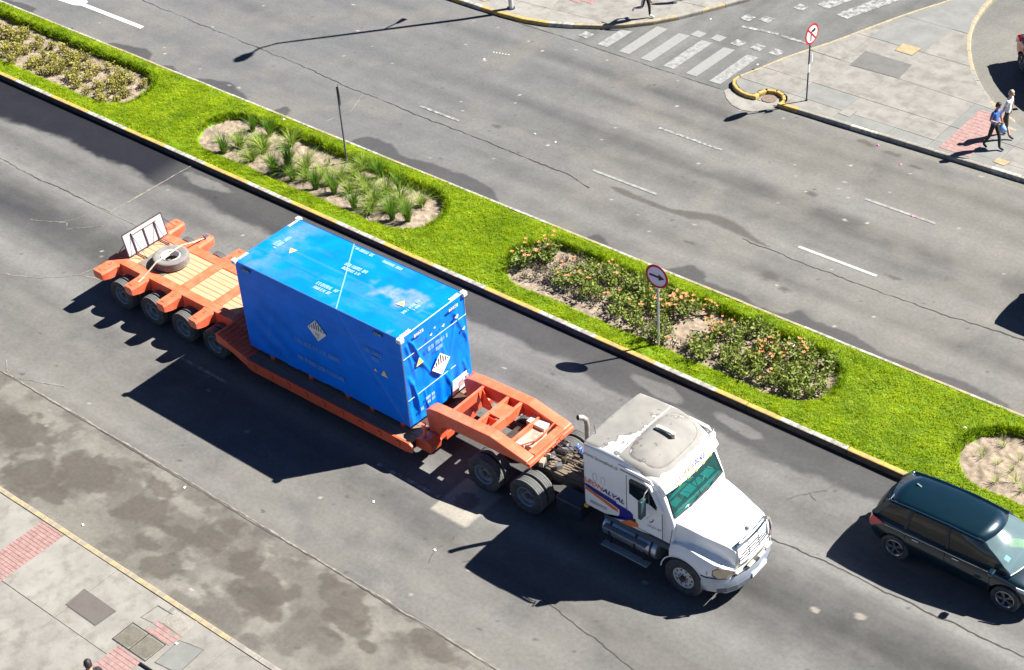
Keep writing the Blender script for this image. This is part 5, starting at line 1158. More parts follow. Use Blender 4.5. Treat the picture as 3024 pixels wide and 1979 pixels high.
# glass
TEAL = glass_mat('teal_glass', (.26, .74, .72), .30); NAVY = glass_mat('dark_side_glass', (.10, .22, .30), .55)
def wpt(u, v):
    y = -.98+1.96*u; bow = .06*(1-(2*u-1)**2); return (11.27-.30*v+bow, y*(1-.04*v), 2.15+.68*v)
m = MB(); m.grid([[wpt(i/12, j/4) for j in range(5)] for i in range(13)]); m.build('windshield', TEAL, K, smooth=1, thick=.008)
m = MB(); m.tube([wpt(i/12, 0) for i in range(13)], .022, 6); m.tube([wpt(0, j/4) for j in range(5)], .018, 6); m.tube([wpt(1, j/4) for j in range(5)], .018, 6); m.tube([wpt(.5, j/4) for j in range(5)], .010, 6); m.build('windshield_gasket', BLK, K)
for a, b in ((.28, .62), (.62, .30)):
    p = Vector(wpt(a, 0)); q_ = Vector(wpt(b if a < .5 else .92, .12)); m = MB(); m.bar(p+Vector((.03, 0, 0)), q_+Vector((.03, 0, .01)), .015, .012); m.build('wiper', BLK, K)
# inside: dash, seats, wheel, papers
TQ = pm('cab_trim', (.05, .07, .07), .7, var=.1)
m = MB(); m.prism([(10.85, 2.02), (10.85, 2.20), (11.0, 2.25), (11.18, 2.12), (11.16, 2.02)], 'y', -.95, .95); m.build('dashboard', TQ, K, bevel=.02)
for y in (-.5, .5):
    m = MB(); m.box(10.15, 10.6, y-.25, y+.25, 2.02, 2.14); m.prism([(10.02, 2.1), (9.95, 2.85), (10.07, 2.85), (10.17, 2.1)], 'y', y-.25, y+.25); m.build('seat', pm('seat_cloth', (.06, .10, .11), .8), K, bevel=.03)
m = MB(); m.lathe([(.20, -.012), (.215, 0), (.20, .012), (.188, 0)], (0, 0, 0), 'z', 24); m.cyl((0, 0, -.01), (0, 0, -.15), .03, n=8); m.box(-.19, .19, -.012, .012, -.008, .008)
sw = m.build('steering_wheel', BLK, K, local=True); sw.location = Vector((10.78, .5, 2.30))-o0; sw.rotation_euler = (0, -.9, 0)
for (x, y, s, c) in ((11.05, -.12, .22, (.75, .8, .8)), (11.05, .26, .15, (.6, .75, .75)), (11.06, .68, .20, (.8, .8, .78)), (11.04, -.62, .16, (.5, .6, .6))):
    m = MB(); m.add([(x-s*.5, y-s, 2.265), (x+s*.4, y-s*.8, 2.205), (x+s*.35, y+s, 2.21), (x-s*.5, y+s*.9, 2.27)], [(0, 1, 2, 3)]); m.build('paper', pm('dash_paper%d' % int(c[0]*100), c, .7), K, thick=.004)
# doors with windows on both sides, handle, number
for s in (-1, 1):
    y = s*1.172
    d_ = MB(); d_.prism([(10.02, 1.45), (10.02, 2.93), (10.10, 3.0), (10.55, 3.0), (10.70, 2.92), (11.02, 2.30), (11.04, 1.45)], 'y', y-s*.18, y+s*.006); door = d_.build('door', WHT, K, bevel=.012)
    m = MB(); m.prism([(10.10, 2.44), (10.10, 2.86), (10.15, 2.93), (10.54, 2.93), (10.66, 2.84), (10.66, 2.40), (10.38, 2.34)], 'y', y+s*.008, y+s*.012); m.build('window', NAVY, door)
    m = MB(); m.prism([(10.69, 2.40), (10.69, 2.82), (10.90, 2.42), (10.88, 2.30)], 'y', y+s*.008, y+s*.012); m.build('quarter_window', NAVY, door)
    m = MB(); m.tube([(10.69, y+s*.014, 2.39), (10.68, y+s*.014, 2.86), (10.62, y+s*.014, 2.92)], .012, 6); m.build('window_bar', BLK, door)
    m = MB()
    for a, b in (((10.02, 1.45), (10.02, 2.95)), ((11.045, 1.45), (11.045, 2.28)), ((10.02, 1.448), (11.04, 1.448))): m.bar((a[0], y+s*.004, a[1]), (b[0], y+s*.004, b[1]), .014, .008, (0, 1, 0))
    m.build('door_gap', BLK, door)
    m = MB(); m.box(10.12, 10.28, y+s*.008, y+s*.03, 1.60, 1.68); m.build('door_handle', BLK, door, bevel=.006)
    # mirror
    mir = MB(); mir.box(10.60, 10.70, s*1.43-.11, s*1.43+.11, 2.16, 2.72); mi = mir.build('mirror', pm('mirror_shell', (.02, .05, .06), .3) if s < 0 else WHT, K, bevel=.03, seg=3)
    m = MB(); m.tube([(10.70, s*1.18, 2.98), (10.72, s*1.40, 2.94), (10.68, s*1.43, 2.72)], .014, 6); m.tube([(10.75, s*1.18, 2.1), (10.72, s*1.40, 2.12), (10.68, s*1.43, 2.18)], .014, 6); m.build('mirror_arm', CHR, mi)
    # drip rail / air deflector
    m = MB(); m.prism([(9.80, 3.10), (9.80, 3.20), (10.72, 3.17), (10.80, 3.06), (10.70, 3.10)], 'y', s*1.165, s*1.20); m.build('drip_rail', WHT, K, bevel=.006)
    m = MB(); m.prism([(9.84, 3.03), (9.84, 3.09), (10.66, 3.07), (10.74, 3.0), (10.64, 3.03)], 'y', s*1.168, s*1.178); m.build('deflector_slot', pm('slot_grey', (.22, .20, .19), .7), K)
    # sleeper vents
    m = MB()
    for xx in (9.08, 9.32):
        m.tube([(xx-.055, s*1.172, 2.30), (xx-.055, s*1.172, 2.48), (xx, s*1.172, 2.52), (xx+.055, s*1.172, 2.48), (xx+.055, s*1.172, 2.30), (xx, s*1.172, 2.26), (xx-.055, s*1.172, 2.30)], .006, 4)
    m.build('sleeper_vent', pm('vent_line', (.42, .42, .40), .6), K)
    m = MB()
    for k in range(3): m.box(8.92, 9.42, s*1.171, s*1.178, 1.50+k*.035, 1.515+k*.035)
    m.build('louvre', pm('vent_line', (.42, .42, .40), .6), K)
# --- livery: stripes, lettering, number
ORP = pm('livery_orange', (.70, .17, .045), .4, var=.08); BLP = pm('livery_blue', (.012, .012, .20), .4, var=.08); GRP = pm('livery_grey', (.20, .20, .19), .5, var=.05)
for s in (-1, 1):
    y0, y1 = s*1.174, s*1.177
    def band(pts, mat, nm, yo=0.0):
        MB().prism(pts, 'y', y0+s*yo, y1+s*yo).build(nm, mat, K)
    band([(8.76, 2.06), (9.35, 1.94), (9.85, 1.88), (10.12, 1.86), (10.20, 1.80), (10.20, 1.66), (10.05, 1.52), (9.75, 1.40), (9.35, 1.34), (9.25, 1.32), (9.55, 1.36), (9.75, 1.48), (9.80, 1.60), (9.80, 1.74), (9.6, 1.80), (9.1, 1.90), (8.76, 1.995)], BLP, 'livery_stripe', .0062)
    band([(8.76, 1.96), (9.4, 1.80), (9.74, 1.71), (9.76, 1.64), (9.62, 1.64), (9.3, 1.73), (8.76, 1.875)], ORP, 'livery_stripe', .0058)
    band([(9.80, 1.35), (10.0, 1.50), (10.15, 1.60), (10.28, 1.62), (10.36, 1.56), (10.34, 1.46), (10.1, 1.37)], ORP, 'livery_stripe', .0066)
    xd = (1, 0, -.13) if s < 0 else (-1, 0, .13); yd = (.0, 0, 1)
    k = 1 if s < 0 else -1
    yy = s*1.184
    place_text('LEON', .19, ORP, K, (9.02 if s < 0 else 9.60, yy, 2.16 if s < 0 else 2.08), xd, yd, shear=.3, sx=1.15, bold=.004)
    place_text('ALVAL', .19, BLP, K, (9.62 if s < 0 else 9.0, yy, 2.085 if s < 0 else 2.16), xd, yd, shear=.3, sx=1.15, bold=.004)
    place_text('www.leonalval.cl', .145, GRP, K, (9.26, yy, 3.02), (1, 0, 0) if s < 0 else (-1, 0, 0), (0, 0, 1), sx=1.05, bold=.001)
    m = MB(); random.seed(5)
    for q_ in range(18):
        a = 8.82+q_*.05; z_ = 2.035-(a-8.76)*.13; m.box(a, a+.036, y0+s*.013, y1+s*.013, z_-.02, z_+.035)
    o = m.build('small_lettering', BLP, K); o['kind'] = 'stuff'
    place_text('LKZV-87', .105, GRP, K, (10.82, yy+s*.002, 1.72), (1, 0, 0) if s < 0 else (-1, 0, 0), (0, 0, 1))
    m = MB(); m.tube([(10.68, yy, 1.83), (10.76, yy, 1.88), (10.80, yy, 1.98)], .012, 5); m.build('door_logo', DARKINK, K)
for txt, yy, mt in (('LEON', -.36, ORP), ('ALVAL', .24, BLP)):
    p = Vector((11.02+.10*(1-(yy/1.08)**2)-.02, yy, 3.005)); place_text(txt, .16, mt, K, p+Vector((.045, 0, .045)), (0, 1, 0), (-.55, 0, .6), shear=.25, sx=1.15, bold=.003)
# --- hood and fenders: lofted half-sections mirrored
def hood_sec(x):
    t = (x-11.24)/(12.78-11.24)
    Hc = np.interp(x, [11.24, 11.6, 12.2, 12.55, 12.70, 12.78], [2.13, 2.08, 1.96, 1.88, 1.80, 1.70]); Wt = np.interp(x, [11.24, 12.0, 12.6, 12.78], [.90, .78, .62, .56])
    Zs = Hc-np.interp(x, [11.24, 12.0, 12.6, 12.78], [.13, .14, .14, .12]); Ws = Wt+.09
    Vz = np.interp(x, [11.24, 11.6, 12.0, 12.5, 12.78], [1.72, 1.60, 1.50, 1.36, 1.16]); Vy = np.interp(x, [11.24, 11.8, 12.4, 12.78], [1.02, .93, .78, .66])
    Fz = np.interp(x, [11.24, 11.5, 11.8, 12.2, 12.5, 12.66, 12.78], [1.40, 1.52, 1.52, 1.42, 1.32, 1.22, 1.08]); Fy = np.interp(x, [11.24, 12.0, 12.4, 12.64, 12.78], [1.13, 1.13, 1.07, .93, .80])
    Oy = np.interp(x, [11.24, 12.0, 12.25, 12.5, 12.66, 12.78], [1.19, 1.20, 1.17, 1.06, .95, .82]); Oz = Fz-.12
    half = [(0, Hc), (Wt*.5, Hc-.012), (Wt*.85, Hc-.035), (Wt, Hc-.06), (Ws, Zs), (Vy, Vz), (Fy-.10, Fz-.01), (Fy, Fz), (Oy, Oz), (Oy+.005, (Oz+.86)/2), (Oy-.01, .86)]
    if x < 11.35: pass
    return [(x, -y, z) for y, z in reversed(half)] + [(x, y, z) for y, z in half[1:]]
m = MB(); hs = [hood_sec(x) for x in (11.24, 11.27, 11.45, 11.65, 11.85, 12.05, 12.25, 12.42, 12.55, 12.64, 12.70, 12.745)]
fr_ = [(12.745+.05*(1-(abs(p[1])/.9)**2), p[1]*.90, .86+(p[2]-.86)*.93) for p in hs[-1]]; hs.append(fr_)
m.loft(hs, closed=True); hood = m.build('hood', WHT, K, smooth=.75)
for s in (-1, 1):
    pass
cuts = []
for s in (-1, 1):
    c = MB().cyl((11.63-o0.x, s*.72, .56), (11.63-o0.x, s*1.35, .56), .62, n=36).build('cutter', WHT); c.parent = K; cuts.append(c)
bake(hood, cuts); smooth_me(hood.data, .7)
for s in (-1, 1):
    m = MB(); m.tube([(11.63+.625*math.cos(a), s*1.195, .56+.625*math.sin(a)) for a in np.linspace(.35, PI-.1, 16)], .016, 6); m.build('fender_lip', WHT, K)
    truck_wheel(K, 11.63, s*1.06, .525, s, 'front', .3)
    m = MB(); m.bar((11.255, s*1.2, 1.35), (11.255, s*1.03, 1.98), .014, .01, (1, 0, 0)); m.build('hood_gap', BLK, K)
    # headlamp
    hp = []
    for (x, y, z) in ((12.40, 1.125, 1.08), (12.40, 1.115, 1.23), (12.53, 1.045, 1.32), (12.70, .90, 1.25), (12.79, .74, 1.13), (12.71, .92, 1.0), (12.53, 1.07, .985)): hp.append((x+.03, s*(y+.02), z))
    m = MB(); c = (12.66, s*1.02, 1.15); m.add(hp+[c], [(i, (i+1) % 7, 7) for i in range(7)]); m.build('headlamp', pm('headlamp_lens', (.62, .50, .28), .15, var=.2, scale=8, coat=.6), K, smooth=1)
    m = MB(); m.tube(hp+[hp[0]], .016, 6); m.build('headlamp_rim', pm('lamp_rim', (.16, .13, .18), .4), K)
m = MB(); m.tube([(12.16, -1.215, 1.0), (12.2, -1.22, 1.04)], .01, 5)
place_text('2', .13, DARKINK, K, (12.30, -1.19, 1.10), (1, .25, 0), (0, 0, 1), 'fender_number')
# grille with chrome surround and bars
CHR2 = pm('polished_bars', (.82, .84, .88), .17, metal=1.0, var=.05)
def gp(u, v): return (12.83-.10*v-.05*(2*u-1)**2, -.60+1.20*u, 1.22+.58*v)
def gp2(u, v, d):
    p = gp(u, v); return (p[0]+d, p[1], p[2])
m = MB(); m.grid([[gp2(i/10, j/4, .005) for j in range(5)] for i in range(11)]); m.build('grille_back', BLK, K)
for k in range(7):
    v = .06+.72*k/6; m = MB(); m.tube([gp2(.04+.92*i/10, v, .03) for i in range(11)], .015, 8); m.build('grille_bar', CHR2, K)
for u in (.33, .66):
    m = MB(); m.tube([gp2(u, v, .04) for v in (.03, .4, .8)], .012, 6); m.build('grille_rib', CHR, K)
m = MB(); m.grid([[gp2(i/10, v, d) for v, d in ((.80, .045), (.86, .07), (.95, .06), (1.03, .01))] for i in range(11)]); m.build('grille_cap', CHR, K, smooth=1, thick=.015)
m = MB(); m.tube([gp2(0, .9, .03), gp2(-.02, .5, .03), gp2(0, 0, .03), gp2(.5, -.06, .04), gp2(1, 0, .03), gp2(1.02, .5, .03), gp2(1, .9, .03)], .03, 8); m.build('grille_frame', ALU, K, smooth=1)
m = MB(); m.box(12.60, 12.70, -.05, .05, 1.86, 1.91); m.build('hood_emblem', pm('emblem_grey', (.35, .33, .31), .4), K, bevel=.01)
# bumper: swept section along a plan curve
BUMP = pm('bumper_grey', (.40, .46, .55), .28, metal=.55, var=.10, scale=4, grime=.3, gcol=(.3, .3, .3))
pl = [(12.16, -1.21), (12.32, -1.19), (12.52, -1.10), (12.70, -.94), (12.84, -.70), (12.93, -.35), (12.96, 0), (12.93, .35), (12.84, .70), (12.70, .94), (12.52, 1.10), (12.32, 1.19), (12.16, 1.21)]
S_ = []
for i, (x, y) in enumerate(pl):
    lo = .46 if abs(y) < 1.0 else .52; n_ = Vector((x-11.9, y*1.2, 0)).normalized()
    S_.append([(x-n_.x*.10, y-n_.y*.10, .93), (x-n_.x*.015, y-n_.y*.015, .95), (x, y, .90), (x+n_.x*.015, y+n_.y*.015, .72), (x-n_.x*.01, y-n_.y*.01, lo+.02), (x-n_.x*.10, y-n_.y*.10, lo)])
m = MB(); m.loft(S_, closed=True); m.build('bumper', BUMP, K, smooth=.8)
m = MB(); m.tube([(p[0]-.02, p[1]*.985, .955) for p in pl], .012, 6); m.build('bumper_gap', BLK, K)
m = MB()
for i in range(2, len(pl)-3):
    (x, y), (x1, y1) = pl[i], pl[i+1]; m.bar((x+.01, y, .60), (x1+.01, y1, .60), .008, .14)
m.build('bumper_intake', pm('intake_dark', (.10, .11, .13), .5), K)
m = MB(); m.box(12.955, 12.985, -.86+.6, -.26+.6, .62, .74); m.build('licence_plate', pm('plate_white', (.75, .75, .73), .5), K, bevel=.004)
for (x, y) in ((12.80, -.62), (12.90, -.25), (12.92, .15), (12.88, .5)): m = MB(); m.box(x-.02, x+.06, y-.12, y+.12, 1.02, 1.06); m.build('trim_lamp', pm('trim_amber', (.72, .62, .38), .3), K, bevel=.01)
# --- chassis
for s in (-1, 1):
    m = MB(); m.box(4.8, 11.4, s*.43-.045, s*.43+.045, .78, 1.06); m.build('frame_rail', DIRT, K)
for xx in (4.85, 5.9, 6.5, 7.4, 8.2): MB().box(xx-.05, xx+.05, -.384, .384, .82, 1.02).build('frame_cross', DIRT, K)
m = MB(); m.prism([(5.55, -.42), (5.45, -.2), (5.45, .2), (5.55, .42), (6.35, .42), (6.5, .15), (6.5, -.15), (6.35, -.42)], 'z', 1.10, 1.18); m.build('fifth_wheel', pm('greasy_plate', (.05, .045, .04), .5, metal=.4, var=.3), K)
for xx in (5.44, 6.85):
    m = MB(); m.cyl((xx, -1.0, .53), (xx, 1.0, .53), .11, n=12); m.cyl((xx, 0, .53-.2), (xx, 0, .53+.2), .22, n=14); m.build('axle', DIRT, K)
    for s in (-1, 1):
        truck_wheel(K, xx, s*1.075, .525, s, 'dish', random.uniform(0, 6)); truck_wheel(K, xx, s*.765, .525, s, 'dish', 0, hub=False)
m = MB(); m.cyl((11.63, -.9, .5), (11.63, .9, .5), .07, n=10); m.build('axle', DIRT, K)
m = MB(); m.box(6.95, 8.55, -.40, .40, 1.062, 1.085); m.build('catwalk', pm('brown_catwalk', (.16, .125, .085), .8, var=.35, scale=8, bump=.4, bscale=20), K)
m = MB()
for k in range(5): m.box(7.55+.0*k, 8.35, -.32+.13*k, -.24+.13*k, 1.087, 1.11)
m.build('catwalk_tread', pm('brown_catwalk', (.16, .125, .085), .8), K)['kind'] = 'stuff'
rr_ = random.Random(4)
for k in range(16):                                           # valves, brackets, fittings behind the cab
    x, y = rr_.uniform(6.75, 7.55), rr_.uniform(-.5, .5); m = MB(); w1, w2, h = rr_.uniform(.04, .16), rr_.uniform(.03, .08), rr_.uniform(.04, .16); M_ = Matrix.Translation((x, y, 1.09)) @ Matrix.Rotation(rr_.uniform(0, 3.1), 4, 'Z')
    m.box(-w1, w1, -w2, w2, 0, h, M_); m.build('fitting', rr_.choice([DIRT, ALU, BLK, pm('dusty_fitting', (.30, .26, .2), .7)]), K, bevel=.006, seg=1)
for k in range(5):
    y = -.35+.16*k; m = MB(); m.tube([(6.6, y, 1.15), (6.85, y+.1, 1.36+.03*k), (7.3, y*.6+.1, 1.32), (7.8, y*.4+.1, 1.30), (8.55, .25+.05*k, 1.55)], .014, 6); m.build('hose', BLK if k % 2 else DIRT, K, smooth=1)
m = MB(); pts = []
for i in range(150):
    t = i/149; a = t*2*PI*17; c = Vector((7.35+1.15*t, .34-.16*math.sin(PI*t)+.02, 1.42-.14*math.sin(PI*t)+.18*t*t)); pts.append(c+Vector((0, .055*math.cos(a), .055*math.sin(a))))
m.tube(pts, .011, 5); m.build('coiled_air_hose', pm('blue_hose', (.03, .18, .62), .35), K, smooth=1)
# exhaust stack, tanks, steps, battery box
m = MB(); m.tube([(8.38, -.52, 1.2), (8.38, -.52, 3.25), (8.37, -.54, 3.40), (8.33, -.62, 3.50), (8.28, -.72, 3.54)], [.065, .065, .065, .066, .07], 14); m.build('exhaust_stack', pm('stack_steel', (.36, .34, .29), .5, metal=.4, var=.2), K, smooth=1)
m = MB(); m.cyl((8.272, -.735, 3.546), (8.28, -.72, 3.541), .058, n=14); m.build('exhaust_mouth', DK, K)
for s in (-1, 1):
    m = MB(); m.cyl((9.28, s*.93, .86), (10.86, s*.93, .86), .29, n=28); m.build('fuel_tank', ALU, K, bevel=.02, smooth=.6)
    for xx in (9.5, 10.25, 10.7): m = MB(); m.lathe([(.295, -.03), (.302, -.03), (.302, .03), (.295, .03)], (xx, s*.93, .86), 'x', 28); m.build('tank_strap', BLK, K)
    m = MB(); m.box(9.36, 10.62, s*1.22-.10, s*1.22+.06, 1.02, 1.06); m.build('step', pm('step_alu', (.25, .30, .34), .45, metal=.5, var=.25, scale=20), K, bevel=.008)
    m = MB(); m.box(9.34, 10.70, s*1.24-.12, s*1.24+.07, .46, .50); m.build('step', pm('step_alu', (.25, .30, .34), .45), K, bevel=.008)
    m = MB(); m.box(9.5, 9.54, s*1.18-.03, s*1.18+.03, .50, 1.02); m.box(10.5, 10.54, s*1.18-.03, s*1.18+.03, .50, 1.02); m.build('step_bracket', BLK, K)
    m = MB(); m.box(9.3, 11.2, s*.95, s*1.13, 1.16, 1.31); m.build('cab_sill', pm('sill_dark', (.05, .07, .09), .5), K)
    m = MB(); m.box(7.75, 8.55, s*.62, s*1.10, .52, 1.02); m.build('battery_box', pm('box_black', (.015, .025, .035), .35, var=.3), K, bevel=.06, seg=3)
m = MB(); m.box(8.70, 8.80, -1.15, -1.05, 1.22, 1.29); m.build('side_marker', pm('amber_lens', (.75, .38, .05), .3), K)
m = MB(); m.box(8.75, 11.2, -.9, .9, 1.20, 1.30); m.build('cab_floor', BLK, K)
m = MB(); m.box(11.3, 12.6, -.45, .45, .6, 1.3); m.build('engine_block', BLK, K)
# ================================================================== CARS
def car_body(name, label, cat, loc, rz, paint, L=4.45, Wd=1.82, H=1.66, wb=2.70, hood_z=1.02, glass=None, wg=None, suv=True, rear_glass_in=.12):
    t = thing(name, label, cat, loc, rz); f = L/2; hw = Wd/2; wr = .35 if suv else .32
    ax = (-wb/2-.02, wb/2-.02)
    # lower body loft, x from tail to nose
    st = [(-f, .62, .86, hw*.80), (-f+.06, .42, 1.0, hw*.90), (-f+.22, .32, 1.06, hw*.97), (-f+.6, .25, 1.07, hw), (-.8, .22, 1.04, hw*1.0), (.2, .22, 1.01, hw), (.95, .22, hood_z+.0, hw*.995), (1.35, .24, hood_z-.03, hw*.985), (f-.45, .26, hood_z-.12, hw*.95), (f-.18, .32, hood_z-.22, hw*.86), (f-.05, .40, hood_z-.32, hw*.72), (f, .48, hood_z-.42, hw*.6)]
    secs = []
    for (x, zb, zt, w_) in st:
        mid = (zb+zt)/2
        secs.append([(x, -w_*.86, zb), (x, -w_*.97, zb+.08), (x, -w_, mid-.05), (x, -w_*.985, mid+.12), (x, -w_*.955, zt-.07), (x, -w_*.90, zt-.01), (x, -w_*.6, zt+.025), (x, 0, zt+.045), (x, w_*.6, zt+.025), (x, w_*.90, zt-.01), (x, w_*.955, zt-.07), (x, w_*.985, mid+.12), (x, w_, mid-.05), (x, w_*.97, zb+.08), (x, w_*.86, zb)])
    m = MB(); m.loft(secs, closed=True); body = m.build('body', paint, t, local=True)
    cuts = []
    for xa in ax:
        for s in (-1, 1):
            c = MB().cyl((xa, s*(hw-.30), wr+.02), (xa, s*(hw+.15), wr+.02), wr+.075, n=28).build('cutter', paint); c.parent = t; cuts.append(c)
    md = body.modifiers.new('sub', 'SUBSURF'); md.levels = 2; md.render_levels = 2
    bake(body); bake(body, cuts); smooth_me(body.data, .7)
    # roof
    r0, r1 = -f+.42, .62; b0, b1 = -f+.10, 1.40; wr_, wb_ = hw*.70, hw*.90; zb = 1.04
    if not suv: r0, r1, b0, b1 = -f+.75, .45, -f+.25, 1.25
    xs = np.linspace(r0, r1, 9); P = []
    for x in xs:
        u = (x-r0)/(r1-r0); zc = H-.10*(2*u-1.1)**2*.6-.02; P.append([(x+(1-v*v)*(.16*u**3-.10*(1-u)**3), wr_*v*(1-.04*abs(2*u-1)), zc-.07*abs(v)**2.5+(1-v*v)*.03*(u**3+(1-u)**3)) for v in np.linspace(-1, 1, 11)])
    m = MB(); m.grid(P); rf = m.build('roof', paint, t, local=True, smooth=1); md = rf.modifiers.new('s', 'SOLIDIFY'); md.thickness = .03; md.offset = -1
    C = {}
    for s in (-1, 1):
        C[('rr', s)] = Vector((r0, s*wr_*.96, P[0][0][2])); C[('rf', s)] = Vector((r1, s*wr_*.96, P[-1][0][2])); C[('bf', s)] = Vector((b1, s*wb_*.94, zb)); C[('br', s)] = Vector((b0, s*wb_*.93, zb+.03))
        zr = P[4][0][2]
        C[('mr', s)] = Vector((-.25, s*wr_*1.0, P[4][0][2])); C[('mb', s)] = Vector((-.15, s*wb_*1.0, zb))
        C[('cr', s)] = Vector((-1.20 if suv else -.95, s*wr_*.99, P[2][0][2])); C[('cb', s)] = Vector((-1.25 if suv else -1.1, s*wb_*.99, zb+.01))
        m = MB()
        for a, b, w1 in (('mr', 'mb', .06), ('cr', 'cb', .08)): m.bar(C[(a, s)], C[(b, s)], w1, .05, (0, s, .3))
        m.build('window_post', BLK, t, local=True)
        m = MB()
        for a, b, w1 in (('rf', 'bf', .06), ('rr', 'br', .13)): m.bar(C[(a, s)], C[(b, s)], w1, .05, (0, s, .3))
        m.tube([C[('bf', s)], C[('mb', s)], C[('cb', s)], C[('br', s)]], .03, 6); m.tube([C[('rf', s)], Vector((.2, s*wr_*.99, P[7][0][2])), C[('mr', s)], C[('cr', s)], C[('rr', s)]], .035, 6)
        m.build('pillars', paint, t, local=True, smooth=.8)
        # panes
        def pane(a, b, c, d, nm, gm, bow=.02):
            n_ = (b-a).cross(d-a).normalized(); ctr = (a+b+c+d)/4
            if n_.y*s < 0 and nm == 'side_window': n_ = -n_
            G = []
            for i in range(5):
                u = i/4; G.append([(a*(1-u)+b*u)*(1-v)+(d*(1-u)+c*u)*v + n_*bow*4*(u*(1-u)+v*(1-v))*.5 for v in (0, .25, .5, .75, 1)])
            MB().grid(G).build(nm, gm, t, local=True, smooth=1)
        pane(C[('bf', s)], C[('mb', s)], C[('mr', s)], C[('rf', s)], 'side_window', glass); pane(C[('mb', s)], C[('cb', s)], C[('cr', s)], C[('mr', s)], 'side_window', glass); pane(C[('cb', s)], C[('br', s)], C[('rr', s)], C[('cr', s)], 'side_window', glass, .01)
        if s == -1:
            def cross_pane(kb, kt, nm, gm, bow):
                a, b, c, d = C[(kb, -1)], C[(kb, 1)], C[(kt, 1)] if (kt, 1) in C else None, C[(kt, -1)]
                return (a, b, d)
    def xpane(kb, kt, nm, gm, bow):
        a, b, d, c = C[(kb, -1)], C[(kb, 1)], C[(kt, -1)], C[(kt, 1)]; G = []
        for i in range(9):
            u = i/8; k = 4*u*(1-u)*bow; G.append([(a*(1-u)+b*u)*(1-v)+(d*(1-u)+c*u)*v + Vector((k, 0, abs(k)*.25*(.4+v)+(.06*4*v*(1-v) if bow > 0 else 0))) for v in (0, .25, .5, .75, 1)])
        MB().grid(G).build(nm, gm, t, local=True, smooth=1); return [g_[0] for g_ in G]
    e1 = xpane('bf', 'rf', 'windshield', wg or glass, .16); e2 = xpane('br', 'rr', 'rear_window', glass, -.10)
    m = MB(); m.tube([p+Vector((.01, 0, .0)) for p in e1], .018, 6); m.build('cowl', CHR if suv else BLK, t, local=True, smooth=1)
    m = MB(); m.bar(e1[2]+Vector((.04, 0, .03)), e1[5]+Vector((-.05, 0, .10)), .014, .012); m.build('wiper', BLK, t, local=True)
    # inside
    m = MB(); m.prism([(.75, .95), (.80, 1.06), (1.3, 1.065), (1.35, .95)], 'y', -hw*.82, hw*.82); m.build('dashboard', pm('car_dash', (.05, .06, .065), .6), t, local=True, bevel=.02)
    for y in (-.38, .38):
        m = MB(); m.prism([(-.15, .9), (-.30, 1.38), (-.16, 1.40), (0, .9)], 'y', y-.22, y+.22); m.box(-.30, -.2, y-.12, y+.12, 1.40, 1.52); m.build('seat', pm('tan_seat', (.22, .15, .11), .8), t, local=True, bevel=.03)
    m = MB(); m.prism([(-1.05, .9), (-1.2, 1.34), (-1.08, 1.36), (-.9, .9)], 'y', -.6, .6); m.build('rear_seat', pm('tan_seat', (.22, .15, .11), .8), t, local=True, bevel=.03)
    # lights, trim, mirrors, wheels
    for s in (-1, 1):
        m = MB(); m.loft([[(-f+.015, s*hw*.52, .98), (-f-.03, s*hw*.55, .86), (-f+.0, s*hw*.78, .78), (-f+.02, s*hw*.80, 1.02)], [(-f+.10, s*(hw*.93), 1.03), (-f+.03, s*(hw*.92), .90), (-f+.06, s*(hw*.945), .76), (-f+.12, s*(hw*.93), 1.06)], [(-f+.42, s*(hw*.968), .985), (-f+.40, s*(hw*.985), .97), (-f+.40, s*(hw*.985), .95), (-f+.42, s*(hw*.968), .99)]], closed=True); m.build('tail_lamp', pm('red_lamp', (.55, .015, .03), .12, var=.15, coat=.8), t, local=True, smooth=.9)
        m = MB(); m.loft([[(f-.16, s*hw*.60, .78), (f-.12, s*hw*.60, .68)], [(f-.30, s*hw*.88, .82), (f-.26, s*hw*.90, .70)], [(f-.60, s*hw*.955, .87), (f-.56, s*hw*.965, .80)]], cap=False); m.build('headlamp', pm('car_headlamp', (.6, .62, .64), .1, coat=.8), t, local=True, thick=.03)
        m = MB(); m.box(.98, 1.12, s*hw-.02, s*(hw+.17)+.02 if s > 0 else s*hw+.02, 1.05, 1.17) if s > 0 else m.box(.98, 1.12, -(hw+.19), -hw+.02, 1.05, 1.17); m.build('door_mirror', paint, t, local=True, bevel=.03, seg=3)
        m = MB(); m.bar((-f+.45, s*(hw+.004), 1.0), (.95, s*(hw*.975), .985), .012, .02, (0, s, 0)); m.build('belt_trim', CHR, t, local=True)
        for xg in (.98, -.18, -1.22):
            m = MB(); m.bar((xg, s*hw*.985, .36), (xg, s*hw*.962, 1.0), .035, .012, (1, 0, 0)); m.build('door_gap', BLK, t, local=True)
        for xg in (.02, -1.02):
            m = MB(); m.box(xg, xg+.17, s*hw*.985-.02, s*hw*.985+.02, .89, .92); m.build('door_handle', CHR, t, local=True, bevel=.008)
        for xa in ax:
            w_ = MB(); rim_spokes(w_, wr, s); wo = w_.build('wheel', ALLOY, t, local=True, smooth=.5); wo.location = (xa, s*(hw-.115), wr); wo.rotation_euler = (0, random.uniform(0, 6), 0)
            tm_ = car_tyre(wr); link('tyre', tm_, None, wo)
            m = MB(); m.cyl((0, s*-.06, 0), (0, s*-.02, 0), wr*.64, n=20); m.build('brake_disc', BLK, wo, local=True)
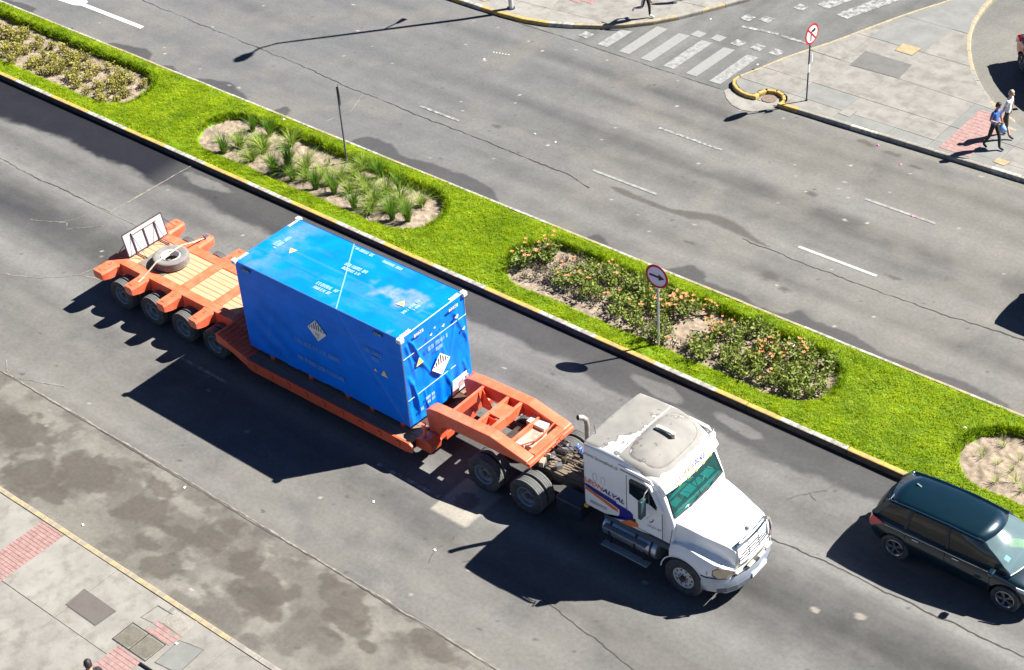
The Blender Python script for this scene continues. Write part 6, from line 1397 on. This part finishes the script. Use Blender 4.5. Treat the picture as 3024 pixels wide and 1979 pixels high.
    if suv:
        m = MB(); G = [[(r0-.02, wr_*v*.95, H-.10-.05*v*v), (r0-.13-.02*(1-v*v), wr_*v*.95, H-.145-.06*v*v), (r0-.12, wr_*v*.95, H-.175-.06*v*v)] for v in np.linspace(-1, 1, 9)]; m.grid(G); m.build('roof_spoiler', paint, t, local=True, smooth=1, thick=.02)
        m = MB(); m.tube([(r0-.01, wr_*v*.92, H-.085-.05*v*v) for v in np.linspace(-1, 1, 9)], .012, 6); m.build('roof_trim', CHR, t, local=True, smooth=1)
        m = MB(); m.prism([(r0+.34, 0), (r0+.28, .05), (r0+.30, .065), (r0+.46, 0)], 'y', -.02, .02); o = m.build('shark_fin_aerial', paint, t, local=True); o.location = (0, .12, H-.055)
    m = MB(); m.box(f-.03, f+.015, -.26, .26, .42, .53); m.build('licence_plate', pm('plate_white', (.75, .75, .73), .5), t, local=True)
    m = MB(); m.box(-f-.02, -f+.03, -.26, .26, .68, .80); m.build('licence_plate', pm('plate_white', (.75, .75, .73), .5), t, local=True)
    m = MB(); m.box(f-.06, f+.012, -.45, .45, .55, .68); m.build('grille', BLK, t, local=True)
    return t
ALLOY = pm('alloy_rim', (.42, .42, .44), .3, metal=.8, var=.1)
_ct = {}
def car_tyre(R):
    if R not in _ct: _ct[R] = make_tyre('tyre', R, .215, R*.68, 'y', 36)
    return _ct[R]
def rim_spokes(m, R, s):
    r = R*.68
    m.lathe([(r, s*.085), (r-.015, s*.09), (r-.03, s*.07), (r-.035, -s*.09), (r, -s*.09)], (0, 0, 0), 'y', 30)
    m.cyl((0, s*.02, 0), (0, s*.075, 0), .055, .05, 14)
    for k in range(5):
        for d in (-.16, .16):
            a = 2*PI*k/5+d; m.bar((.045*math.cos(2*PI*k/5), s*.06, .045*math.sin(2*PI*k/5)), ((r-.02)*math.cos(a), s*.062, (r-.02)*math.sin(a)), .03, .028, (0, 1, 0))
CG = glass_mat('car_glass', (.16, .18, .17), .6); WG = glass_mat('windshield_glass', (.50, .74, .80), .45, rough=.16, base_tone=.42)  # SUV windshield: sky reflection put in as a pale diffuse base colour
SUVP = pm('dark_teal_paint', (.003, .020, .032), .28, metal=.4, var=.05, coat=1.0)
suv = car_body('suv', 'dark blue-green SUV driving beside the median kerb', 'car', (16.48, 3.66, 0), 0, SUVP, 4.45, 1.83, 1.66, 2.86, glass=CG, wg=WG)
m = MB(); m.prism([(-.14, 1.08), (.10, 1.10), (.22, 1.09), (.24, 1.0), (-.1, .98)], 'y', -.16, .16); ve = m.build('safety_vest', pm('hi_vis_vest', (.75, .72, .10), .7), suv, local=True, bevel=.04, seg=3); ve.location = (1.02, .22, -.0); ve.rotation_euler = (0, 0, .5)
m = MB(); m.add([(1.10, -.52, 1.20), (1.22, -.50, 1.135), (1.21, -.36, 1.155), (1.09, -.38, 1.22)], [(0, 1, 2, 3)]); m.build('windshield_sticker', pm('sticker_white', (.8, .8, .8), .5), suv, local=True, thick=.004)
RED = pm('red_paint', (.38, .015, .03), .25, var=.05, coat=1.0)
rc = car_body('red_car', 'red hatchback leaving the right edge on the side street', 'car', (8.35, 25.85, 0), math.atan2(-.67, .74), RED, 4.1, 1.72, 1.5, 2.5, glass=CG, suv=False)
GRY = pm('silver_paint', (.30, .31, .32), .3, metal=.6, coat=.8)
gc = car_body('silver_car', 'car just outside the right edge whose shadow falls on the far road', 'car', (15.48, 14.32, 0), 0, GRY, 4.4, 1.8, 1.66, 2.65, glass=CG)
# ================================================================== SIGNS AND LAMP
SRED = pm('sign_red', (.42, .012, .02), .45, var=.08, grime=.2, gcol=(.3, .03, .03)); SWHT = pm('sign_white', (.66, .66, .67), .45, var=.06, grime=.25, gcol=(.5, .5, .5), gscale=5); SBLK = pm('sign_black', (.012, .012, .016), .5)
GALV = pm('galvanised_pole', (.50, .51, .52), .45, metal=.4, var=.12, scale=8); DPOLE = pm('dark_pole', (.055, .06, .07), .5, metal=.3, var=.2, scale=8)
def round_sign(label, base, h, az, pole_mat, kind, R=.375, pole_r=.03, lean=(0, 0)):
    t = thing('round_sign', label, 'road sign', base); bx, by, bz = base
    n_ = Vector((math.cos(az), math.sin(az), 0)); u = Vector((0, 0, 1)).cross(n_).normalized(); v = Vector((0, 0, 1))
    top = Vector((bx+lean[0], by+lean[1], bz+h+R*.8)); m = MB(); m.cyl((bx, by, bz-.1), top, pole_r, n=12); m.build('pole', pole_mat, t, smooth=.5)
    m = MB(); m.cyl((bx, by, bz-.05), (bx, by, bz+.03), pole_r*2.2, pole_r*1.6, 12); m.build('footing', DPOLE, t)
    c = Vector((bx+lean[0], by+lean[1], bz+h)) + n_*(pole_r+.012)
    def disc(r, d, mat, nm, th=.004): m = MB(); m.cyl(c+n_*d, c+n_*(d+th), r, n=40); return m.build(nm, mat, t)
    disc(R, 0, SRED if kind else DPOLE, 'plate', .008)
    if not kind: return t
    face = disc(R*.80, .0085, SWHT, 'face')
    q = lambda a, b, d=.0145: c + u*a*R + v*b*R + n_*d
    def poly(P, mat, nm, d=.0145): MB().add([q(a, b, d) for a, b in P], [tuple(range(len(P)))]).build(nm, mat, t)
    if kind == 'arrow':
        poly([(-.66, -.10), (.16, -.10), (.16, -.30), (.70, 0), (.16, .30), (.16, .10), (-.66, .10)], SBLK, 'arrow')
    else:
        poly([(-.22, -.62), (-.06, -.62), (-.06, .08), (.05, .18), (.22, .18), (.22, .06), (.56, .30), (.22, .56), (.22, .42), (-.02, .42), (-.22, .22)], SBLK, 'arrow')
        a = math.radians(135); d_ = Vector((math.cos(a), math.sin(a))); p_ = Vector((-d_.y, d_.x))*.075
        poly([tuple(d_*.84+p_), tuple(d_*.84-p_), tuple(-d_*.84-p_), tuple(-d_*.84+p_)], SRED, 'slash', .018)
    for s in (-.35, .35):
        m = MB(); m.bar(c+v*R*s-u*.05-n_*.004, c+v*R*s+u*.05-n_*.004, .03, .012); m.build('clamp', GALV, t)
    return t
round_sign('round red-rimmed sign with black arrow on white pole in the median', (5.72, 6.11, .17), 2.43, math.radians(-90), GALV, 'arrow', .375, .034)
s2 = round_sign('round no-right-turn sign on thin dark pole at the island corner', (1.94, 20.07, .15), 2.55, math.radians(-4), DPOLE, 'turn', .375, .026, (.03, 0))
for (h, dy, dz) in ((1.62, .09, .30), (1.30, -.06, .30)):
    m = MB(); b = Vector((1.97, 20.07, .15)); m.grid([[b+Vector((.035+.03*math.sin(i*1.3), dy+(-.08+.053*i), h+dz*j/2-.15)) for j in range(3)] for i in range(4)]); m.build('paper_sheet', SWHT, s2, thick=.006)
round_sign('dark pole with a round sign seen edge-on in the tussock bed', (-8.56, 8.30, .10), 2.55, math.radians(50), pm('grey_dark_pole', (.13, .135, .15), .5, metal=.3, var=.2), None, .36, .03)
round_sign('sign beyond the top edge whose round shadow falls on the far pavement', (-4.85, 25.25, .15), 2.5, math.radians(-60), GALV, 'turn', .375, .03)
lamp = thing('street_lamp', 'tall street lamp whose base stands at the far kerb and casts a long shadow', 'street lamp', (-10.95, 19.85, .15))
m = MB(); m.tube([(-10.95, 19.85, .1), (-10.97, 19.85, 2.0), (-11.35, 19.72, 6.0), (-11.62, 19.63, 8.75)], [.095, .09, .075, .06], 14); m.build('pole', GALV, lamp, smooth=.6)
m = MB(); m.cyl((-10.95, 19.85, .1), (-10.95, 19.85, .2), .16, .15, 16); m.build('base_plate', DPOLE, lamp)
m = MB(); m.tube([(-11.62, 19.63, 8.70), (-11.75, 19.2, 9.0), (-11.7, 18.75, 9.05)], .05, 10); m.build('arm', GALV, lamp, smooth=1)
m = MB(); m.loft([[(-11.7+.05*a, 18.85, 9.05+.05*b) for a, b in ((-1, -1), (1, -1), (1, 1), (-1, 1))], [(-11.7+.17*a, 18.6, 9.06+.07*b) for a, b in ((-1, -1), (1, -1), (1, 1), (-1, 1))], [(-11.69+.19*a, 18.2, 9.08+.07*b) for a, b in ((-1, -1), (1, -1), (1, 1), (-1, 1))], [(-11.69+.08*a, 18.0, 9.08+.04*b) for a, b in ((-1, -1), (1, -1), (1, 1), (-1, 1))]], closed=True); m.build('lantern', GALV, lamp, smooth=.6)
m = MB(); m.tube([(-11.24, 19.75, 4.9), (-11.15, 20.2, 5.0), (-11.1, 20.55, 4.98)], .035, 8); m.loft([[(-11.1+.05*a, 20.5, 4.98+.04*b) for a, b in ((-1, -1), (1, -1), (1, 1), (-1, 1))], [(-11.08+.1*a, 20.95, 5.0+.05*b) for a, b in ((-1, -1), (1, -1), (1, 1), (-1, 1))]], closed=True); m.build('side_lantern', GALV, lamp)

# ================================================================== PEOPLE
SKIN = pm('skin', (.42, .24, .16), .6, var=.06)
def person(label, base, rz, J, cols, hair=None, hair_mat=None, H=1.0):
    """J: joints dict (local, facing +x); one continuous skin surface, coloured by nearest bone"""
    t = thing('person', label, 'person', base, rz)
    names = list(J); idx = {n: i for i, n in enumerate(names)}
    E = [('pelvis', 'belly'), ('belly', 'chest'), ('chest', 'neck'), ('neck', 'head'), ('head', 'crown'), ('head', 'nose')]
    for s in 'LR':
        E += [('chest', 'sh'+s), ('sh'+s, 'el'+s), ('el'+s, 'wr'+s), ('wr'+s, 'pa'+s), ('pelvis', 'hp'+s), ('hp'+s, 'kn'+s), ('kn'+s, 'an'+s), ('an'+s, 'to'+s)]
    rad = {'pelvis': (.135, .115), 'belly': (.13, .11), 'chest': (.155, .115), 'neck': (.052, .052), 'head': (.078, .085), 'crown': (.072, .080), 'nose': (.016, .014)}
    for s in 'LR': rad.update({'sh'+s: (.062, .062), 'el'+s: (.043, .043), 'wr'+s: (.030, .032), 'pa'+s: (.036, .022), 'hp'+s: (.088, .09), 'kn'+s: (.058, .06), 'an'+s: (.042, .045), 'to'+s: (.040, .034)})
    for s in 'LR':                                           # five fingers per hand
        a, b = Vector(J['wr'+s]), Vector(J['pa'+s]); d = (b-a).normalized(); sd = d.cross(Vector((0, 1, 0)))
        if sd.length < .1: sd = d.cross(Vector((1, 0, 0)))
        sd.normalize(); curl = Vector((.35, 0, .0)) if d.z < -.5 else Vector((0, 0, -.4))
        for k, (o, L) in enumerate(((-.028, .065), (-.010, .078), (.010, .074), (.028, .058))):
            n1, n2 = 'f%s%da' % (s, k), 'f%s%db' % (s, k); J[n1] = b+d*.03+sd*o; J[n2] = b+d*(.03+L*.75)+sd*o+curl*L*.5; rad[n1] = rad[n2] = (.010, .010); E += [('pa'+s, n1), (n1, n2)]
        n1 = 'th'+s; J[n1] = a+d*.05+sd*.062; rad[n1] = (.011, .011); E.append(('pa'+s, n1))
    names = list(J); idx = {n: i for i, n in enumerate(names)}
    me = bpy.data.meshes.new('body'); me.from_pydata([tuple(Vector(J[n])) for n in names], [(idx[a], idx[b]) for a, b in E], [])
    o = link('body', me, None, t); md = o.modifiers.new('skin', 'SKIN'); md.use_smooth_shade = True; md.branch_smoothing = .6
    sv = me.skin_vertices[0].data
    for n in names: sv[idx[n]].radius = rad[n]; sv[idx[n]].use_root = (n == 'pelvis')
    s_ = o.modifiers.new('sub', 'SUBSURF'); s_.levels = 2; s_.render_levels = 2
    bake(o); me = o.data; me.materials.clear()
    order = ['skin', 'top', 'bottom', 'shoe']
    for k in order: me.materials.append(cols[k])
    segs = [(Vector(J[a]), Vector(J[b]), a, b) for a, b in E]
    for p in me.polygons:
        c = p.center; best = None
        for a, b, na, nb in segs:
            u = max(0, min(1, (c-a).dot(b-a)/max((b-a).length_squared, 1e-9))); dd = (c-(a+(b-a)*u)).length/ (rad[na][0]*(1-u)+rad[nb][0]*u)
            if best is None or dd < best[0]: best = (dd, na, nb, u)
        _, na, nb, u = best; k = 'skin'
        if nb[:2] in ('hp', 'kn', 'an') or na == 'pelvis' and nb != 'belly': k = 'bottom'
        if na[:2] == 'kn' and cols.get('shorts'): k = 'skin' if u > .05 else 'bottom'
        if nb[:2] == 'to' or (nb[:2] == 'an' and u > .9): k = 'shoe'
        if (na, nb) in (('pelvis', 'belly'), ('belly', 'chest')) or nb[:2] == 'sh' or (na, nb) == ('chest', 'neck') and u < .55: k = 'top'
        if (na, nb) == ('pelvis', 'belly') and u < .25: k = 'bottom'
        if na[:2] == 'sh': k = 'top' if (u < .62 or cols.get('long')) else 'skin'
        if na[:2] == 'el' and cols.get('long') and u < .92: k = 'top'
        p.material_index = order.index(k)
    smooth_me(me)
    hd, cr = Vector(J['head']), Vector(J['crown'])
    if hair_mat:
        m = MB(); P = []
        for i in range(7):
            th = (i/6)*PI*.56; P.append([cr + Vector((-.012+.094*math.sin(th)*math.cos(a), .086*math.sin(th)*math.sin(a), -.02+.098*math.cos(th)-(.05 if math.cos(a) < 0 else -.02)*math.sin(th)**2)) for a in np.linspace(0, 2*PI, 17)])
        m.grid(P); m.build('hair', hair_mat, t, local=True, smooth=1, thick=.012)
    m = MB()
    for s in (-1, 1): m.cyl(hd+Vector((.082, s*.030, .022)), hd+Vector((.090, s*.030, .022)), .010, n=8)
    m.build('eyes', SBLK, t, local=True)
    for s in (-1, 1):
        m = MB(); m.cyl(hd+Vector((0, s*.078, .005)), hd+Vector((-.006, s*.095, .01)), .026, .02, 8); m.build('ear', SKIN, t, local=True)
    return t
HB = pm('dark_hair', (.02, .015, .012), .6); HG = pm('fair_thin_hair', (.45, .33, .22), .6)
def base_pose(stride=.22, arm=.25):
    return {'pelvis': (0, 0, .92), 'belly': (.01, 0, 1.08), 'chest': (.02, 0, 1.33), 'neck': (.03, 0, 1.49), 'head': (.055, 0, 1.585), 'crown': (.045, 0, 1.655), 'nose': (.155, 0, 1.575),
            'shL': (.02, .19, 1.40), 'shR': (.02, -.19, 1.40), 'elL': (-arm*.4, .245, 1.13), 'elR': (arm*.4, -.245, 1.13), 'wrL': (-arm*.3, .25, .90), 'wrR': (arm*.9, -.23, .93), 'paL': (-arm*.25, .25, .82), 'paR': (arm*1.1, -.22, .86),
            'hpL': (0, .095, .86), 'hpR': (0, -.095, .86), 'knL': (stride*.75, .10, .48), 'knR': (-stride*.35, -.10, .47), 'anL': (stride*1.0, .10, .08), 'anR': (-stride*1.15, -.10, .12), 'toL': (stride*1.0+.17, .11, .04), 'toR': (-stride*1.15+.15, -.11, .04)}
J = base_pose(.22, .2); J.update({'elR': (-.02, -.25, 1.13), 'wrR': (.20, -.16, 1.10), 'paR': (.28, -.12, 1.11), 'elL': (.03, .24, 1.14), 'wrL': (.10, .27, .92), 'paL': (.11, .28, .84), 'head': (.065, 0, 1.58), 'crown': (.06, 0, 1.652), 'nose': (.16, 0, 1.555)})
person('man in blue short-sleeved shirt and black trousers walking with a blue bag', (8.47, 20.72, .153), -.15, J, {'skin': SKIN, 'top': pm('blue_shirt', (.055, .14, .42), .8, var=.12), 'bottom': pm('black_trousers', (.018, .018, .017), .85, var=.2), 'shoe': pm('black_shoes', (.012, .011, .01), .5)}, True, HB)
J = base_pose(-.16, -.15)
person('man in white shirt and dark shorts walking beside the man in blue', (8.47, 21.62, .153), .15, J, {'skin': pm('pale_skin', (.48, .30, .21), .6), 'top': pm('white_shirt', (.66, .67, .70), .8, var=.05), 'bottom': pm('brown_shorts', (.06, .04, .03), .85), 'shoe': pm('dark_shoes', (.02, .016, .014), .6), 'shorts': True}, True, HG)
bag = thing('carrier_bag', 'light blue plastic carrier bag hanging from the walking man\'s hand', 'bag', (8.62, 20.98, .72))
m = MB(); S_ = []
for (z, r) in ((0, .07), (.03, .135), (.12, .155), (.20, .12), (.26, .045), (.29, .025)): S_.append([(8.62+r*1.05*math.cos(a)*(1+.12*math.sin(3*a+z*20)), 20.98+r*.8*math.sin(a)*(1+.1*math.cos(4*a)), .70+z) for a in np.linspace(0, 2*PI, 14, endpoint=False)])
m.loft(S_, closed=True); m.build('sack', pm('blue_plastic', (.22, .42, .80), .4, var=.1), bag, smooth=.9)
m = MB(); m.tube([(8.60, 20.98, .97), (8.60, 20.99, 1.01), (8.62, 20.98, 1.0)], .010, 6); m.build('handle', pm('blue_plastic', (.22, .42, .80), .4), bag)
J = base_pose(.2, .3); J.update({'knL': (.10, .10, .47), 'anL': (.12, .10, .09), 'toL': (.30, .11, .04), 'knR': (-.10, -.10, .46), 'anR': (-.46, -.10, .34), 'toR': (-.50, -.11, .20)})
TRK = pm('black_tracksuit', (.014, .013, .016), .8, var=.2)
w3 = person('person in black tracksuit trousers and white shoes striding at the far kerb', (-6.2, 22.0, .153), .12, J, {'skin': SKIN, 'top': pm('black_jacket', (.015, .015, .018), .8), 'bottom': TRK, 'shoe': pm('white_shoes', (.6, .6, .62), .6), 'long': True}, True, HB)
m = MB(); a, b, c = Vector((0, -.182, .84)), Vector((-.10, -.160, .46)), Vector((-.44, -.146, .36)); m.tube([a, a.lerp(b, .5), b, b.lerp(c, .5), c], .014, 6); m.build('trouser_stripe', SWHT, w3, local=True)
J = base_pose(.15, .2)
person('dark-haired person in black at the bottom edge beside the pink pavers', (3.30, -12.02, .155), 2.67, J, {'skin': SKIN, 'top': pm('black_jacket', (.015, .015, .018), .8), 'bottom': TRK, 'shoe': pm('black_shoes', (.012, .011, .01), .5), 'long': True}, True, HB)
m = MB(); m.tube([(2.86, -10.54, .185), (3.6, -10.52, .187), (4.6, -10.48, .185)], .03, 8); set_props(m.build('black_pipe', SBLK), 'black pipe lying on the near pavement beside the ribbed covers', 'pipe')

# ================================================================== LITTER
def scrap(x, y, s, mat, label, z=.012, group=None):
    m = MB(); a = random.uniform(0, 6.28); ca, sa = math.cos(a), math.sin(a)
    P = [(-1, -.5, 0), (.7, -.6, .12), (1, .4, 0), (-.5, .7, .15), (0, 0, .5)]
    m.add([(x+s*(p[0]*ca-p[1]*sa), y+s*(p[0]*sa+p[1]*ca), z+s*p[2]) for p in P], [(0, 1, 4), (1, 2, 4), (2, 3, 4), (3, 0, 4), (0, 3, 2, 1)]); set_props(m.build('litter_scrap', mat), label, 'litter', group)
PNK = pm('pink_petal', (.75, .12, .42), .6)
for (x, y, lab) in ((5.27, 19.09, 'pink petal on the far road closest to the island kerb'), (6.46, 18.46, 'pink petal on the far road between two other petals'), (8.20, 16.06, 'pink petal lying on a worn lane dash')): scrap(x, y, .055, PNK, lab)
for i in range(6): scrap(-9.45+.09*i*1.3, 17.0+.03*i, .035, WL, 'white scrap in the small row of scraps on the far road', group='row of white scraps on the far road')
for (x, y, z, lab) in ((-9.40, 16.40, .012, 'white scrap just below the small row of scraps'), (-4.57, 13.34, .012, 'left white scrap of a pair near the middle of the far road'), (-3.66, 13.31, .012, 'right white scrap of a pair near the middle of the far road'), (-4.29, 23.47, .005, 'white scrap on the side street by the far corner'), (-.80, 21.26, .16, 'white scrap on the island edge beside the crosswalk'), (5.85, -3.58, .012, 'white scrap on the near road next to the truck cab shadow'), (3.41, -3.20, .012, 'white scrap on the near road below the gooseneck'), (-1.01, -5.73, .012, 'white scrap on the stained parking lane near the seam'), (-2.10, -8.25, .012, 'white scrap on the parking lane beside the pink strip'), (3.07, -9.61, .165, 'white scrap beside the broken pink pavers')):
    scrap(x, y, .05, WL, lab, z)
